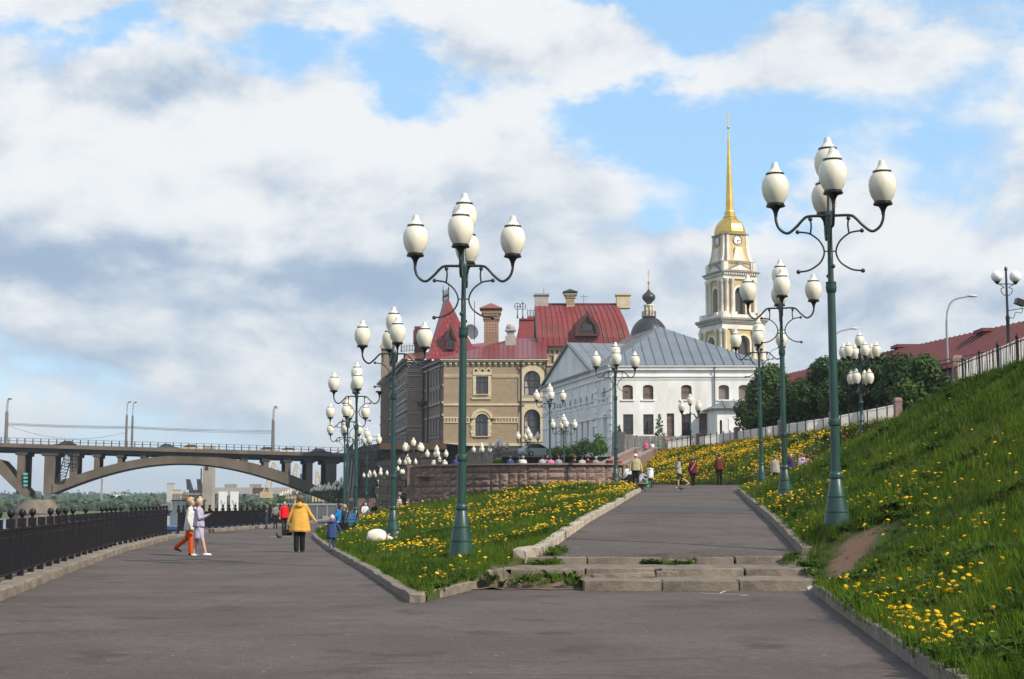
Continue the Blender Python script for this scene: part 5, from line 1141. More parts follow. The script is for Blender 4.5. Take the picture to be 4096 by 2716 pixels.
# ================================================================ bell tower
M_YEL = mat('ochre_plaster', (0.54, 0.39, 0.18), .9, .12, .25, col2=(.44, .31, .14)); M_TWH = mat('tower_white', (.74, .70, .62), .85, .12, .3, col2=(.52, .47, .40))
M_GOLD = mat('gilded_metal', (0.72, 0.47, 0.10), .30, .12, .4, metal=.85, col2=(.52, .33, .07)); M_TGRY = mat('tower_cornice_grey', (.27, .25, .225), .85, .2, .5)
M_VOID = mat('belfry_dark', (.055, .05, .048), .9, .2, 1)
DT = 400.0; TX = at(2918, 800, DT).x
def tz(zy): return at(2918, 400+.67*zy, DT).z
TW = empty('bell_tower', (TX, DT, 6), 0, 'ochre and white bell tower with clock faces, gilded dome and needle spire', 'bell tower'); TW.rotation_euler = (0, 0, math.radians(21))
def tl(mb, name, m, parent=None, smooth=None): return mb.build(name, m, parent or TW, smooth)
def Z_(zy): return tz(zy)-6
def sq(a, z): return [(-a, -a, z), (a, -a, z), (a, a, z), (-a, a, z)]
def rotk(k): return Matrix.Rotation(k*math.pi/2, 4, 'Z')
def tier(zb_y, zt_y, a, aw, name):      # four walls with arched openings, corner piers and columns
    z0, z1 = Z_(zb_y), Z_(zt_y); h = z1-z0
    for k in range(4):
        M = rotk(k) @ Matrix.Translation((0, -a, 0)); hole = archp(-aw, aw, z0+.02, z0+h*.80, None, 10)
        w = tl(wallface(MB(), M, rect(-a, a, z0, z1), [hole], 1.2), name, M_YEL)
        tr_ = MB(); ringtrim(tr_, M, hole, [(x*1.28, z0+(z-z0)*1.07) for x, z in hole], -.18, 0); tl(tr_, 'arch_trim', M_TWH, w)
        pil = MB()
        for sx in (-1, 1): 
            for c in (aw*1.62, a-.55): pil.lathe([(.62, z0), (.62, z0+.5), (.48, z0+.6), (.42, z1-1.0), (.55, z1-.8), (.62, z1-.5), (.66, z1)], 10, (0, 0, 0), 0, True, M @ Matrix.Translation((sx*c, -.35, 0)))
        tl(pil, 'columns', M_TWH, w, 50)
        rl_ = MB()
        for z in (.2, 1.1): rl_.box(-aw, aw, .2, .3, z0+z, z0+z+.12, 0, M)
        for q in range(9): rl_.box(-aw+q*aw/4-.05, -aw+q*aw/4+.05, .22, .28, z0, z0+1.1, 0, M)
        tl(rl_, 'balcony_rail', M_BLK, w)
    tl(MB().box(-a+1.25, a-1.25, -a+1.25, a-1.25, z0, z1), 'belfry_core', M_VOID)
def cornice(steps, m=M_TWH, name='cornice'):
    mb = MB()
    for (ay, by, a) in steps: mb.loft([sq(a, Z_(ay)), sq(a, Z_(by))])
    return tl(mb, name, m)
tl(MB().box(-6.4, 6.4, -6.4, 6.4, -2, Z_(1560)), 'base_storey', M_YEL)
tier(1560, 1385, 6.2, 1.9, 'lower_tier_wall'); cornice([(1385, 1368, 6.55), (1367.9, 1352, 6.35)]); cornice([(1351.9, 1345, 6.7), (1338, 1330, 7.1), (1329.9, 1318, 7.35)], M_TGRY)
dn = MB()
for k in range(4):
    for i in range(19): dn.box(-6.6+i*.7, -6.25+i*.7, -6.95, -6.69, Z_(1344), Z_(1336), 0, rotk(k))
    for i in range(15): dn.box(-5.1+i*.7, -4.75+i*.7, -5.6, -5.3, Z_(1062), Z_(1052), 0, rotk(k))
tl(dn, 'dentils', M_TWH)
pd_ = MB()
for k in range(4):
    for c in (-5.3, 5.3, -2.7, 2.7): pd_.box(c-.9, c+.9, -6.5, -5.4, Z_(1318), Z_(1282), 0, rotk(k))
    pd_.box(-6.4, 6.4, -6.3, -6.15, Z_(1318), Z_(1296), 0, rotk(k))
tl(pd_, 'balustrade', M_TWH)
tier(1318, 1085, 4.75, 1.55, 'bell_tier_wall'); cornice([(1084.9, 1072, 5.2), (1071.9, 1060, 4.95)]); cornice([(1052, 1045, 5.6), (1044.9, 1040, 5.8)], M_TGRY); cornice([(1060, 1052.1, 5.3)], M_YEL)
for k in range(4):
    M = rotk(k) @ Matrix.Translation((0, -5.2, 0)); z0, z1 = Z_(1038), Z_(985)
    tl(MB().prism([(-4.3, z0), (4.3, z0), (0, z1)], M, 1.5), 'pediment', M_TGRY); tl(MB().prism([(-3.2, z0+.25), (3.2, z0+.25), (0, z1-.7)], M @ Matrix.Translation((0, -.12, 0)), .1), 'pediment_field', M_TWH)
cornice([(1040, 990, 4.55)], M_YEL, 'attic'); cornice([(990, 978, 4.75)], M_TGRY)
mb = MB()
for k in range(4):
    for sx in (-1, 1): mb.box(sx*4.3-.8, sx*4.3+.8, -4.95, -4.0, Z_(1035), Z_(985), 0, rotk(k))
tl(mb, 'attic_piers', M_TWH)
# clock storey with concave flanks
prof = [(4.85, 978), (4.5, 955), (4.15, 920), (3.95, 880), (3.88, 850), (3.88, 815)]
def oct_(a, c, z): return [(-a, -c, z), (-c, -a, z), (c, -a, z), (a, -c, z), (a, c, z), (c, a, z), (-c, a, z), (-a, c, z)]
mb = MB(); mb.loft([oct_(a, a*.62, Z_(y)) for a, y in prof]); tl(mb, 'clock_storey', M_YEL)
M_CLK = mat('clock_white', (.78, .77, .74), .5, .05, 3)
for k in range(4):
    M = rotk(k); ck = Z_(851)
    f_ = MB().prism([(-1.9, Z_(972)), (1.9, Z_(972)), (1.35, Z_(930)), (1.0, Z_(895)), (-1.0, Z_(895)), (-1.35, Z_(930))], M @ Matrix.Translation((0, -4.75, 0)), 1.2); tl(f_, 'white_panel', M_TWH)
    c = tl(MB().lathe([(1.32, 0), (1.32, .12), (0, .12)], 28, (0, 0, 0), 0, True, M @ Matrix.Translation((0, -3.90, ck)) @ Matrix.Rotation(math.pi/2, 4, 'X')), 'clock_face', M_CLK)
    hd = MB(); MC = M @ Matrix.Translation((0, -4.05, ck)); ringtrim(hd, MC, [(1.22*math.cos(t), 1.22*math.sin(t)) for t in np.linspace(0, 6.283, 29)[:-1]], [(1.38*math.cos(t), 1.38*math.sin(t)) for t in np.linspace(0, 6.283, 29)[:-1]], -.06, .1)
    for q in range(12): a = q*math.pi/6; hd.bar(MC @ Vector((1.12*math.cos(a), -.02, 1.12*math.sin(a))), MC @ Vector((.86*math.cos(a), -.02, .86*math.sin(a))), .11, .05)
    hd.bar(MC @ Vector((0, -.05, 0)), MC @ Vector((.75, -.05, -.08)), .15, .05).bar(MC @ Vector((0, -.08, .1)), MC @ Vector((.02, -.08, -1.0)), .11, .05); tl(hd, 'clock_hands', M_BLK, c)
    vo = MB()
    for sx in (-1, 1): vo.loft([[M @ Vector((sx*(a*.62+.10), -a-.12, Z_(y))), M @ Vector((sx*(a*.62+.75), -a-.0, Z_(y))), M @ Vector((sx*(a*.62+.75), -a+.6, Z_(y))), M @ Vector((sx*(a*.62+.10), -a+.6, Z_(y)))] for a, y in prof])
    tl(vo, 'corner_volutes', M_TWH)
mb = MB(); mb.loft([oct_(4.3, 2.8, Z_(816)), oct_(4.3, 2.8, Z_(810))]); tl(mb, 'clock_cornice', M_TGRY)
dp = [(4.25, 810), (4.35, 795), (4.2, 775), (3.8, 752), (3.1, 730), (2.2, 712), (1.7, 702)]
tl(MB().lathe([(a, Z_(y)) for a, y in dp], 8, ph=math.pi/8), 'gilded_dome', M_GOLD)
tl(MB().lathe([(1.85, Z_(702)), (1.85, Z_(696)), (1.4, Z_(694)), (1.4, Z_(684)), (1.5, Z_(683)), (1.5, Z_(668)), (1.15, Z_(666)), (1.12, Z_(664)), (.14, Z_(175)), (0, Z_(174))], 8, ph=math.pi/8), 'spire', M_GOLD)
tl(MB().ball((0, 0, Z_(164)), .42, 12, 8), 'orb', M_GOLD, None, 60)
tl(MB().bar((0, 0, Z_(160)), (0, 0, Z_(80)), .16).bar((-.7, .0, Z_(96)), (.7, 0, Z_(96)), .14).bar((-.4, 0, Z_(90)), (.4, 0, Z_(90)), .12).bar((-.4, 0, Z_(112)), (.4, 0, Z_(118)), .12), 'cross', M_GOLD)
# cathedral dome
DC = 385.0; cx_ = at(2596, 1300, DC).x
CD = empty('cathedral_dome', (cx_, DC, 6), 0, 'black cathedral dome with ochre lantern, onion cupola and golden cross', 'dome')
def cz(zy): return at(2596, 1100+.5741*zy, DC).z-6
M_BDOM = mat('black_dome_metal', (.022, .021, .024), .42, .2, .4)
R = .5741*130/FP*DC
tl(MB().lathe([(R*1.02, -3), (R*1.02, cz(470)), (R*1.06, cz(466)), (R*1.06, cz(455))], 24), 'drum', M_TWH, CD, 40)
tl(MB().lathe([(R*1.02*math.cos(t), cz(450)+(cz(292)-cz(450))*math.sin(t)) for t in np.linspace(0, 1.38, 10)], 24), 'dome_shell', M_BDOM, CD, 60)
for k in range(16): a = k*math.pi/8; tl(MB().tube([(R*1.03*math.cos(t)*math.cos(a), R*1.03*math.cos(t)*math.sin(a), cz(450)+(cz(292)-cz(450))*math.sin(t)*1.01) for t in np.linspace(0, 1.38, 8)], .05, 4), 'dome_rib', M_BDOM, CD)
u = .5741/FP*DC
tl(MB().lathe([(30*u, cz(292)), (30*u, cz(215))], 12), 'lantern', M_YEL, CD)
mb = MB()
for k in range(8): a = k*math.pi/4+.2; mb.lathe([(5*u, cz(290)), (5*u, cz(218))], 8, (32*u*math.cos(a), 32*u*math.sin(a), 0))
mb.lathe([(38*u, cz(217)), (38*u, cz(208)), (20*u, cz(206))], 16); tl(mb, 'lantern_columns', M_TWH, CD)
rl_ = MB()
for k in range(24): a = k*math.pi/12; rl_.bar((49*u*math.cos(a), 49*u*math.sin(a), cz(292)), (49*u*math.cos(a), 49*u*math.sin(a), cz(255)), .08)
rl_.tube([(49*u*math.cos(t), 49*u*math.sin(t), cz(256)) for t in np.linspace(0, 6.283, 25)], .07, 5).lathe([(50*u, cz(294)), (50*u, cz(290)), (10*u, cz(290))], 24); tl(rl_, 'lantern_railing', M_BLK, CD)
tl(MB().lathe([(18*u, cz(206)), (14*u, cz(203)), (22*u, cz(192)), (40*u, cz(175)), (48*u, cz(158)), (44*u, cz(142)), (30*u, cz(128)), (14*u, cz(115)), (6*u, cz(100)), (5*u, cz(95))], 20), 'onion_cupola', M_BDOM, CD, 60)
tl(MB().lathe([(6*u, cz(100)), (4*u, cz(62)), (8*u, cz(56)), (8*u, cz(50)), (3*u, cz(44)), (1.6*u, cz(42))], 10).bar((0, 0, cz(44)), (0, 0, cz(-38)), 3*u).bar((-13*u, 0, cz(-12)), (13*u, 0, cz(-12)), 3*u).bar((-8*u, 0, cz(8)), (8*u, 0, cz(2)), 2.5*u).bar((-7*u, 0, cz(-24)), (7*u, 0, cz(-24)), 2.5*u), 'cross', M_GOLD, CD)
# ================================================================ long red-roofed building on the upper street
M_LRED = mat('dull_red_roof', (.165, .022, .020), .6, .2, .4, col2=(.115, .02, .018)); 
RB = empty('red_roofed_building', (28, 90, ZT), 0, 'long low building with dull red ribbed metal roof behind the trees', 'building')
r0, r1 = at(4110, 1283, 86), at(3128, 1500, 124); rd = (r1-r0); rd2 = Vector((rd.x, rd.y, 0)).normalized(); rn = Vector((rd2.y, -rd2.x, 0)); rn = rn if rn.x < 0 else -rn
r0 = r0-rd2*20; eh = 2.7
def rbp(t, side, dz): p = r0.lerp(r1, t); return Vector((p.x, p.y, 0))+rn*side+Vector((0, 0, r0.z*(1-t)+r1.z*t+dz))
wb(MB().loft([[rbp(0, 3.4, -eh), rbp(0, 3.4, -9), rbp(0, -6, -9), rbp(0, -6, -eh)], [rbp(1, 3.4, -eh), rbp(1, 3.4, -9), rbp(1, -6, -9), rbp(1, -6, -eh)]]), 'wall', M_BEIGE, RB)
wb(MB().add([rbp(0, 4.1, -eh), rbp(1, 4.1, -eh), rbp(1, 0, 0), rbp(0, 0, 0), rbp(0, -7, -eh), rbp(1, -7, -eh)], [(0, 1, 2, 3), (3, 2, 5, 4), (0, 3, 4), (1, 5, 2)]), 'roof', M_LRED, RB)
for k in range(1, 90): wb(MB().bar(rbp(k/90, 4.1, -eh+.03), rbp(k/90, 0, .03), .06, .06), 'roof_seam', M_REDS, RB)
wb(MB().bar(rbp(0, 3.9, -eh+.3), rbp(1, 3.9, -eh+.3), .05, .12).bar(rbp(0, 3.9, -eh+.55), rbp(1, 3.9, -eh+.55), .05, .05), 'snow_guard', M_REDS, RB)
for px, py, D in ((3625, 1392, 103), (3968, 1330, 90)):
    p = at(px, py, D); wb(MB().box(p.x-.65, p.x+.65, D-.6, D+.8, p.z-2.2, p.z).box(p.x-.85, p.x+.85, D-.8, D+1, p.z, p.z+.2), 'chimney', M_LRED, RB)
# ================================================================ BRIDGE
M_BRC = mat('bridge_concrete', (.130, .104, .078), .9, .22, .35, col2=(.072, .058, .044), bump=.3, bscale=3, streak=(1, 1, .4))
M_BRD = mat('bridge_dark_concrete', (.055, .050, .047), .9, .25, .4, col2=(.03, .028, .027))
M_MAS = mat('pier_masonry', (.19, .155, .12), .9, .25, .5, col2=(.10, .085, .07), bump=.7, bscale=2)
bR, bL = at(1384, 1814, 240), at(0, 1773.5, 229); bo = (bR.x, bR.y); bd = Vector((bL.x-bR.x, bL.y-bR.y)).normalized(); bn = Vector((-bd.y, bd.x, 0)); bn = bn if bn.y > 0 else -bn
def bs(px, py): return onpl(px, py, bo, bd)
def bp(s, z, o=0.0): return Vector((bo[0]+bd[0]*s, bo[1]+bd[1]*s, z))+bn*o
sL, zL = bs(0, 1773.5); zR = bR.z; WB = 11.0
def dz(s): return zR+(zL-zR)*s/sL
BG = empty('arch_bridge', bp(sL*.5, 0, 5), 0, 'grey concrete arch bridge with slender columns crossing the river', 'bridge')
s0, s1 = -14.0, sL+45
def beam(sa, sb, za, zb3, o0, o1, fn=dz): return MB().loft([[bp(sa, fn(sa)+za, o0), bp(sa, fn(sa)+zb3, o0), bp(sa, fn(sa)+zb3, o1), bp(sa, fn(sa)+za, o1)], [bp(sb, fn(sb)+za, o0), bp(sb, fn(sb)+zb3, o0), bp(sb, fn(sb)+zb3, o1), bp(sb, fn(sb)+za, o1)]])
wb(beam(s0, s1, -.55, -.45, -.2, WB+.2), 'deck', M_BRC, BG); wb(beam(s0, s1, -.56, 0, -.6, -.201), 'fascia', M_BRC, BG); wb(beam(s0, s1, -.56, 0, WB+.201, WB+.6), 'fascia', M_BRC, BG); wb(beam(s0, s1, -1.15, -.551, .15, WB-.15), 'deck_girder', M_BRD, BG)
rl_ = MB(); rp = MB(); nP = int((s1-s0)/1.0)
step = abs(bs(0, 1770)[0]-bs(32, 1770)[0])*1.0
for o in (-.45, WB+.45):
    for z in (.45, .86): wb(beam(s0, s1, z, z+.05, o-.03, o+.03), 'parapet_rail', M_BRD, BG)
s = s0
while s < s1: wb(MB().bar(bp(s, dz(s), -.45), bp(s, dz(s)+.9, -.45), .13), 'parapet_post', M_BRD, BG); s += step
# arch ribs
lowL = [(207, 1976), (296, 1938), (414, 1902), (533, 1873), (700, 1855), (777, 1851.5), (921, 1875), (1056, 1909), (1157, 1939), (1293, 1990), (1345, 2012)]
topL = [(178, 1952), (296, 1902), (414, 1868), (562, 1836), (690, 1822), (800, 1822), (894, 1831), (1073, 1868), (1157, 1897), (1259, 1939), (1345, 1984)]
LO = sorted(bs(*p) for p in lowL); TO = sorted(bs(*p) for p in topL); ls, lz = [p[0] for p in LO], [p[1] for p in LO]; ts_, tzv = [p[0] for p in TO], [p[1] for p in TO]
sA, sB = min(ls[0], ts_[0]), max(ls[-1], ts_[-1]); print('arch span', sA, sB, 'deck', sL)
def smooth_fit(xs, ys, n=5): return np.poly1d(np.polyfit(xs, ys, n))
fl, ft = smooth_fit(ls, lz, 4), smooth_fit(ts_, tzv, 4)
sA, sB = min(ls)+.3, max(ls)-.1
for o0, o1 in ((0, 2.6), (WB-2.6, WB)):
    ss = np.linspace(sA, sB, 41); rings = [[bp(s, fl(s), o0), bp(s, min(ft(s), dz(s)-1.1), o0), bp(s, min(ft(s), dz(s)-1.1), o1), bp(s, fl(s), o1)] for s in ss]
    wb(MB().loft(rings), 'arch_rib', M_BRC, BG)
ss = np.linspace(sA, sB, 41); wb(MB().loft([[bp(s, fl(s)+.15, 2.61), bp(s, fl(s)+.35, 2.61), bp(s, fl(s)+.35, WB-2.61), bp(s, fl(s)+.15, WB-2.61)] for s in ss]), 'arch_slab', M_BRD, BG)
# next arch to the left, beyond the pier
pl_ = bs(85, 1955); sP = bs(150, 1960)[0]
for o0, o1 in ((0, 2.6), (WB-2.6, WB)):
    rings = []
    for px, pt, pb in ((112, 1965, 1992), (85, 1938, 1978), (50, 1895, 1945), (20, 1860, 1915), (0, 1838, 1895)):
        s, z = bs(px, pt); rings.append([bp(s, bs(px, pb)[1], o0), bp(s, z, o0), bp(s, z, o1), bp(s, bs(px, pb)[1], o1)])
    for ds, dzt, dzb in ((6, 1.6, 2.0), (14, 2.6, 3.4), (26, 2.9, 4.0), (42, 3.0, 4.2)): s, z = bs(0, 1838)[0]+ds, bs(0, 1838)[1]; zlo = bs(0, 1895)[1]; rings.append([bp(s, zlo+dzb, o0), bp(s, min(z+dzt, dz(s)-1.1), o0), bp(s, min(z+dzt, dz(s)-1.1), o1), bp(s, zlo+dzb, o1)])
    wb(MB().loft(rings), 'arch_rib', M_BRC, BG)
# spandrel columns: front and back rows joined by a wall
for px, w in ((83, 1.1), (198, 1.6), (293, 1.1), (386, .8), (479, .7), (572, .6), (978, .7), (1065, .8), (1152, .9), (1239, 1.0), (1326, 1.7)):
    s = bs(px, 1850)[0]; z0 = max(float(ft(s))-.4, 0) if sA < s < sB else (bs(px, 1960)[1]-.6 if px < 200 else 0); zt = dz(s)-1.151
    wb(MB().loft([[bp(s-w/2, z0, .2), bp(s+w/2, z0, .2), bp(s+w/2, z0, 1.6), bp(s-w/2, z0, 1.6)], [bp(s-w/2, zt, .2), bp(s+w/2, zt, .2), bp(s+w/2, zt, 1.6), bp(s-w/2, zt, 1.6)]]), 'column', M_BRC, BG)
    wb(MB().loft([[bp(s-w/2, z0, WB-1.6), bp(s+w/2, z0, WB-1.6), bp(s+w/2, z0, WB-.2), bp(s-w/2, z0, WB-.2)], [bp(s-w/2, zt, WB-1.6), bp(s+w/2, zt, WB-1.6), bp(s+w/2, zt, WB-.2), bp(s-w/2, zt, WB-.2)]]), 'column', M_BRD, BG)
    wb(MB().loft([[bp(s-w*.8, zt-.5, .1), bp(s+w*.8, zt-.5, .1), bp(s+w*.8, zt-.5, WB-.1), bp(s-w*.8, zt-.5, WB-.1)], [bp(s-w*.8, zt, .1), bp(s+w*.8, zt, .1), bp(s+w*.8, zt, WB-.1), bp(s-w*.8, zt, WB-.1)]]), 'cross_beam', M_BRD, BG)
# river pier
pc = bs(145, 1990)[0]
wb(MB().lathe([(4.2, ZW-2), (3.6, -.3), (3.75, -.25), (3.75, .15), (2.4, 1.9)], 12, bp(pc, 0, 2.2)).loft([[bp(pc-3.6, ZW-2, 2), bp(pc+3.6, ZW-2, 2), bp(pc+3.6, ZW-2, WB), bp(pc-3.6, ZW-2, WB)], [bp(pc-3.2, .2, 2), bp(pc+3.2, .2, 2), bp(pc+3.2, .2, WB), bp(pc-3.2, .2, WB)]]), 'river_pier', M_MAS, BG, 40)
# masts in pairs with swan-neck tips, contact wires
MASTS = []
for px, pb, pt in ((16, 1775, 1594), (-4, 1775, 1590), (502, 1788, 1606), (517, 1790, 1604), (1091, 1806, 1625), (1104, 1808, 1628)):
    o = 1.5 if px in (16, 502, 1091) else 9.0; s, z0 = bs(px, pb); h = (bs(px, pt)[1]-z0)*(1.0 if o < 5 else 1.04); b = bp(s, dz(s), o); MASTS.append((b, h))
    wb(MB().tube([b, b+Vector((0, 0, h*.70)), b+Vector((0, 0, h*.73))], [.22, .17, .08], 8).tube(arc([b+Vector((0, 0, h*.72)), b+Vector((.02, 0, h*.88)), b+Vector((.10, 0, h*.97)), b+Vector((.32, 0, h))], 4), .06, 6).box(b.x+.2, b.x+.6, b.y-.15, b.y+.15, b.z+h-.05, b.z+h+.12), 'mast', mat('mast_grey', (.15, .14, .13), .7, .15, 2), BG)
def wire(p, q, sag, r=.03, parent=BG): wb(MB().tube([p.lerp(q, t)-Vector((0, 0, sag*4*t*(1-t))) for t in np.linspace(0, 1, 11)], r, 4), 'wire', M_BLK, parent)
for i in (0, 1):
    for j, z in ((0, .47), (0, .44)):
        a, b = MASTS[i][0]+Vector((0, 0, MASTS[i][1]*z)), MASTS[i+2][0]+Vector((0, 0, MASTS[i+2][1]*z)); wire(a, b, .15); c = MASTS[i+4][0]+Vector((0, 0, MASTS[i+4][1]*z)); wire(b, c, .15)
wire(MASTS[0][0]+Vector((0, 0, 3.0)), MASTS[2][0]+Vector((0, 0, 2.4)), 1.6)
# maintenance ladder frame and green navigation lights on the pier columns
a, b = bp(bs(228, 1930)[0], bs(228, 1930)[1], -.2), bp(bs(262, 1812)[0], bs(262, 1812)[1], -.2); side = Vector((bd[0], bd[1], 0)).normalized()*1.1; lm = MB().bar(a, b, .14).bar(a-side, b-side, .14)
for k in range(9): p, q = a.lerp(b, k/9), a.lerp(b, (k+1)/9); lm.bar(p, p-side, .09).bar(p, q-side, .08)
wb(lm, 'ladder_frame', M_BLK, BG)
for px in (288, 318):
    for py in (1868, 1838):
        s, z = bs(px, py); g = MB(); w_ = 1.1
        for t in (0, .5, 1): g.bar(bp(s, z+t, -.4), bp(s+w_, z+t, -.4), .07)
        for t in (0, .5, 1): g.bar(bp(s+w_*t, z, -.4), bp(s+w_*t, z+1, -.4), .07)
        wb(g, 'maintenance_cage', M_BLK, BG)
for k in range(4): s, z = bs(103, 1896+15*k); wb(MB().box(-.3, .3, -.1, .1, -.17, .17, 0, Matrix.Translation(bp(s, z, -.2))), 'signal_board', mat('turquoise_board', (.10, .42, .33), .5, .1, 3), BG)
# cars on the deck and one parked below the museum
CARM = {}
def car(px, py, D, rz, body, label, cat='car', s=1.0, pos=None):
    p = pos if pos is not None else at(px, py, D); e = empty('car', p, rz, label, cat, 'cars on the bridge' if pos is not None else None); e.scale = (s,)*3
    bm_ = mat('car_'+label.split()[0], body, .3, .05, 2, metal=.2); gl = M_DKGL
    def sec(x, hw, z0, z1): return [(x, -hw, z0), (x, hw, z0), (x, hw*.96, z1), (x, -hw*.96, z1)]
    MB().loft([sec(-2.1, .72, .35, .75), sec(-2.0, .80, .25, .92), sec(-1.2, .84, .22, .98), sec(.8, .84, .22, .95), sec(1.6, .82, .22, .85), sec(2.1, .72, .3, .66)]).build('body', bm_, e, 45)
    MB().loft([sec(-1.75, .70, .92, .95), sec(-1.15, .62, .93, 1.42), sec(.05, .62, .93, 1.44), sec(.95, .70, .90, .93)]).build('cabin', gl, e, 45)
    MB().box(-1.1, .0, -.6, .6, 1.41, 1.47).build('roof', bm_, e)
    for x in (-1.3, 1.3):
        for y in (-.78, .78):
            w = MB().lathe([(.31, -.1), (.31, .1)], 14, (0, 0, 0), 0, True, Matrix.Rotation(math.pi/2, 4, 'X')).build('wheel', M_CUP, e, None, (x, y, .31)); MB().lathe([(.18, -.11), (.18, .11)], 10, (0, 0, 0), 0, True, Matrix.Rotation(math.pi/2, 4, 'X')).build('rim', M_GALV, w)
    for y in (-.55, .55): MB().ball((2.06, y, .62), .1, 8, 6).build('headlight', M_CLK, e)
    return e
ba = math.atan2(bd[1], bd[0])
for px, body, lb, fl_ in ((245, (.02, .02, .024), 'black low car driving on the left half of the bridge', 0), (676, (.05, .12, .10), 'dark green car on the bridge left of the arch crown', math.pi), (750, (.50, .38, .22), 'sand coloured car on the bridge over the arch crown', 0),
                          (1085, (.30, .31, .32), 'grey car on the bridge beside the right pair of masts', math.pi), (1150, (.62, .63, .64), 'white car on the bridge right of the masts', 0), (1295, (.02, .02, .025), 'black car on the bridge nearest the bastion', math.pi)):
    s = bs(px, 1795)[0]; car(0, 0, 0, ba+fl_, body, lb, s=.92, pos=bp(s, dz(s)-.445, 5.6))
car(0, 0, 0, .5, (.33, .35, .33), 'silver car parked below the museum arched windows', pos=Vector((at(2150, 1815, 165).x, 165, at(2150, 1828, 165).z)))
sheet('parking_bank', [[(x, y, at(2150, 1828, 165).z-.01-.02*(170-y)) for x in (-2, 3, 9)] for y in (158, 165, 172, 188)], M_PAVE, smooth=False)
# ================================================================ FAR RIVER BANKS
M_WOOD = mat('far_wood_foliage', (.050, .085, .030), .95, .35, .05, col2=(.025, .05, .02), island=.25, spec=.1)
M_BANK = mat('far_bank_grass', (.10, .14, .035), .95, .3, .03, col2=(.06, .09, .03), spec=.1)
KX = [(-16.5, 125), (-22, 160), (-28, 200), (-46, 300), (-92, 500), (-190, 900), (-320, 1400), (-600, 2400)]
rows = [[(x-1.5, y, ZW-.5), (x, y, -2.6), (x+4, y, -1.7), (x+60, y, -1.4), (x+2500, y, -1.4)] for x, y in KX]; sheet('near_river_bank', rows, M_BANK, smooth=False)
rows = []
for y, h in ((1150, -4.6), (1165, -3), (1250, -1), (1500, 3), (2200, 9), (4500, 14)): rows.append([(x, y+120*math.sin(x*.004), h+ (1.5*math.sin(x*.006) if y > 1200 else 0)) for x in range(-3000, 401, 100)])
sheet('far_shore', rows, M_BANK)
def lumps(name, label, spots, seed, m, nq=46):
    g = np.random.default_rng(seed); S = np.array(spots); n = len(S); d = g.normal(size=(n, nq, 3)); d /= np.linalg.norm(d, axis=2, keepdims=True)
    rad = g.uniform(.55, 1.12, (n, nq, 1))*S[:, None, 3:4]; lob = 1+.35*np.sin(d[..., :1]*4+g.uniform(0, 9, (n, 1, 1)))*np.sin(d[..., 1:2]*5+1)
    c = S[:, None, :3]+d*rad*lob*np.array([1, 1, 1.25])+np.array([0, 0, .75])*S[:, None, 3:4]
    u = np.cross(d, g.normal(size=d.shape)); u /= np.linalg.norm(u, axis=2, keepdims=True); v = np.cross(d, u)+.5*d; sz = g.uniform(.16, .42, (n, nq, 1))*S[:, None, 3:4]
    V = np.stack([c-u*sz-v*sz*.7, c+u*sz-v*sz, c+u*sz*.8+v*sz, c-u*sz+v*sz*.8], 2).reshape(-1, 3); k = len(V)//4
    me = bpy.data.meshes.new(name); me.from_pydata(V.tolist(), [], np.arange(4*k).reshape(-1, 4).tolist()); me.materials.append(m); o = bpy.data.objects.new(name, me); COL.objects.link(o)
    return tag(o, label, 'woods', None, 'stuff')
r = random.Random(3); sp = []
for i in range(760):
    y = r.uniform(1160, 1900); x = y*r.uniform(-.36, -.02); sp.append((x, y, -3+max(0, (y-1200)*.013), r.uniform(2.6, 4.8)))
lumps('far_woods', 'bluish green wood along the far river shore', sp, 1, M_WOOD)
sp = [(-.345*D+r.uniform(-1, 1)*.03*D+f*.10*D*.0, D, -3, r.uniform(2.0, 3.6)) for D in np.linspace(560, 640, 26) for f in (0,)]
sp += [(D*r.uniform(-.31, -.24), D, -3.4, r.uniform(1.7, 3.2)) for D in np.linspace(620, 700, 60)]
lumps('headland_woods', 'darker wood on the headland behind the bridge pier', sp, 2, M_WOOD)
sheet('headland', [[(-330, y, ZW-.5 if k == 0 else -2.2), (-150, y, ZW-.5 if k in (0, 3) else -2.2)] for k, y in enumerate((553, 558, 730, 735))], M_BANK, smooth=False)
sp = [(r.uniform(-95, -40)*y/420, y, -2.2, r.uniform(1.0, 2.3)) for y in [r.uniform(430, 620) for _ in range(90)] if True]
lumps('quay_shrubs', 'green trees on the low bank seen under the bridge', sp, 4, mat('quay_foliage', (.055, .09, .022), .95, .3, .05, island=.3))
# things on the far water and quay
M_BOATW = mat('boat_white', (.72, .72, .70), .5, .06, 1); M_BOATB = mat('boat_blue', (.035, .075, .19), .5, .1, 1); M_BOATD = mat('boat_dark', (.035, .03, .035), .6, .2, 1); M_CONCF = mat('far_concrete', (.33, .29, .24), .9, .15, .2); M_CRN = mat('crane_yellow', (.48, .36, .20), .7, .1, .5)
def hull(L, Wd, H, m, parent): return MB().loft([[(-L/2, -Wd*.35, H), (-L/2, Wd*.35, H), (-L/2*.95, Wd*.3, 0), (-L/2*.95, -Wd*.3, 0)], [(-L*.2, -Wd/2, H*.9), (-L*.2, Wd/2, H*.9), (-L*.2, Wd*.45, 0), (-L*.2, -Wd*.45, 0)], [(L*.3, -Wd/2, H), (L*.3, Wd/2, H), (L*.3, Wd*.4, 0), (L*.3, -Wd*.4, 0)], [(L/2, -.1, H*1.35), (L/2, .1, H*1.35), (L*.46, .1, 0), (L*.46, -.1, 0)]]).build('hull', m, parent)
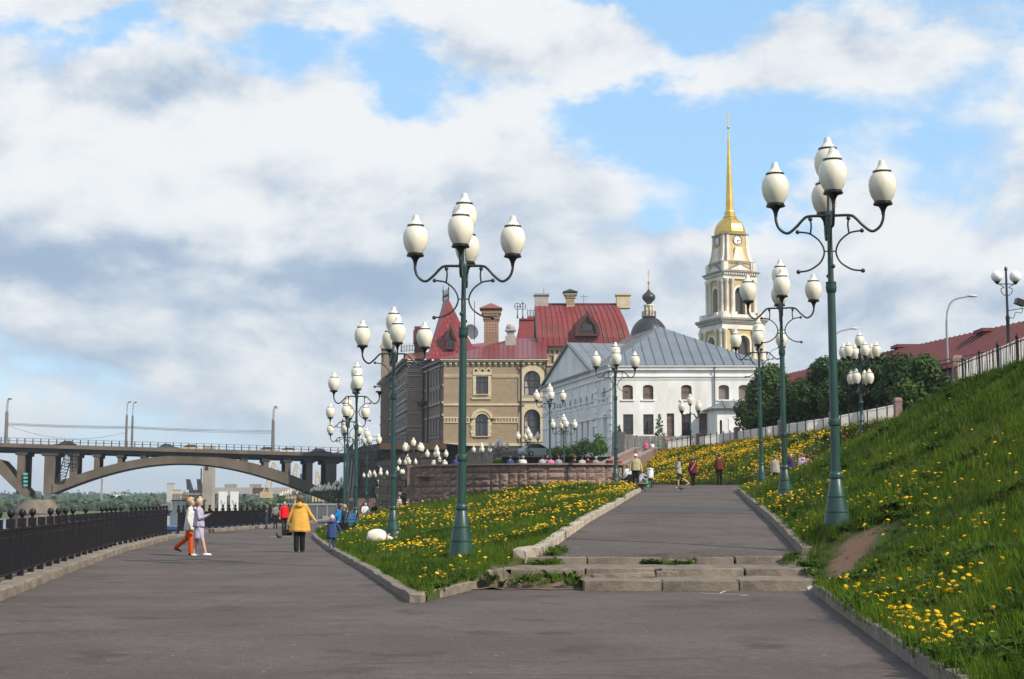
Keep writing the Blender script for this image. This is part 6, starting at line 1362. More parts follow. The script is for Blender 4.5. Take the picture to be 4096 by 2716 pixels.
def deckhouse(x0, x1, w, z0, z1, nwin, parent, m=M_BOATW):
    d = MB().box(x0, x1, -w/2, w/2, z0, z1).build('deckhouse', m, parent)
    for k in range(nwin): a = x0+(x1-x0)*(k+.2)/nwin; MB().box(a, a+(x1-x0)*.6/nwin, -w/2-.04, -w/2, z0+(z1-z0)*.35, z0+(z1-z0)*.8).build('window', M_DKGL, d)
    return d
p = at(355, 2020, 760); e = empty('tug_boat', (p.x, 760, ZW), .1, 'dark blue tug with white upperworks on the far water', 'boat'); hull(13.5, 4, 2.6, M_BOATB, e); deckhouse(-5, 3, 3, 2.4, 4.2, 6, e); deckhouse(-3.5, .5, 2.6, 4.2, 6.2, 4, e); MB().bar((-1, 0, 6), (-1, 0, 9), .2).build('mast', M_BOATD, e)
p = at(535, 2022, 800); e = empty('barge', (p.x, 800, ZW), .05, 'long low grey barge near the far shore', 'boat'); hull(27, 5, 1.6, mat('barge_grey', (.16, .17, .19), .7, .1, .5), e); deckhouse(-12, -8, 3, 1.5, 4.2, 3, e)
p = at(765, 2060, 250); e = empty('river_bus', (p.x, 250, ZW), 1.2, 'white two deck passenger boat moored behind the two women', 'boat'); hull(9, 3.4, 2.4, M_BOATW, e); deckhouse(-4, 3, 3.0, 2.3, 4.0, 8, e); deckhouse(-3.8, 2.2, 2.6, 4.0, 5.9, 7, e); MB().box(-4.0, 2.4, -1.4, 1.4, 5.9, 6.08).build('awning', M_BOATB, e); MB().bar((1.2, 0, 6), (1.2, 0, 8.2), .08).build('mast', M_BOATW, e)
p = at(1000, 2085, 112); e = empty('landing_stage', (-21.5, 108, ZW), 1.45, 'blue and turquoise floating landing stage behind the far railing', 'pontoon'); MB().box(-14, 14, -2.6, 2.6, -.3, 1.6).build('pontoon', M_BOATD, e); deckhouse(-9, 9, 3.6, 1.6, 3.9, 10, e, mat('turquoise_hull', (.10, .30, .33), .6, .1, 1)); MB().box(-9.6, 9.6, -2.1, 2.1, 3.9, 4.1).build('roof', M_BOATB, e)
def far_building(name, label, px0, px1, pt, D, m, wins=0, extra=None):
    a, b = at(px0, pt, D), at(px1, pt, D); e = empty(name, ((a.x+b.x)/2, D, -2), 0, label, 'building'); w = (b.x-a.x)/2; h = a.z+2
    MB().box(-w, w, 0, w*1.2, -6, h).build('wall', m, e)
    MB().box(-w*1.04, w*1.04, -.3, w*1.22, h, h+.5).build('roof', M_CONCF, e)
    for k in range(wins): MB().box(-w+2*w*(k+.2)/wins, -w+2*w*(k+.75)/wins, -.2, -.01, h*.45, h*.8).build('window', M_DKGL, e)
    return e
far_building('grain_elevator', 'tall pale elevator block on the far shore', 668, 698, 1935, 1000, mat('elevator_pale', (.50, .46, .41), .9, .1, .1)); far_building('warehouse', 'cream warehouse with open bays next to the elevator', 690, 724, 1961, 990, mat('cream_wall', (.58, .44, .30), .9, .1, .1), 5)
far_building('hill_house', 'long white building among trees on the far hill', 452, 510, 1977, 1400, M_BOATW, 8)
far_building('port_office', 'low brick port building behind the moored boat', 725, 770, 1978, 560, mat('port_brick', (.28, .12, .08), .9, .2, .3), 5)
p0, p1 = at(812, 1855, 330), at(848, 2010, 330); e = empty('concrete_tower', ((p0.x+p1.x)/2, 330, -3), 0, 'tall plain concrete pillar standing behind the bridge arch', 'tower'); w = (p1.x-p0.x)/2
MB().loft([[(-w*1.02, 0, -3), (w*1.02, 0, -3), (w*1.02, 3, -3), (-w*1.02, 3, -3)], [(-w, 0, 17), (w, 0, 17), (w, 3, 17), (-w, 3, 17)]]).build('shaft', M_CONCF, e); MB().box(-w*.55, w*.1, -.1, -.01, p0.z+1.6, p0.z+2.4).build('niche', M_BOATD, e); MB().bar((-w-.3, -.2, -2), (-w-.3, -.2, 12), .25).build('ladder', M_BOATD, e)
p0 = at(789, 1930, 420); e = empty('conveyor_house', (p0.x, 420, -3), 0, 'dark cluttered loading tower left of the concrete pillar', 'tower')
MB().box(-2.3, 2.3, 0, 3, -3, 8).build('frame', M_BOATD, e)
for x in (-2.0, 1.0): MB().loft([[(x-.9, 0, 8), (x+.6, 0, 8), (x+.6, 2, 8), (x-.9, 2, 8)], [(x-1.2, 0, 11), (x-.2, 0, 11), (x-.2, 1, 11), (x-1.2, 1, 11)]]).build('hopper', M_BOATD, e)
for k in range(5): MB().box(-2.5, 2.5, -.12, -.01, -1+k*1.9, -.6+k*1.9).build('gantry', M_TGRY, e)
p0, p1 = at(848, 1950, 520), at(1210, 1952, 520); e = empty('conveyor_gallery', ((p0.x+p1.x)/2, 520, -2), 0, 'long grey conveyor gallery on legs across the port', 'industrial building'); w = (p1.x-p0.x)/2
MB().box(-w, w, 0, 3, p0.z+2-2.2, p0.z+2).build('gallery', M_GREYTR, e); MB().box(-w*.1, w*.25, -.06, -.01, p0.z-.1, p0.z+1.9).build('rusty_panels', M_RSTB, e)
for f in (-.95, -.3, .22, .62, .95): MB().box(w*f-.5, w*f+.5, .5, 2, -4, p0.z-.2).build('leg', M_BOATD, e)
for f in (-.6, -.05): MB().box(w*f-2, w*f+2, .5, 2, p0.z+2.01, p0.z+3.2).build('vent_house', M_TGRY, e)
for px, lb in ((890, 'left white hoarding tower on the quay under the arch'), (936, 'right white hoarding tower on the quay under the arch')):
    p0 = at(px, 1966, 300); e = empty('white_kiosk_tower', (p0.x, 300, -1.6), 0, lb, 'tower'); MB().box(-.75, .75, 0, 1, -.5, p0.z+1.6).build('panel', M_BOATW, e); MB().bar((-.6, -.05, .8), (.6, -.05, 3.2), .12).bar((.6, -.05, .8), (-.2, -.05, 3.6), .1).build('lettering', M_GREYTR, e); MB().box(-1.4, 1.1, -.5, 1.5, -.5, 1.0).build('base', M_CONCF, e)
def crane(px, pt, D, lean, label):
    t = at(px, pt, D); e = empty('port_crane', (t.x-lean, D, -2), 0, label, 'crane', 'yellow harbour cranes'); h = t.z+2
    MB().box(-1.8, 1.8, -1.2, 1.2, h*.30, h*.42).build('cabin', M_CRN, e); m = MB()
    for sx in (-2.2, 2.2): m.bar((sx, 0, -4), (sx*.6, 0, h*.3), .5)
    m.build('legs', M_CRN, e); j = MB(); a, b = Vector((0, 0, h*.4)), Vector((lean, 0, h)); sv = Vector((1.1, 0, .1)); j.bar(a-sv, b, .35).bar(a+sv, b+Vector((.5, 0, -.3)), .35)
    for k in range(6): f, g = k/6, (k+1)/6; j.bar((a-sv).lerp(b, f), (a+sv).lerp(b, g), .2)
    j.bar(b, b+Vector((lean*.2+1.4, 0, -h*.16)), .25); j.build('jib', M_CRN, e); MB().box(lean+1.4, lean+2.2, -.4, .4, h*.70, h*.80).build('hook_block', M_BOATB, e)
for a in ((1093, 1848, 470, 2.0, 'port crane with jib just right of the arch crown'), (1184, 1855, 470, 1.5, 'upright port crane between two bridge columns'), (1265, 1885, 430, -.8, 'pale port crane above the lamp row on the far quay'), (1312, 1872, 400, -1.5, 'port crane right behind the last bridge column')): crane(*a)
p0 = at(408, 1915, 700); e = empty('signal_mast', (p0.x, 700, -3), 0, 'thin lattice mast on the headland under the arch', 'mast'); h = p0.z+3
MB().bar((0, 0, 0), (0, 0, h), .7).bar((-1.2, 0, h*.1), (0, 0, h*.55), .25).bar((1.2, 0, h*.1), (0, 0, h*.55), .25).build('lattice', M_TGRY, e); MB().box(-1.5, 1.5, -1, 1, 0, h*.22).box(-.8, .8, -.6, .6, h*.22, h*.3).build('base_cabin', M_BOATD, e)
# glass fronted kiosk and fence on the lower quay
p0 = at(1245, 2015, 150); KI = empty('quay_pavilion', (p0.x+1.2, 150, -1.0), 0, 'low glazed pavilion with brick end on the quay beyond the railing', 'kiosk')
MB().box(-4.6, 2.6, 0, 3, -.6, 2.2).build('glazing', glassmat('pavilion_glass', (.10, .11, .12)), KI)
for k in range(8): MB().box(-4.65+k, -4.55+k, -.06, -.01, -.6, 2.25).build('mullion', M_GALV, KI)
MB().box(-4.7, 2.7, -.1, 3.1, 2.2, 2.38).build('roof', M_GALV, KI); MB().box(2.65, 5.0, -.2, 3, -.6, 2.9).build('brick_end', mat('pavilion_brick', (.17, .105, .085), .9, .2, 3), KI)
# ================================================================ VEGETATION
HKY = np.array([-5, 8, 12.5, 17.1, 25.39, 25.4, 30, 74, 76.5, 79, 85, 92, 105, 125, 145]); HKX = np.array([hxk(y) for y in HKY])
HTY = np.array([-5, 20, 40, 47, 57, 65, 72, 80, 93, 133, 145]); HTX = np.array([hxt(y) for y in HTY]); ZKY = np.array([-5, 25, 27.4, 30.2]+PY[1:]+[145]); ZKZ = np.array([hzk(y) for y in ZKY])
def hillv(x, y):
    a = np.interp(y, HKY, HKX); b = np.interp(y, HTY, HTX); s = np.clip((x-a)/(b-a), 0, 1); z0 = np.interp(y, ZKY, ZKZ); e = np.interp(y, [72, 84], [1.25, .9])
    w = np.minimum(1, s*6)*np.minimum(1, (1-s)*5); return z0+(ZT-z0)*s**e+.27*np.minimum(1, s/.05)*(1-s)*np.interp(y, [28.3, 30.6, 45, 66], [0, 1, .7, 0])+w*(.16*(vnoise(x, y, .35)-.5)+.10*(vnoise(x+40, y, 1.1)-.5))
BXY = np.arange(22.6, 88.5, .5); BXA = np.array([bxk(y) for y in BXY]); BXB = np.array([bxr(y) for y in BXY]); BZB = np.array([bzr(y) for y in BXY])
def bankv(x, y):
    a = np.interp(y, BXY, BXA); b = np.interp(y, BXY, BXB); s = np.clip((x-a)/(b-a), 0, 1); e = np.interp(y, [30, 88], [1.6, .72]); w = np.minimum(1, s*6)*np.minimum(1, (1-s)*6)
    return .10+(np.interp(y, BXY, BZB)-.10)*s**e+w*.12*(vnoise(x, y, .6)-.5)
M_GR1 = mat('grass_blade', (.126, .190, .013), .7, .25, .6, col2=(.066, .120, .008), island=.32, trans=.35, spec=.12)
M_GR2 = mat('grass_blade_dark', (.050, .095, .009), .7, .25, .6, col2=(.032, .066, .007), island=.32, trans=.3, spec=.12)
M_GRD = mat('dry_grass_blade', (.22, .19, .07), .7, .2, 1, island=.25, trans=.3, spec=.2)
M_DAN = mat('dandelion_yellow', (.80, .55, .008), .7, .10, 4, col2=(.75, .44, .005), island=.15, trans=.25, spec=.2)
M_STM = mat('dandelion_stem', (.20, .26, .09), .6, .1, 5, trans=.2)
def clump(seed, n, h0, h1, spread, w, m, lean=.45):
    r = random.Random(seed); mb = MB()
    for k in range(n):
        a = r.uniform(0, 6.283); d = spread*math.sqrt(r.random()); x, y = d*math.cos(a), d*math.sin(a); h = r.uniform(h0, h1); b = r.uniform(0, 6.283); ln = h*r.uniform(.1, lean); ww = w*r.uniform(.7, 1.2)/2
        t = Vector((math.cos(b), math.sin(b), 0)); s = Vector((-t.y, t.x, 0)); p = Vector((x, y, -.02)); q = p+Vector((0, 0, h*.6))+t*ln*.35; e = p+Vector((0, 0, h))+t*ln
        mb.add([p-s*ww, p+s*ww, q+s*ww*.8, q-s*ww*.8, e], [(0, 1, 2, 3), (3, 2, 4)])
    return mb.mesh('grass_clump', m, None, False)
def weed(seed):
    r = random.Random(seed); mb = MB()
    for k in range(11):
        a = r.uniform(0, 6.283); L = r.uniform(.10, .22); t = Vector((math.cos(a), math.sin(a), 0)); s = Vector((-t.y, t.x, 0)); rise = r.uniform(.3, 1.0); w = L*r.uniform(.16, .28)
        p = [Vector((0, 0, 0)), t*L*.4+Vector((0, 0, L*.5*rise)), t*L*.8+Vector((0, 0, L*.75*rise)), t*L*1.1+Vector((0, 0, L*.6*rise))]
        mb.add([p[0], p[1]-s*w, p[1]+s*w, p[2]-s*w*.9, p[2]+s*w*.9, p[3]], [(0, 2, 1), (1, 2, 4, 3), (3, 4, 5)])
    return mb.mesh('weed_clump', M_GR2, None, False)
def dandelion_mesh(seed, h, R, seg=10):
    r = random.Random(seed); lx, ly = r.uniform(-.06, .06), r.uniform(-.06, .06); mb = MB(); mb.tube([(0, 0, -.02), (lx*.4, ly*.4, h*.5), (lx, ly, h)], .0035, 4, 0, False)
    M = Matrix.Translation((lx, ly, h)) @ Matrix.Rotation(r.uniform(-.5, .5), 4, 'X') @ Matrix.Rotation(r.uniform(-.5, .5), 4, 'Y'); vs = [M @ Vector((0, 0, R*.48))]; n = seg
    for ring, (rr, z) in enumerate(((.5, .42), (1.0, .10), (.55, -.2))):
        for k in range(n): a = 6.283*(k+.5*ring)/n; q = rr*R*(r.uniform(.88, 1.1) if ring == 1 else 1); vs.append(M @ Vector((q*math.cos(a), q*math.sin(a), z*R+(r.uniform(-.06, .06)*R if ring == 1 else 0))))
    fs = [(0, 1+k, 1+(k+1) % n) for k in range(n)]
    for g in (1, 1+n):
        for k in range(n): fs.append((g+k, g+n+k, g+n+(k+1) % n, g+(k+1) % n))
    mb.add(vs, fs, 1); return mb.mesh('dandelion', [M_STM, M_DAN], None, False)
def protos(name, meshes):
    c = bpy.data.collections.new(name)
    for i, me in enumerate(meshes): o = bpy.data.objects.new('%s_%02d' % (name, i), me); c.objects.link(o)
    return c
C_GRASS = protos('grass_protos', [clump(1, 16, .10, .20, .12, .010, M_GR1), clump(2, 16, .12, .26, .12, .010, M_GR1), clump(3, 14, .10, .22, .12, .011, M_GR2), clump(4, 18, .06, .14, .13, .011, M_GR1), clump(5, 9, .15, .32, .10, .009, M_GR2, .7), clump(6, 6, .14, .30, .10, .007, M_GRD, .6), weed(1), weed(2)])
C_DAN = protos('dandelion_protos', [dandelion_mesh(10+k, .10+.03*k, .032, 8) for k in range(4)])
def scatter(name, label, cat, pts, idx, scl, coll, seed):
    g = np.random.default_rng(seed); n = len(pts); me = bpy.data.meshes.new(name); me.vertices.add(n); me.vertices.foreach_set('co', pts.astype(np.float32).ravel())
    a = me.attributes.new('pick', 'INT', 'POINT'); a.data.foreach_set('value', idx.astype(np.int32)); a = me.attributes.new('size', 'FLOAT', 'POINT'); a.data.foreach_set('value', scl.astype(np.float32))
    rot = np.stack([g.normal(0, .10, n), g.normal(0, .10, n), g.uniform(0, 6.283, n)], 1); a = me.attributes.new('turn', 'FLOAT_VECTOR', 'POINT'); a.data.foreach_set('vector', rot.astype(np.float32).ravel())
    o = bpy.data.objects.new(name, me); COL.objects.link(o); ng = bpy.data.node_groups.new(name, 'GeometryNodeTree'); ng.interface.new_socket('Geometry', in_out='INPUT', socket_type='NodeSocketGeometry'); ng.interface.new_socket('Geometry', in_out='OUTPUT', socket_type='NodeSocketGeometry')
    N_, L_ = ng.nodes, ng.links; gi, go = N_.new('NodeGroupInput'), N_.new('NodeGroupOutput'); iop = N_.new('GeometryNodeInstanceOnPoints'); ci = N_.new('GeometryNodeCollectionInfo'); ci.inputs[0].default_value = coll; ci.inputs['Separate Children'].default_value = True; ci.inputs['Reset Children'].default_value = True
    def attr(nm, ty): n_ = N_.new('GeometryNodeInputNamedAttribute'); n_.data_type = ty; n_.inputs[0].default_value = nm; return n_.outputs[0]
    e2r = N_.new('FunctionNodeEulerToRotation'); L_.new(attr('turn', 'FLOAT_VECTOR'), e2r.inputs[0])
    L_.new(gi.outputs[0], iop.inputs['Points']); L_.new(ci.outputs[0], iop.inputs['Instance']); iop.inputs['Pick Instance'].default_value = True; L_.new(attr('pick', 'INT'), iop.inputs['Instance Index']); L_.new(e2r.outputs[0], iop.inputs['Rotation']); L_.new(attr('size', 'FLOAT'), iop.inputs['Scale']); L_.new(iop.outputs[0], go.inputs[0])
    md = o.modifiers.new('scatter', 'NODES'); md.node_group = ng
    return tag(o, label, cat, None, 'stuff')
# -- sample positions
def seg_dist(x, y, pl):
    d = np.full(len(x), 9e9)
    for (ax, ay), (bx, by) in zip(pl[:-1], pl[1:]):
        t = np.clip(((x-ax)*(bx-ax)+(y-ay)*(by-ay))/((bx-ax)**2+(by-ay)**2), 0, 1); d = np.minimum(d, np.hypot(x-ax-t*(bx-ax), y-ay-t*(by-ay)))
    return d
def region(y0, y1, dens, side):
    n = int(dens*(y1-y0)*(12 if side == 'hill' else 16)*1.0); y = rng.uniform(y0, y1, n)
    if side == 'hill': a, b = np.interp(y, HKY, HKX)-.02, np.interp(y, HTY, HTX)+.6
    else: a, b = np.interp(y, BXY, BXA), np.interp(y, BXY, BXB)
    wmax = 12 if side == 'hill' else 16; x = a+rng.random(n)*wmax; k = x < b; x, y = x[k], y[k]
    if side == 'hill': k = (x < .36*y+1.2) & ((y > 20) | (x < .36*y+1)); x, y = x[k], y[k]
    return x, y
gx, gy, gz, gs, gi_ = [], [], [], [], []
for side, bands in (('hill', ((11, 20, 150, 1.0), (20, 32, 95, 1.05), (32, 48, 55, 1.15), (48, 75, 30, 1.35), (75, 138, 15, 1.7))), ('bank', ((22.7, 34, 105, .75), (34, 50, 62, .85), (50, 88, 32, 1.1)))):
    for y0, y1, dn_, sc_ in bands:
        x, y = region(y0, y1, dn_, side); z = hillv(x, y) if side == 'hill' else bankv(x, y); n = len(x)
        tall = vnoise(x+9, y+5, .45); tr_d = seg_dist(x, y, TRACK); keep = (tr_d > .22+.30*vnoise(x, y, 3)) | (rng.random(n) < .05)
        # trampled, thin turf round the steps' corner
        bare = (np.hypot(x-6.2, y-28.8) < 1.3); keep &= ~(bare & (rng.random(n) < .12))
        edge = (x-np.interp(y, HKY, HKX)) if side == 'hill' else (x-np.interp(y, BXY, BXA))
        s = sc_*(.62+.75*tall)*rng.uniform(.7, 1.3, n); s *= np.where(tr_d < .7, .45, np.where(tr_d < 1.3, .7, 1))
        pick = rng.choice([0, 1, 2, 3, 4, 5], n, p=[.30, .22, .18, .20, .06, .04]); wn = vnoise(x+70, y, .8); pick = np.where((wn > .66) & (rng.random(n) < .35), rng.integers(6, 8, n), pick); pick = np.where((vnoise(x, y+33, .5) > .62) & (rng.random(n) < .6), rng.choice([2, 4], n), pick)
        pick = np.where(bare & (rng.random(n) < .3), 5, pick); gx.append(x[keep]); gy.append(y[keep]); gz.append(z[keep]); gs.append(s[keep]); gi_.append(pick[keep])
# tufts in the broken steps and along kerbs
xs_ = np.concatenate([rng.uniform(-.75, 1.2, 120), rng.uniform(.1, 1.0, 40), rng.uniform(2.6, 3.6, 30), rng.uniform(5.35, 6.0, 90), rng.uniform(.45, 1.1, 50)]); ys_ = np.concatenate([rng.uniform(26.0, 27.2, 120), rng.uniform(29.45, 29.7, 40), rng.uniform(29.6, 29.78, 30), rng.uniform(26.2, 29.9, 90), rng.uniform(30.2, 32, 50)])
zs_ = np.concatenate([rng.uniform(.02, .18, 120), np.full(40, .27), np.full(30, .27), np.interp(ys_[190:280], [26.2, 29.9], [.14, .42]), np.interp(ys_[280:], [30.2, 32], [.42, .5])])
gx.append(xs_); gy.append(ys_); gz.append(zs_); gs.append(rng.uniform(.5, 1.0, len(xs_))); gi_.append(rng.choice([0, 1, 2, 3, 6, 7], len(xs_)))
# grass overhanging the kerb stones
yk = rng.uniform(11, 25.2, 700); xk_ = np.interp(yk, HKY, HKX)+rng.uniform(-.10, .12, 700); gx.append(xk_); gy.append(yk); gz.append(np.full(700, .13)); gs.append(rng.uniform(.5, 1.0, 700)); gi_.append(rng.choice([0, 1, 4, 3], 700))
yk = rng.uniform(22.7, 62, 700); xk_ = np.interp(yk, BXY, BXA)+rng.uniform(-.06, .12, 700); gx.append(xk_); gy.append(yk); gz.append(np.full(700, .10)); gs.append(rng.uniform(.35, .7, 700)); gi_.append(rng.choice([0, 1, 3], 700))
P_ = np.stack([np.concatenate(gx), np.concatenate(gy), np.concatenate(gz)], 1); print('grass clumps', len(P_))
scatter('grass', 'rough green grass covering the hillside and the bank', 'grass', P_, np.concatenate(gi_), np.concatenate(gs), C_GRASS, 1)
# -- dandelions
dx_, dy_, dz_ = [], [], []
def dand(side, y0, y1, peak, prob):
    x, y = region(y0, y1, peak, side); z = hillv(x, y) if side == 'hill' else bankv(x, y); p = prob(x, y); k = rng.random(len(x)) < p; dx_.append(x[k]); dy_.append(y[k]); dz_.append(z[k])
def patch(x, y, f, lo, hi, ox=0): return np.clip((.6*vnoise(x+ox, y, f)+.4*vnoise(x+ox+7, y, f*2.7)-lo)/(hi-lo), 0, 1)
def p_near(x, y):
    e = x-np.interp(y, HKY, HKX); return np.clip(.006+.35*patch(x, y, .7, .58, .76)*np.exp(-e/1.5)+.07*patch(x, y, .5, .58, .78, 20), 0, 1)*(seg_dist(x, y, TRACK) > .9)
dand('hill', 12, 30, 26, p_near)
def p_mid(x, y):
    e = x-np.interp(y, HKY, HKX); return np.clip(.005+.62*patch(x, y, .35, .52, .68)*np.exp(-e/1.4)+.07*patch(x, y, .25, .58, .76, 30)*np.exp(-e/5), 0, 1)
dand('hill', 30, 78, 26, p_mid)
def p_far(x, y):
    a = np.interp(y, HKY, HKX); b = np.interp(y, HTY, HTX); s = (x-a)/(b-a); return np.clip(.10+1.1*patch(x, y, .22, .34, .60)*(1-s*.55), 0, 1)
dand('hill', 78, 134, 36, p_far)
def p_bank(x, y):
    a = np.interp(y, BXY, BXA); b = np.interp(y, BXY, BXB); s = (x-a)/(b-a); near = np.exp(-((y-25)/3)**2)*np.clip((s-.2)*2, 0, 1); return np.clip(.007+.62*patch(x, y, .32, .56, .70, 50)*np.clip((y-26)/10, .25, 1)*np.clip(s*3, 0.1, 1)+.30*near+.55*np.exp(-((y-62)/9)**2)*patch(x, y, .3, .45, .62, 11)*np.clip((s-.25)*4, 0, 1), 0, 1)
dand('bank', 22.9, 87, 27, p_bank)
def hill_hit(px, py):
    d = ray(px, py); t = 8.0
    while t < 60:
        q = Vector((0, 0, CAMZ))+d*t
        if q.x > hxk(q.y) and q.z <= hill(q.x, q.y): return q
        t += .05
    return None
for px, py, sg, n in ((3480, 2440, .22, 46), (3560, 2530, .24, 60), (3640, 2570, .25, 44), (3830, 2375, .28, 50), (3720, 2625, .2, 26), (3420, 2395, .18, 30), (3520, 2480, .16, 24), (3860, 2530, .3, 14), (3980, 2590, .3, 12), (3640, 2310, .3, 10), (3380, 2345, .15, 8), (3980, 2130, .5, 16), (3700, 1985, .9, 60), (3600, 1960, .8, 40), (3250, 2030, .6, 30), (3150, 2010, .8, 40)):
    q = hill_hit(px, py)
    if q is None: continue
    x = q.x+rng.normal(0, sg, n); y = q.y+rng.normal(0, sg*1.8, n); k = x > np.interp(y, HKY, HKX); dx_.append(x[k]); dy_.append(y[k]); dz_.append(hillv(x[k], y[k]))
D_ = np.stack([np.concatenate(dx_), np.concatenate(dy_), np.concatenate(dz_)], 1); order = np.argsort(D_[:, 1]); D_ = D_[order]; print('dandelions', len(D_))
inview = np.abs(D_[:, 0]/D_[:, 1]) < .345; near = np.where(inview)[0][:300]; rest = np.setdiff1d(np.arange(len(D_)), near); gN = rng
me_d = [dandelion_mesh(40+k, .09+.022*k, .030+.002*(k % 3), 12) for k in range(6)]
for i in near:
    x, y, z = D_[i]; hillside_ = x > 1.5
    tag(share('dandelion', me_d[int(gN.integers(0, 6))], None, (x, y, z), (gN.normal(0, .12), gN.normal(0, .12), gN.uniform(0, 6.28)), (float(gN.uniform(.7, 1.2)),)*3), 'yellow dandelion in the near grass verge on the right' if hillside_ else 'yellow dandelion on the near end of the grass bank', 'dandelion', 'near dandelions on the right verge' if hillside_ else 'near dandelions on the grass bank')
scatter('dandelions', 'drifts of small yellow dandelions spread over the grass', 'flowers', D_[rest], rng.integers(0, 4, len(rest)), np.where(D_[rest, 1] > 70, 1.75, np.where(D_[rest, 1] > 40, 1.35, 1.1))*rng.uniform(.8, 1.2, len(rest)), C_DAN, 2)
# ------------------------------------------------------------- trees and shrubs
M_BARK = mat('bark', (.075, .055, .042), .9, .3, 3, bump=.5)
def leafmat(name, c, c2): return mat(name, c, .6, .2, .6, col2=c2, island=.35, trans=.30, spec=.25)
M_LF1 = leafmat('dark_leaf', (.040, .085, .016), (.024, .055, .010)); M_LF2 = leafmat('fresh_leaf', (.085, .17, .020), (.05, .11, .014)); M_LF3 = leafmat('needle_green', (.05, .10, .04), (.03, .07, .03))
def crown_mesh(name, lobes, n, size, m, seed, shell=.55):
    g = np.random.default_rng(seed); L_ = np.array(lobes); vol = L_[:, 3]**2; k = g.choice(len(L_), n, p=vol/vol.sum()); d = g.normal(size=(n, 3)); d /= np.linalg.norm(d, axis=1, keepdims=True)
    rad = (shell+(1.06-shell)*g.random((n, 1))**.6)*L_[k, 3:4]; c = L_[k, :3]+d*rad*np.array([1, 1, .92]); nr = d+g.normal(0, .45, (n, 3))+np.array([0, 0, .35]); nr /= np.linalg.norm(nr, axis=1, keepdims=True)
    u = np.cross(nr, g.normal(size=(n, 3))); u /= np.linalg.norm(u, axis=1, keepdims=True); v = np.cross(nr, u); s = size*g.uniform(.6, 1.3, (n, 1))
    V = np.stack([c-u*s*.5, c+v*s*.32-u*s*.1, c+u*s*.6-nr*s*.12, c-v*s*.32-u*s*.1], 1).reshape(-1, 3); me = bpy.data.meshes.new(name); me.from_pydata(V.tolist(), [], np.arange(4*n).reshape(-1, 4).tolist()); me.materials.append(m); return me
def tree(name, label, loc, H, R, m, seed, n=4200, size=.22, trunk_h=.25, cat='tree', group=None, lobes=12):
    r = random.Random(seed); e = empty(name, loc, r.uniform(0, 6), label, cat, group); lb = []
    for k in range(lobes):
        a = r.uniform(0, 6.283); f = r.random(); z = H*(trunk_h+(1-trunk_h)*(.12+.78*f)); q = R*(.75*math.sin(math.pi*min(1, .15+.85*f)))*r.uniform(.35, .95); lb.append((q*math.cos(a), q*math.sin(a), z, R*r.uniform(.32, .52)))
    tm = MB().tube([(0, 0, -.3), (.03*H*r.uniform(-1, 1), 0, H*.25), (.03*H*r.uniform(-1, 1), .02*H, H*.55), (0, 0, H*.85)], [H*.028, H*.022, H*.014, H*.004], 8)
    for x, y, z, q in lb: tm.tube([(0, 0, z*.45), (x*.45, y*.45, z*.72), (x, y, z)], [H*.012, H*.008, H*.003], 5)
    tm.build('trunk', M_BARK, e, 50); c = bpy.data.objects.new('crown', crown_mesh('crown', lb, n, size, m, seed)); COL.objects.link(c); c.parent = e
    return e
for i, (px, py, D, H, R, lb) in enumerate(((3085, 1480, 112, 5.2, 2.6, 'round dark tree left of the row, over the bronze statue'), (3190, 1490, 108, 4.8, 2.5, 'dark bushy tree right behind the second hillside lamp'), (3300, 1450, 104, 5.6, 2.6, 'tall dark tree behind the tallest lamp post'), (3400, 1455, 100, 5.4, 2.4, 'dark tree standing behind the two tier lamp'),
                                            (3500, 1420, 96, 5.6, 2.5, 'leafy tree below the chimney of the red roof'), (3605, 1455, 92, 5.0, 2.3, 'leafy tree above the end of the far picket fence'), (3690, 1450, 86, 4.6, 2.1, 'rightmost leafy tree beside the granite pillar of the near fence'), (3040, 1540, 119, 4.0, 2.3, 'low dark tree touching the white annex'))):
    p = at(px, py, D); tree('tree', lb, (p.x, D, ZT-.3), (p.z-ZT+.3)*1.03, R, M_LF1 if i % 3 else leafmat('mid_leaf', (.055, .11, .018), (.03, .07, .012)), 60+i, 6500, .30, .04, group='trees behind the picket fence', lobes=15)
p = at(1362, 1935, 226); tree('tree', 'fresh light green tree at the bridge end beyond the pavilion', (p.x, 226, -1.5), p.z+1.5, 2.4, M_LF2, 81, 2600, .35, .1)
p = at(1120, 1975, 330); tree('tree', 'light green tree under the arch near the far quay', (p.x, 330, -1.5), p.z+1.5, 2.2, M_LF2, 83, 1500, .45, .1)
def conifer(loc, H, R, seed, label):
    r = random.Random(seed); e = empty('sapling', loc, 0, label, 'sapling'); MB().tube([(0, 0, -.2), (0, 0, H)], [.05, .01], 6).build('trunk', M_BARK, e); lb = []
    for k in range(26): f = k/26; a = k*2.4; q = R*(1-f)**.8*r.uniform(.4, .9); lb.append((q*math.cos(a), q*math.sin(a), H*(.1+.9*f), .16+.25*(1-f)))
    c = bpy.data.objects.new('crown', crown_mesh('crown', lb, 1500, .16, M_LF3, seed, .2)); COL.objects.link(c); c.parent = e
p = at(2638, 1655, 143); conifer((p.x, 143, 5.6), p.z-5.6, 1.05, 5, 'slender young larch before the ground floor windows of the white building')
p = at(2477, 1700, 146); conifer((p.x, 146, 5.6), p.z-5.6, .5, 6, 'tiny sapling at the corner of the white building')
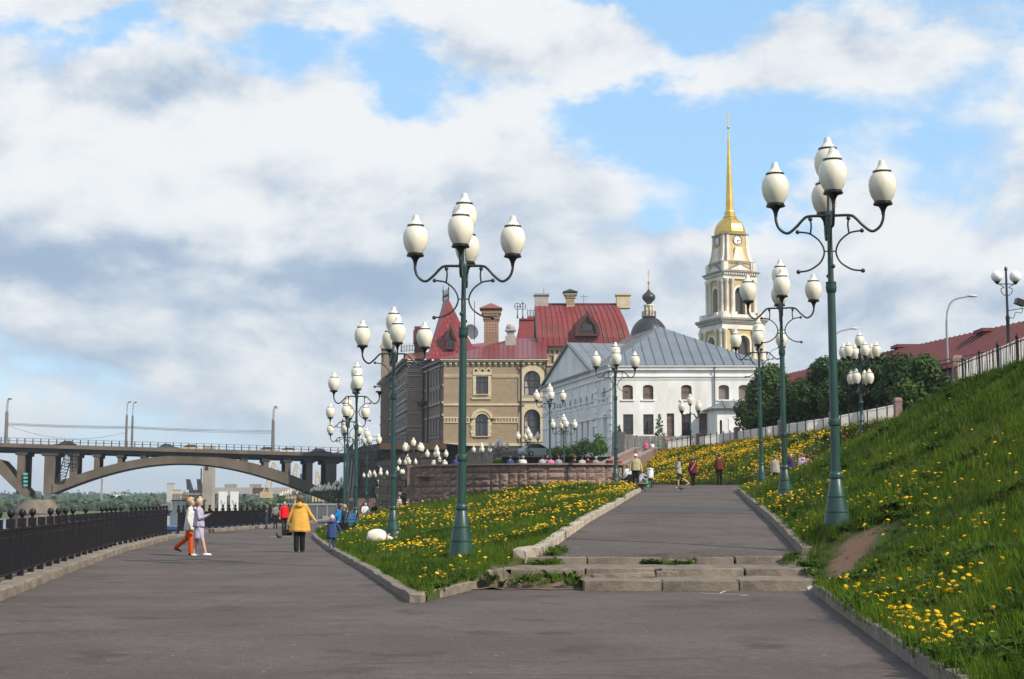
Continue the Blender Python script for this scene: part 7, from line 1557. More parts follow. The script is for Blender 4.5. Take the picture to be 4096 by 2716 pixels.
for i, (px, py, D, H, R, lb) in enumerate(((2400, 1765, 140, 1.7, 1.5, 'dense shrub on the earth bank beside the plank fence'), (2340, 1780, 146, 1.5, 1.4, 'shrub on the earth bank under the white side wall'), (2270, 1790, 150, 1.3, 1.3, 'low shrub on the earth bank behind the seated people'), (2215, 1790, 154, 1.6, 1.2, 'shrub at the lower left end of the white side wall'), (2000, 1850, 150, 1.2, 1.3, 'bush below the museum plinth behind the granite wall'))):
    p = at(px, py, D); tree('shrub', lb, (p.x, D, p.z-H*.8), H, R, M_LF1 if i % 2 else M_LF2, 120+i, 1500, .2, .0, 'shrub', lobes=9)
# iron fence below the museum plinth
IF = empty('iron_fence', (at(2010, 1830, 178).x, 178, 1.5), 0, 'black iron fence below the museum plinth', 'fence'); a, b = at(1975, 1852, 176), at(2100, 1830, 190)
for k in range(26): p = a.lerp(b, k/25); wb(MB().bar(p+Vector((0, 0, -.8)), p+Vector((0, 0, .9)), .09).lathe([(.09, .9), (0, 1.15)], 4, p), 'bar', M_BLK, IF)
wb(MB().bar(a+Vector((0, 0, .6)), b+Vector((0, 0, .6)), .1).bar(a, b, .1), 'rails', M_BLK, IF)
# ================================================================ PEOPLE
M_SKIN = mat('skin', (.50, .29, .20), .55, .06, 6)
PEND = []
def cloth(name, c, c2=None, scale=9): return mat('cloth_'+name, c, .85, .12, scale, bump=.35, bscale=16, col2=c2, spec=.2)
def V3(*a): return Vector(a)
def person(label, loc, head, H=1.7, legs=((0, 0), (0, 0)), arms=((0, 8, 10), (0, 8, 10)), top=(.3, .3, .3), bot=(.05, .05, .06), shoe=(.03, .03, .03), hair=(.08, .05, .03), seat=None, lean=0, yaw=0, nod=0, fat=1.0, legfat=1.0, short=False, sleeves=True,
           coat=None, skirt=None, hairlen=0, bun=False, cap=None, hood=None, pattern=None, group=None, hi=False, extra=None, mono=None, name='person', cat='person', hat=None, hips=0.0, hairvol=1.0):
    k = H/1.72; P = []
    def add(p0, r0, p1, r1, t): P.append((V3(*p0), r0, V3(*p1), r1, t))
    hz = .90 if seat is None else seat/k+.08
    lt = 'bot'; low = []
    for sx, (th, kn) in zip((-1, 1), legs):
        th, kn = math.radians(th), math.radians(kn); hp_ = V3(sx*.088, 0, hz); d1 = V3(0, math.sin(th), -math.cos(th)); kneep = hp_+d1*.42; d2_ = V3(0, math.sin(th-kn), -math.cos(th-kn)); an = kneep+d2_*.40
        add(hp_, .088*legfat, kneep, .058*legfat, 'bot'); add(kneep, .058*legfat, an, (.038 if short else .052)*legfat, 'skin' if short else 'bot')
        fo = V3(0, .15, -.03) if abs(th-kn) < .5 else V3(0, .13, -.09); add(an+V3(0, -.035, -.045), .040, an+fo+V3(0, .0, -.025), .034, 'shoe'); low += [an.z-.085, an.z+fo.z-.06]
    dzz = -min(low) if seat is None else 0
    if seat is None: 
        P = [(a+V3(0, 0, dzz), r0, b+V3(0, 0, dzz), r1, t) for a, r0, b, r1, t in P]; hz += dzz
    le = math.radians(lean); hc = V3(0, 0, hz)
    def T(x, y, z):   # torso space, tilted about the hips
        return hc+V3(x, y*math.cos(le)+z*math.sin(le), z*math.cos(le)-y*math.sin(le))
    f = fat
    add(T(-.07, 0, .02), .105*f, T(.07, 0, .02), .105*f, 'bot'); 
    for sx in (-1, 1): add(T(sx*.065, 0, .14), .098*f, T(sx*.085, .01, .40), .098*f, 'top')
    add(T(-.13, 0, .50), .066*f, T(.13, 0, .50), .066*f, 'top'); add(T(0, .01, .2), .11*f, T(0, .01, .45), .11*f, 'top')
    add(T(0, -.005, .53), .052, T(0, .015, .64), .046, 'skin')
    ya = math.radians(yaw); nk = math.radians(nod)
    def Hd(x, y, z):  # head space: origin at head centre
        y, z = y*math.cos(nk)+z*math.sin(nk), z*math.cos(nk)-y*math.sin(nk); x, y = x*math.cos(ya)-y*math.sin(ya), x*math.sin(ya)+y*math.cos(ya); return T(0, .02, .71)+V3(x, y, z)
    add(Hd(0, -.012, .03), .086, Hd(0, .018, -.02), .078, 'skin'); add(Hd(0, .035, -.05), .056, Hd(0, .05, -.075), .042, 'skin'); add(Hd(0, .085, .0), .012, Hd(0, .105, -.028), .014, 'skin')
    for sx in (-1, 1): add(Hd(sx*.085, -.005, .01), .014, Hd(sx*.086, -.005, -.025), .012, 'skin')
    hands = []
    for sx, a in zip((-1, 1), arms):
        sw, ab, el = (math.radians(v) for v in a[:3]); ab2 = math.radians(a[3]) if len(a) > 3 else ab*.5; sh = T(sx*.165, 0, .495)
        dU = V3(sx*math.sin(ab), math.sin(sw)*math.cos(ab), -math.cos(sw)*math.cos(ab)); eb = sh+dU*.275; dF = V3(sx*math.sin(ab2), math.sin(sw+el)*math.cos(ab2), -math.cos(sw+el)*math.cos(ab2)); wr = eb+dF*.235
        add(sh, .058*f, eb, .046*f, 'top'); add(eb, .046*f if sleeves else .040, wr, .036*f if sleeves else .028, 'top' if sleeves else 'skin')
        add(wr, .027, wr+dF*.06, .030, 'skin'); pf = wr+dF*.07; s_ = dF.cross(V3(0, 0, 1)); s_ = s_.normalized() if s_.length > .01 else V3(0, 1, 0)
        cu = dF.cross(s_)
        for q, (o, L_) in enumerate(((-.026, .055), (-.009, .066), (.009, .062), (.025, .05))): m1 = pf+s_*o+dF*L_*.55; add(pf+s_*o, .0105, m1, .0095, 'skin'); add(m1, .0095, m1+(dF*.7-cu*.5).normalized()*L_*.5, .008, 'skin')
        add(wr+dF*.03+s_*.03, .012, wr+dF*.075+s_*.052, .010, 'skin'); hands.append(wr+dF*.09)
    mm = {t: (mono or m) for t, m in (('skin', M_SKIN), ('top', pattern or cloth(label[:24]+'t', top)), ('bot', cloth(label[:24]+'b', bot)), ('shoe', cloth(label[:24]+'s', shoe)))}
    mb = MB()
    for p0, r0, p1, r1, t in P:
        d = (p1-p0); L_ = max(d.length, 1e-4); q = d.to_track_quat('Z', 'Y').to_matrix().to_4x4(); pr = [(r0*math.sin(a), -r0*math.cos(a)) for a in np.linspace(0, math.pi/2, 4)]+[(r1*math.cos(a), L_+r1*math.sin(a)) for a in np.linspace(0, math.pi/2, 4)]
        mb.lathe([(max(a, 0 if i in (0, 7) else a), b) for i, (a, b) in enumerate(pr)], 9, p0, 0, False, q)
    me = mb.mesh('body_raw', M_SKIN); bm = bmesh.new(); bm.from_mesh(me); bmesh.ops.remove_doubles(bm, verts=bm.verts, dist=1e-4); bm.to_mesh(me); bm.free()
    e = empty(name, loc, math.radians(head), label, cat, group); e.scale = (k,)*3
    o = bpy.data.objects.new('body', me); COL.objects.link(o); o.parent = e
    md = o.modifiers.new('r', 'REMESH'); md.mode = 'VOXEL'; md.voxel_size = .010 if hi else .017; md.use_smooth_shade = True
    s = o.modifiers.new('s', 'SMOOTH'); s.iterations = 3 if hi else 2; s.factor = .5
    PEND.append((o, P, [mm['skin'], mm['top'], mm['bot'], mm['shoe']]))
    hm = mono or mat('hair_'+label[:20], hair, .6, .2, 14, bump=.5, bscale=30)
    def blob(nm, c, r, m, sx=1, sy=1, sz=1, jit=.0, n=14, mm_=9):
        b = MB().ball((0, 0, 0), r, n, mm_, 0, sx, sy, sz); rr = random.Random(len(label)); b.v = [tuple(Vector(v)*(1+rr.uniform(-jit, jit))+Vector(c)) for v in b.v]; return b.build(nm, m, e, 60)
    if cap is not None:
        cm = cloth(label[:20]+'cap', cap); c = MB(); pr = [(.104*math.cos(a), .035+.085*math.sin(a)) for a in np.linspace(0, 1.5, 6)]; c.lathe([(.104, .0)]+pr+[(0, .122)], 16, (0, 0, 0)); c.v = [tuple(Hd(*v)) for v in c.v]; cc = c.build('cap', cm, e, 50)
        br = MB(); br.loft([[Hd(.085*math.cos(a), .06+.12*math.sin(a)*q, .028-.012*q) for a in np.linspace(.1, 3.04, 8)] for q in (.1, 1.0)], closed=False); b2 = br.build('cap_brim', cm, cc); mdz = b2.modifiers.new('t', 'SOLIDIFY'); mdz.thickness = .008
    if hat is not None:
        c = MB().lathe([(.105, -.03), (.108, .03), (.095, .09), (.06, .125), (.0, .138)], 14); c.v = [tuple(Hd(v[0], v[1]-.01, v[2])) for v in c.v]; c.build('hat', hat, e, 50); blob('pompom', Hd(0, -.02, .14), .03, hat, jit=.1)
    if not mono and hat is None:
        h = MB().ball((0, 0, 0), .103, 16, 10, 0, 1.0, 1.08, 1.04); rr = random.Random(3); vs = []
        for v in h.v:
            v = Vector(v)*(hairvol*(1+rr.uniform(-.035, .035)*hairvol**4))
            if v.y > .045 and v.z < .045: v.y = .045-(v.y-.045)*.2        # keep the face clear
            vs.append(tuple(Hd(v.x, v.y-.018, v.z+.028)))
        h.v = vs; ho = h.build('hair', hm, e, 70)
        if hairlen > 0: MB().loft([[Hd((.085-.02*q)*math.cos(a), -.045+(.05-.01*q)*math.sin(a), .02-hairlen*q) for a in np.linspace(0, 6.283, 13)[:-1]] for q in np.linspace(0, 1, 6)]).build('long_hair', hm, ho, 60)
        if bun: blob('hair_bun', Hd(0, -.05, .125), .052, hm, jit=.08)
    if hi or head in (180, 170, 190):
        for sx in (-1, 1): blob('eye', Hd(sx*.034, .083, .012), .009, M_CUP)
        blob('mouth', Hd(0, .092, -.052), .014, mat('lips', (.35, .10, .09), .5, .05, 5), 1.5, .5, .4)
    if coat:      # (hem height, hem half width, hem half depth, colour[, flare])
        hem, hw, hd_, cc_ = coat[:4]; cm = cloth(label[:20]+'coat', cc_, tuple(v*.72 for v in cc_), 5) if not pattern else pattern; rings = []; n = 26; sh_ = .505
        zt, zb_ = sh_, hem-hz
        for q in np.linspace(0, 1, 12):
            z = zt+(zb_-zt)*q; w = .10+.105*min(1, q*7)**.6 if q < .15 else .205+(hw-.205)*((q-.15)/.85); dd = .075+.06*min(1, q*7)**.6 if q < .15 else .135+(hd_-.135)*((q-.15)/.85); w *= (.55+.45*f); fold = .019*q
            rings.append([T((w+fold*math.sin(a*7+q*2)+.006*math.sin(a*13+q*9))*math.cos(a), (dd+fold*math.sin(a*6+1))*math.sin(a)+.005, z+(.012*math.sin(a*3) if q == 1 else 0)) for a in np.linspace(0, 6.283, n+1)[:-1]])
        cm_ = MB().loft(rings, cap=False); co = cm_.build('coat', cm, e, 70); mdz = co.modifiers.new('t', 'SOLIDIFY'); mdz.thickness = .012
        if hood: hb = MB().ball((0, 0, 0), .1, 14, 8, 0, 1.25, .75, .8); hb.v = [tuple(T(v[0], v[1]-.11, v[2]+.52-.5*max(0, v[1]))) for v in hb.v]; hb.build('hood', cm, co, 60)
    elif hood:
        hb = MB().ball((0, 0, 0), .1, 14, 8, 0, 1.15, .7, .75); hb.v = [tuple(T(v[0], v[1]-.10, v[2]+.52-.4*max(0, v[1]))) for v in hb.v]; hb.build('hood', mm['top'], e, 60)
    if skirt:
        hem, hw, hd_, cc_ = skirt; rings = []
        for q in np.linspace(0, 1, 8): z = .20+(hem-hz-.20)*q; w, dd = .135*f+(hw-.135*f)*min(1, q*1.6), .125*f+(hd_-.125*f)*min(1, q*1.6); rings.append([T(w*math.cos(a), dd*math.sin(a)+.02*q, z+.05*q*math.sin(a)) for a in np.linspace(0, 6.283, 21)[:-1]])
        so_ = MB().loft(rings, cap=False).build('skirt', cloth(label[:20]+'sk', cc_), e, 70); mdz = so_.modifiers.new('t', 'SOLIDIFY'); mdz.thickness = .01
    if extra: extra(e, T, Hd, hands, k)
    return e, hands, k
def wp(px, py, D): return at(px, py, D)
def G(px, D, z=0.0): return (at(px, 2000, D).x, D, z)
def hand_world(res, i):
    e, hands, k = res; M = Matrix.Translation(e.location) @ Matrix.Rotation(e.rotation_euler.z, 4, 'Z') @ Matrix.Scale(k, 4); return M @ hands[i]
WK = ((24, 8), (-20, 12))
# --- the pair walking along the railing
person('woman in loose white jacket and orange trousers walking beside the railing', G(764, 42.35), -90, 1.60, ((-17, 34), (5, 3)), ((8, 12, 14), (-6, 10, 20)), (.62, .60, .55), (.62, .085, .012), (.02, .02, .02), (.52, .36, .18), coat=(.76, .235, .20, (.62, .60, .55)), legfat=1.28, fat=1.05, hi=True, hairvol=1.22)
def phone(e, T, Hd, hands, k): pass
rW = person('woman in lilac hoodie and skirt looking down at her phone', G(797, 41.6), -90, 1.60, ((-8, 6), (20, 6)), ((10, 10, 106, -14), (14, 12, 100, -12)), (.40, .36, .47), (.40, .36, .47), (.80, .80, .80), (.62, .47, .27), coat=(.88, .20, .175, (.40, .36, .47)), skirt=(.52, .165, .15, (.46, .42, .52)), short=True, bun=True, hood=True, nod=24, fat=1.12, hi=True)
pw_ = hand_world(rW, 1); ph = MB().box(-.035, .035, -.004, .004, -.07, .07).build('mobile_phone', M_CUP, None, None, (pw_.x+.02, pw_.y+.04, pw_.z+.05)); ph.rotation_euler = (.2, .5, 0); tag(ph, 'dark mobile phone held by the woman in lilac', 'phone')
# --- woman in yellow coat with child
rY = person('woman in mustard yellow coat and black trousers leading a child by the hand', G(1200, 45.0), 4, 1.70, ((-3, 4), (5, 2)), ((0, 22, 6, 20), (6, 31, 4, 36)), (.66, .36, .07), (.012, .011, .012), (.02, .02, .02), (.14, .075, .04), coat=(.62, .285, .225, (.66, .36, .07)), hood=True, fat=1.28, legfat=1.5, hi=True)
hl = hand_world(rY, 0)
bg_ = empty('handbag', (hl.x, hl.y, hl.z-.335), .3, 'slouchy black handbag hanging from the hand of the woman in yellow', 'handbag'); bg_.scale = (.66,)*3; M_BAG = cloth('black_bag', (.010, .009, .010)); MB().loft([[(-.20, -.07, 0), (.20, -.07, 0), (.20, .07, 0), (-.20, .07, 0)], [(-.24, -.09, .10), (.24, -.09, .10), (.24, .09, .10), (-.24, .09, .10)], [(-.15, -.06, .28), (.15, -.06, .28), (.15, .06, .28), (-.15, .06, .28)]]).build('bag_body', M_BAG, bg_)
for sy in (-.05, .05): MB().tube(arc([(-.10, sy, .27), (-.06, sy*.6, .44), (0, 0, .51), (.06, sy*.6, .44), (.10, sy, .27)], 4), .012, 6).build('bag_handle', M_BAG, bg_)
M_PKH = mat('pink_striped_knit', (.72, .22, .30), .9, .1, 14, col2=(.80, .72, .74), streak=(.3, .3, 3))
rC = person('small child in blue jacket and pink knitted hat, held by the hand', G(1314, 45.4, .0), 6, 1.10, ((-14, 22), (8, 6)), ((0, 88, 4, 92), (-6, 34, 4, 30)), (.035, .065, .17), (.04, .065, .15), (.35, .22, .2), coat=(.66, .24, .20, (.035, .065, .17)), hood=True, hat=M_PKH, fat=1.15, hi=True)
dh = hand_world(rY, 1)-hand_world(rC, 0); rC[0].location += Vector((dh.x-.01, dh.y, 0)); print('hand gap', dh)
# --- bench group
bx_, by_ = at(1352, 2000, 62).x, 62.5
BE = empty('park_bench', (bx_+.15, by_+.4, .1), math.pi/2-.13, 'dark iron bench with blue painted slats beside the promenade lamps', 'bench'); M_BLU = mat('blue_bench_paint', (.03, .15, .33), .5, .15, 4)
for i in range(4): MB().box(-1.0, 1.0, -.22+.12*i, -.13+.12*i, .42, .455).build('seat_slat', M_BLU, BE)
for i in range(3): MB().box(-1.0, 1.0, -.30-.03*i, -.27-.03*i, .55+.14*i, .65+.14*i).build('backrest_slat', M_BLU, BE)
for sx in (-.85, .85):
    MB().bar((sx, -.25, 0), (sx, .22, .42), .05).bar((sx, .25, 0), (sx, -.25, .42), .05).bar((sx, -.25, .40), (sx, -.40, 1.0), .05).bar((sx, -.3, .405), (sx, .26, .405), .05).build('frame', M_CUP, BE)
person('woman with long black hair and bright blue top sitting on the bench', (bx_, by_-.25, .1), 97, 1.66, ((62, 40), (74, 58)), ((30, 12, 40, 0), (30, 12, 40, 0)), (.01, .19, .52), (.30, .32, .38), (.62, .58, .52), (.012, .010, .012), seat=.46, hairlen=.28, fat=1.12)
person('fair haired person in dark clothes on the far end of the bench', (bx_+.15, by_+.55, .1), 97, 1.6, ((80, 82), (80, 80)), ((30, 12, 40, 0), (30, 12, 40, 0)), (.03, .03, .04), (.03, .03, .04), (.03, .03, .03), (.45, .27, .13), seat=.46, fat=1.1)
tb = empty('litter_bin', (at(1369, 2100, 58).x, 58, .10), 0, 'black square litter bin on the grass edge beside the bench', 'litter bin'); MB().loft([[(-.17, -.17, 0), (.17, -.17, 0), (.17, .17, 0), (-.17, .17, 0)], [(-.21, -.21, .62), (.21, -.21, .62), (.21, .21, .62), (-.21, .21, .62)], [(-.16, -.16, .62), (.16, -.16, .62), (.16, .16, .62), (-.16, .16, .62)], [(-.14, -.14, .3), (.14, -.14, .3), (.14, .14, .3), (-.14, .14, .3)]]).build('bin_body', M_CUP, tb)
for sx in (-.19, .19): MB().bar((sx*1.2, 0, -.1), (sx*1.2, 0, .68), .035).build('bin_post', M_CUP, tb)
# --- walkers further along the railing
M_STR = mat('striped_sweater', (.30, .30, .31), .9, .1, 5, col2=(.02, .02, .025), streak=(.2, .2, 3.2))
person('youth in grey striped sweater and pale cap by the far railing', G(1103, 84), 10, 1.40, ((-6, 4), (8, 4)), ((0, 14, 20), (0, 14, 20)), bot=(.02, .02, .025), cap=(.62, .58, .55), pattern=M_STR)
person('child in dark jacket and blue jeans by the far railing', G(1067, 85), 60, 1.18, ((-8, 6), (10, 4)), ((40, 14, 40), (20, 14, 30)), (.03, .035, .05), (.03, .05, .11), hair=(.05, .035, .025))
person('woman in bright red jacket walking beyond the yellow coat', G(1138, 69), -160, 1.56, ((-12, 8), (14, 6)), ((-8, 12, 14), (8, 12, 14)), (.62, .012, .018), (.02, .02, .025), (.6, .6, .6), (.10, .05, .035), coat=(.86, .24, .19, (.62, .012, .018)))
MB().lathe([(1.3, ZW-1), (1.2, -.25), (1.25, -.22), (1.25, 0)], 10, (at(635, 2000, 76).x, 76, -.22)).build('mooring_dolphin', M_CONC, None, 40)['label'] = 'round concrete mooring block just outside the railing'; bpy.data.objects['mooring_dolphin']['category'] = 'mooring block'
person('angler in dark jacket standing outside the railing', (at(635, 2000, 76).x, 76, -.22), 30, 1.7, top=(.03, .04, .05), bot=(.02, .02, .02), hair=(.06, .03, .02))
# --- people on the low square by the sloping parapet
SIT = ((82, 84), (82, 80))
MB().box(-9.3, -6.6, 93.35, 93.85, 0, .62).build('granite_bench', M_GCAP, None)['label'] = 'long low granite seat behind the sloping parapet'; bpy.data.objects['granite_bench']['category'] = 'bench'
person('person in white shirt with shoulder bag sitting by the parapet', G(1460, 93.5, .18), 200, 1.62, SIT, ((25, 14, 40, 0), (25, 14, 40, 0)), (.66, .66, .66), (.04, .06, .12), hair=(.05, .03, .02), seat=.46, yaw=40)
person('dark haired woman in black bending forward on the granite seat', G(1497, 93.5, .18), 190, 1.62, SIT, ((35, 14, 40, 0), (35, 14, 40, 0)), (.02, .018, .02), (.02, .02, .02), hair=(.02, .012, .01), seat=.46, lean=18, hairlen=.15)
person('person in beige top on the granite seat, back turned', G(1523, 93.5, .18), 10, 1.58, SIT, ((25, 14, 40, 0), (25, 14, 40, 0)), (.42, .33, .22), (.03, .03, .03), hair=(.20, .12, .07), seat=.46)
person('little child in white waistcoat below the bastion', G(1597, 110, .72), 175, 1.2, top=(.5, .5, .52), bot=(.04, .05, .1), hair=(.22, .11, .05))
person('man in black bending towards the child below the bastion', G(1622, 110.6, .72), 120, 1.72, ((10, 12), (2, 8)), ((35, 14, 20), (35, 14, 20)), (.012, .012, .014), (.012, .012, .014), hair=(.28, .24, .22), lean=42)
# --- crest of the path
def zpath(x, y): return zp(y)+.02
m1 = at(2543, 1900, 76.0); zb1 = bank(m1.x, 76.0) if m1.x < bxr(76.0) else zpath(m1.x, 76)
person('man in pale khaki jacket and white cap standing at the kerb', (m1.x, 76.0, zb1), 176, 1.78, ((2, 2), (-3, 2)), ((-4, 20, 10, 14), (4, 19, 10, 12)), (.42, .37, .22), (.012, .012, .02), (.03, .03, .03), (.3, .3, .3), cap=(.75, .74, .70), coat=(.90, .215, .175, (.42, .37, .22)), fat=1.2, legfat=1.25)
STO = [(2513, 79.0), (2549, 79.4)]
MB().box(at(2496, 1900, 79).x, at(2562, 1900, 79).x, 78.75, 79.5, 2.1, 2.62).build('low_stone_bench', M_GCAP, None)['label'] = 'low stone bench behind the man in the white cap'; bpy.data.objects['low_stone_bench']['category'] = 'bench'
rB = person('sandy haired person in white shirt with a black backpack, sitting', G(2512, 79.1, 2.22), 20, 1.62, SIT, ((15, 12, 30, 0), (15, 12, 30, 0)), (.66, .67, .70), (.03, .03, .04), hair=(.30, .14, .07), seat=.44)
bp_ = empty('backpack', (at(2521, 1900, 78.85).x, 78.86, 2.36), .3, 'big black backpack worn by the sitting person in white', 'backpack'); MB().loft([[(-.17, -.10, 0), (.17, -.10, 0), (.17, .08, 0), (-.17, .08, 0)], [(-.20, -.14, .15), (.20, -.14, .15), (.19, .08, .15), (-.19, .08, .15)], [(-.19, -.12, .48), (.19, -.12, .48), (.18, .08, .48), (-.18, .08, .48)], [(-.12, -.05, .62), (.12, -.05, .62), (.12, .07, .62), (-.12, .07, .62)]]).build('bag_body', M_BAG, bp_, 50); MB().box(-.14, .14, -.17, -.12, .05, .25).build('front_pocket', M_BAG, bp_)
person('person in blue and white flowered shirt sitting low behind the white cap man', G(2553, 79.5, 2.1), -60, 1.6, SIT, ((50, 14, 20, 0), (70, 14, 10, 0)), (.30, .33, .50), (.05, .06, .12), hair=(.05, .03, .02), seat=.40, lean=35, pattern=mat('flower_print', (.62, .63, .68), .9, .1, 30, col2=(.08, .10, .30)))
person('child in white hooded top with a dark head of hair, back turned', G(2602, 77.2, zp(77.2)), 0, 1.20, ((2, 2), (-4, 4)), ((0, 10, 10), (0, 10, 10)), (.72, .73, .78), (.035, .04, .07), (.05, .05, .05), (.03, .025, .025), hood=True, coat=(.74, .19, .16, (.72, .73, .78)), legfat=1.2)
rg = person('young woman in short grey dress walking with folded arms', G(2717, 77.0, zp(77)), 84, 1.63, ((4, 2), (-28, 26)), ((20, 8, 80, -50), (20, 8, 84, -50)), (.36, .35, .34), (.03, .03, .035), (.45, .30, .24), (.05, .025, .02), short=True, skirt=(.80, .19, .16, (.36, .35, .34)), hairlen=.26)
person('woman in dark maroon jacket with pale shoulder strap', G(2773, 79.6, zp(79.6)), 14, 1.52, ((-6, 2), (8, 2)), ((6, 14, 30, -4), (6, 16, 40, -8)), (.10, .008, .018), (.012, .012, .014), (.02, .02, .02), (.13, .04, .028), coat=(.74, .235, .20, (.10, .008, .018)), fat=1.2, legfat=1.25, hairlen=.10,
       extra=lambda e, T, Hd, h, k: MB().bar(T(-.20, -.16, .06), T(.12, -.16, .54), .03, .012).build('shoulder_strap', M_WTR, e))
person('man in brown leather jacket and black trousers, back turned', G(2879, 80.4, zp(80.4)), -4, 1.72, ((-2, 2), (2, 2)), ((0, 19, 10, 12), (0, 20, 14, 12)), (.13, .035, .015), (.012, .012, .012), (.02, .02, .02), (.04, .03, .028), coat=(.86, .215, .175, (.13, .035, .015)), fat=1.15, legfat=1.3)
person('man in dark grey suit jacket and purple shirt beyond the grassy rise', G(3166, 81.5, zp(81)), 172, 1.78, top=(.05, .05, .055), bot=(.015, .015, .018), hair=(.30, .20, .15), fat=1.2, coat=(.82, .24, .18, (.055, .053, .06)), extra=lambda e, T, Hd, h, k: MB().prism([(-.07, .0), (.07, .0), (.05, .46), (-.05, .46)], Matrix.Translation(T(0, .145, .05)), .03).build('shirt', cloth('purple', (.06, .02, .16)), e))
person('woman in pale lilac jacket on the far side of the rise', G(3212, 80.2, zp(80)), 20, 1.74, ((0, 0), (0, 0)), ((0, 12, 10), (0, 16, 20)), (.48, .40, .52), (.05, .05, .06), hair=(.30, .16, .08), coat=(.80, .25, .20, (.48, .40, .52)), fat=1.2, hood=True)
person('dark haired person in coral pink top half hidden by the lilac jacket', G(3234, 81.4, zp(81)), -30, 1.70, top=(.62, .10, .14), bot=(.04, .04, .05), hair=(.04, .02, .018), fat=1.05)
person('person in beige coat mostly hidden behind the second hillside lamp', G(3103, 79.0, zp(79)), -20, 1.66, top=(.38, .35, .29), bot=(.02, .02, .022), hair=(.2, .13, .08), coat=(.75, .24, .19, (.38, .35, .29)))
# --- people sitting behind the granite wall, only heads and shoulders show
wbn = empty('platform_bench', (0.5, 90.2, 3.0), 0, 'long bench behind the granite wall coping', 'bench')
for i in range(3): MB().box(-5.5, 6.2, -.25+.16*i, -.12+.16*i, .40, .44).build('seat_slat', M_GCAP, wbn)
for i in range(7): MB().box(-5.3+1.9*i, -5.15+1.9*i, -.22, .18, 0, .40).build('leg', M_GRAN, wbn)
M_CHK = mat('checked_shirt', (.55, .55, .56), .9, .1, 60, col2=(.06, .06, .07))
for px, tp_, hr, kw, lb, D in ((1826, (.06, .05, .28), (.20, .06, .03), {}, 'person in purple blue top behind the left part of the granite wall', 90.2), (2041, (.04, .08, .22), (.06, .035, .03), dict(fat=1.15), 'man in dark blue shirt behind the granite wall', 90.2), (2077, (.05, .05, .06), (.03, .02, .018), {}, 'dark head just left of the white cap behind the wall', 91.4), (2092, (.72, .72, .72), (.3, .25, .2), dict(cap=(.78, .77, .74), fat=1.2), 'man in white shirt and white cap behind the granite wall', 90.0),
                                (2170, (.5, .5, .5), (.035, .02, .018), dict(pattern=M_CHK, fat=1.1), 'person in black and white checked shirt behind the wall', 90.1), (2187, (.10, .03, .04), (.10, .03, .02), {}, 'dark haired head between checked and pink shirts', 91.3), (2204, (.68, .22, .42), (.03, .02, .02), {}, 'person in bright pink top low behind the wall', 90.0), (2234, (.33, .34, .40), (.10, .03, .025), dict(fat=1.1), 'red haired person in pale grey blouse behind the wall', 90.1),
                                (2299, (.03, .02, .02), (.14, .035, .02), {}, 'auburn head right of the grey blouse behind the wall', 90.6), (2329, (.45, .45, .45), (.012, .01, .012), dict(bun=True), 'head with black hair tied up behind the wall', 90.3), (2352, (.06, .02, .02), (.09, .025, .018), {}, 'dark red haired head in the middle of the row behind the wall', 90.7), (2384, (.3, .3, .3), (.36, .33, .30), {}, 'grey haired head behind the wall', 90.2), (2437, (.10, .03, .03), (.13, .03, .02), {}, 'dark auburn head beside the lamp at the wall end', 90.6), (2473, (.2, .05, .03), (.30, .07, .03), {}, 'bright auburn head just right of the wall lamp', 91.0)):
    person(lb, (at(px, 1850, D).x, D, 3.0), random.choice((0, 8, -12, 15)), random.uniform(1.58, 1.72), SIT, ((15, 12, 30, 0), (15, 12, 30, 0)), tp_, (.03, .03, .04), hair=hr, seat=.44, group='people sitting behind the granite wall', **kw)
for px, tp_, hr, kw, lb in ((2587, (.62, .10, .22), (.45, .2, .22), {}, 'person in pink leaning at the top of the granite stairs'), (2614, (.62, .62, .64), (.012, .01, .012), dict(lean=25), 'dark haired person in white shirt at the top of the granite stairs'), (2641, (.06, .20, .16), (.42, .26, .10), {}, 'person with straw coloured hair beside the first fence pillar')):
    person(lb, (at(px, 1780, 133).x, 133.2, ZT), 20, 1.6, SIT, ((25, 12, 40, 0), (25, 12, 40, 0)), tp_, (.03, .03, .04), hair=hr, seat=.30, **kw)
MB().box(at(2575, 1780, 133).x, at(2655, 1780, 133).x, 132.9, 133.6, ZT-.1, ZT+.28).build('stair_top_ledge', M_GCAP, None)['label'] = 'granite ledge at the top of the stairs where people sit'; bpy.data.objects['stair_top_ledge']['category'] = 'ledge'
# --- bronze statue behind the fence
M_BRZ = mat('dark_bronze', (.030, .034, .032), .45, .25, 4, metal=.5); sp_at = at(2975, 1690, 117)
person('dark bronze seated figure seen from behind above the picket fence', (sp_at.x, 117, ZT-.1), 25, 1.95, ((70, 60), (55, 70)), ((10, 35, 60, 10), (20, 30, 50, 10)), seat=.62, mono=M_BRZ, name='statue', cat='statue', fat=1.25, lean=8)
me = block(1.2, .9, .75, 77, .09, .12, 3); me.materials.append(M_BRZ); share('rock_plinth', me, bpy.data.objects['statue'], (0, -.1, .05))
sp2 = at(3107, 1690, 106); stt = empty('stone_figure', (sp2.x+.12, 104.5, ZT), 0, 'pinkish stone herm standing just behind the picket fence', 'statue'); MB().lathe([(.26, -.2), (.26, .3), (.20, .35), (.22, .9), (.25, 1.25), (.12, 1.42)], 10).build('bust', M_PINK, stt, 50); MB().ball((0, 0, 1.56), .14, 12, 8, 0, .9, 1, 1.15).build('head', M_PINK, stt, 60)
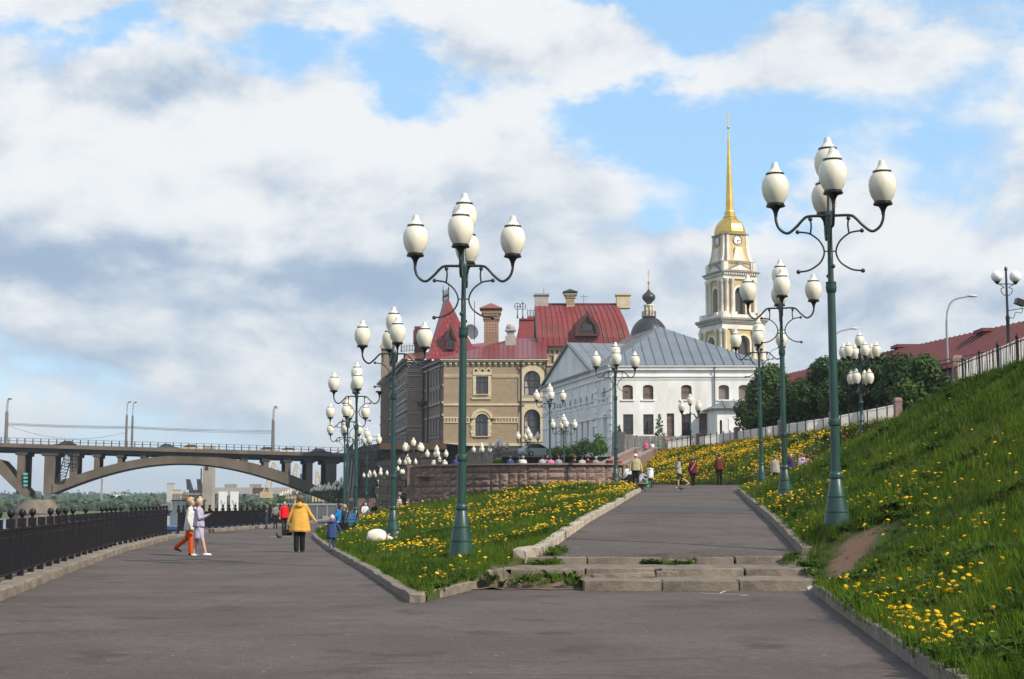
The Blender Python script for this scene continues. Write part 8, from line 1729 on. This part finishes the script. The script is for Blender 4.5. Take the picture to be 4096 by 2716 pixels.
# --- evaluate the bodies and colour them by the nearest limb
dg = bpy.context.evaluated_depsgraph_get(); dg.update(); done = []
for o, P, ms in PEND: done.append(bpy.data.meshes.new_from_object(o.evaluated_get(dg)))
TI = {'skin': 0, 'top': 1, 'bot': 2, 'shoe': 3}
for (o, P, ms), me in zip(PEND, done):
    o.modifiers.clear(); o.data = me; me.materials.clear()
    for m in ms: me.materials.append(m)
    n = len(me.polygons); c = np.empty(n*3, np.float32); me.polygons.foreach_get('center', c); c = c.reshape(-1, 3); best = np.full(n, 9e9); bi = np.zeros(n, np.int32)
    for p0, r0, p1, r1, t in P:
        a, b = np.array(p0), np.array(p1); d = b-a; q = np.clip(((c-a)@d)/max(d@d, 1e-9), 0, 1); dist = np.linalg.norm(c-a-q[:, None]*d, axis=1)-(r0+(r1-r0)*q); k_ = dist < best; best[k_] = dist[k_]; bi[k_] = TI[t]
    me.polygons.foreach_set('material_index', bi); me.polygons.foreach_set('use_smooth', [True]*n); me.update()
# ================================================================ SMALL THINGS
def pigeon(x, y, z, rz, s, label):
    e = empty('pigeon', (x, y, z), rz, label, 'bird'); e.scale = (s,)*3; g = mat('pigeon_grey', (.06, .06, .07), .6, .3, 12, col2=(.025, .025, .03))
    MB().loft([[(.0+r*math.cos(a)*.9, yy, zz+r*math.sin(a)) for a in np.linspace(0, 6.283, 11)[:-1]] for yy, zz, r in ((-.17, .09, .012), (-.12, .10, .03), (-.05, .115, .058), (.03, .125, .066), (.08, .15, .05), (.10, .19, .030), (.115, .22, .030), (.13, .232, .018))]).build('body', g, e, 70)
    MB().ball((0, .115, .228), .030, 10, 6).build('head', g, e, 60); MB().bar((0, .14, .226), (0, .172, .218), .010).build('beak', M_CUP, e); MB().box(-.035, .035, -.24, -.12, .085, .095).build('tail', g, e)
    for sx in (-.02, .02): MB().bar((sx, .0, .08), (sx, .01, 0), .008).bar((sx, .0, .004), (sx, .04, .004), .012, .006).build('leg', mat('bird_leg', (.3, .08, .06), .6), e)
p = gnd(1115, 2160, .0); pigeon(p.x, p.y, .004, 2.6, 1.25, 'grey pigeon on the asphalt before the woman in yellow')
pigeon(at(2722, 1900, 73).x, 73, zp(73)+.04, 1.2, 1.15, 'dark pigeon walking on the path crest')
# crumpled paper by the steps, chalk line, green bag, concrete bowl
r = random.Random(9); mb = MB(); gr_ = [[(-.20+.05*i+r.uniform(-.015, .015), -.07+.035*j, .02+.055*r.random()+.16*(i/8)*(1 if j > 0 else .6)) for j in range(5)] for i in range(9)]; mb.loft(gr_, closed=False); o = mb.build('crumpled_paper', mat('white_paper', (.72, .71, .74), .6, .1, 8, trans=.2), None, None, (gnd(3228, 2352).x, 25.32, .0)); tag(o, 'crumpled white plastic bottle wrapper at the right end of the lowest step', 'litter'); o.modifiers.new('t', 'SOLIDIFY').thickness = .006
mk = MB()
for a, b, w in (((2800, 2372), (2990, 2378), .02), ((2905, 2362), (2880, 2372), .05), ((2960, 2383), (2992, 2381), .02)):
    p, q = gnd(*a, .004), gnd(*b, .004); mk.add([p+Vector((0, -w, 0)), q+Vector((0, -w, 0)), q+Vector((0, w, .0)), p+Vector((0, w, 0))], [(0, 1, 2, 3)])
tag(mk.build('chalk_mark', mat('white_chalk', (.62, .63, .62), .9, .2, 12), None), 'white chalk streak on the asphalt below the steps', kind='structure')
mk = MB(); p, q = gnd(1082, 2146, .004), gnd(1165, 2144, .004); mk.add([p+Vector((0, -.25, 0)), q+Vector((0, -.25, 0)), q+Vector((0, .25, 0)), p+Vector((0, .25, 0))], [(0, 1, 2, 3)]); tag(mk.build('paint_line', mat('worn_paint', (.45, .44, .43), .9, .3, 5), None), kind='structure')
gb_ = MB(); gb_.loft([[(.13*s*math.cos(a), .10*s*math.sin(a), z) for a in np.linspace(0, 6.283, 11)[:-1]] for z, s in ((0, .8), (.12, 1.15), (.26, .9), (.38, .35))]); tag(gb_.build('green_carrier_bag', mat('green_plastic', (.05, .42, .25), .5, .1, 5, trans=.3), None, 60, (at(2588, 1940, 77).x, 77.0, zp(77)+.03)), 'small green plastic carrier bag beside the child in white', 'bag')
cb = empty('concrete_bowl', (at(2566, 1945, 73.6).x, 73.6, zp(73.6)), 0, 'low concrete bowl on a foot at the end of the left kerb', 'planter'); MB().lathe([(.24, 0), (.22, .05), (.11, .10), (.10, .24), (.30, .32), (.44, .36), (.44, .42), (.38, .42), (.30, .37), (0, .35)], 16).build('bowl', M_CONC, cb, 40)
rb_ = MB().ball((0, 0, .03), .045, 8, 6); tag(rb_.build('litter_cup', M_CLK, None, 60, (-.02+.15, 26.05, .03)), 'small white paper scrap in the weeds by the broken step', 'litter')
# ================================================================ AIR
hz_ = MB().box(-4600, 2600, -60, 6200, ZW-2.5, 118).build('haze', [], None, None)
hm = bpy.data.materials.new('haze_air'); hm.use_nodes = True; t = hm.node_tree
for n in list(t.nodes): t.nodes.remove(n)
pv_ = t.nodes.new('ShaderNodeVolumePrincipled'); pv_.inputs['Color'].default_value = (.80, .88, .97, 1); pv_.inputs['Density'].default_value = 0.00020; pv_.inputs['Anisotropy'].default_value = 0.2
mo = t.nodes.new('ShaderNodeOutputMaterial'); t.links.new(pv_.outputs[0], mo.inputs['Volume']); hz_.data.materials.append(hm); tag(hz_, 'pale blue haze over the river and the far shore', 'haze', None, 'stuff')
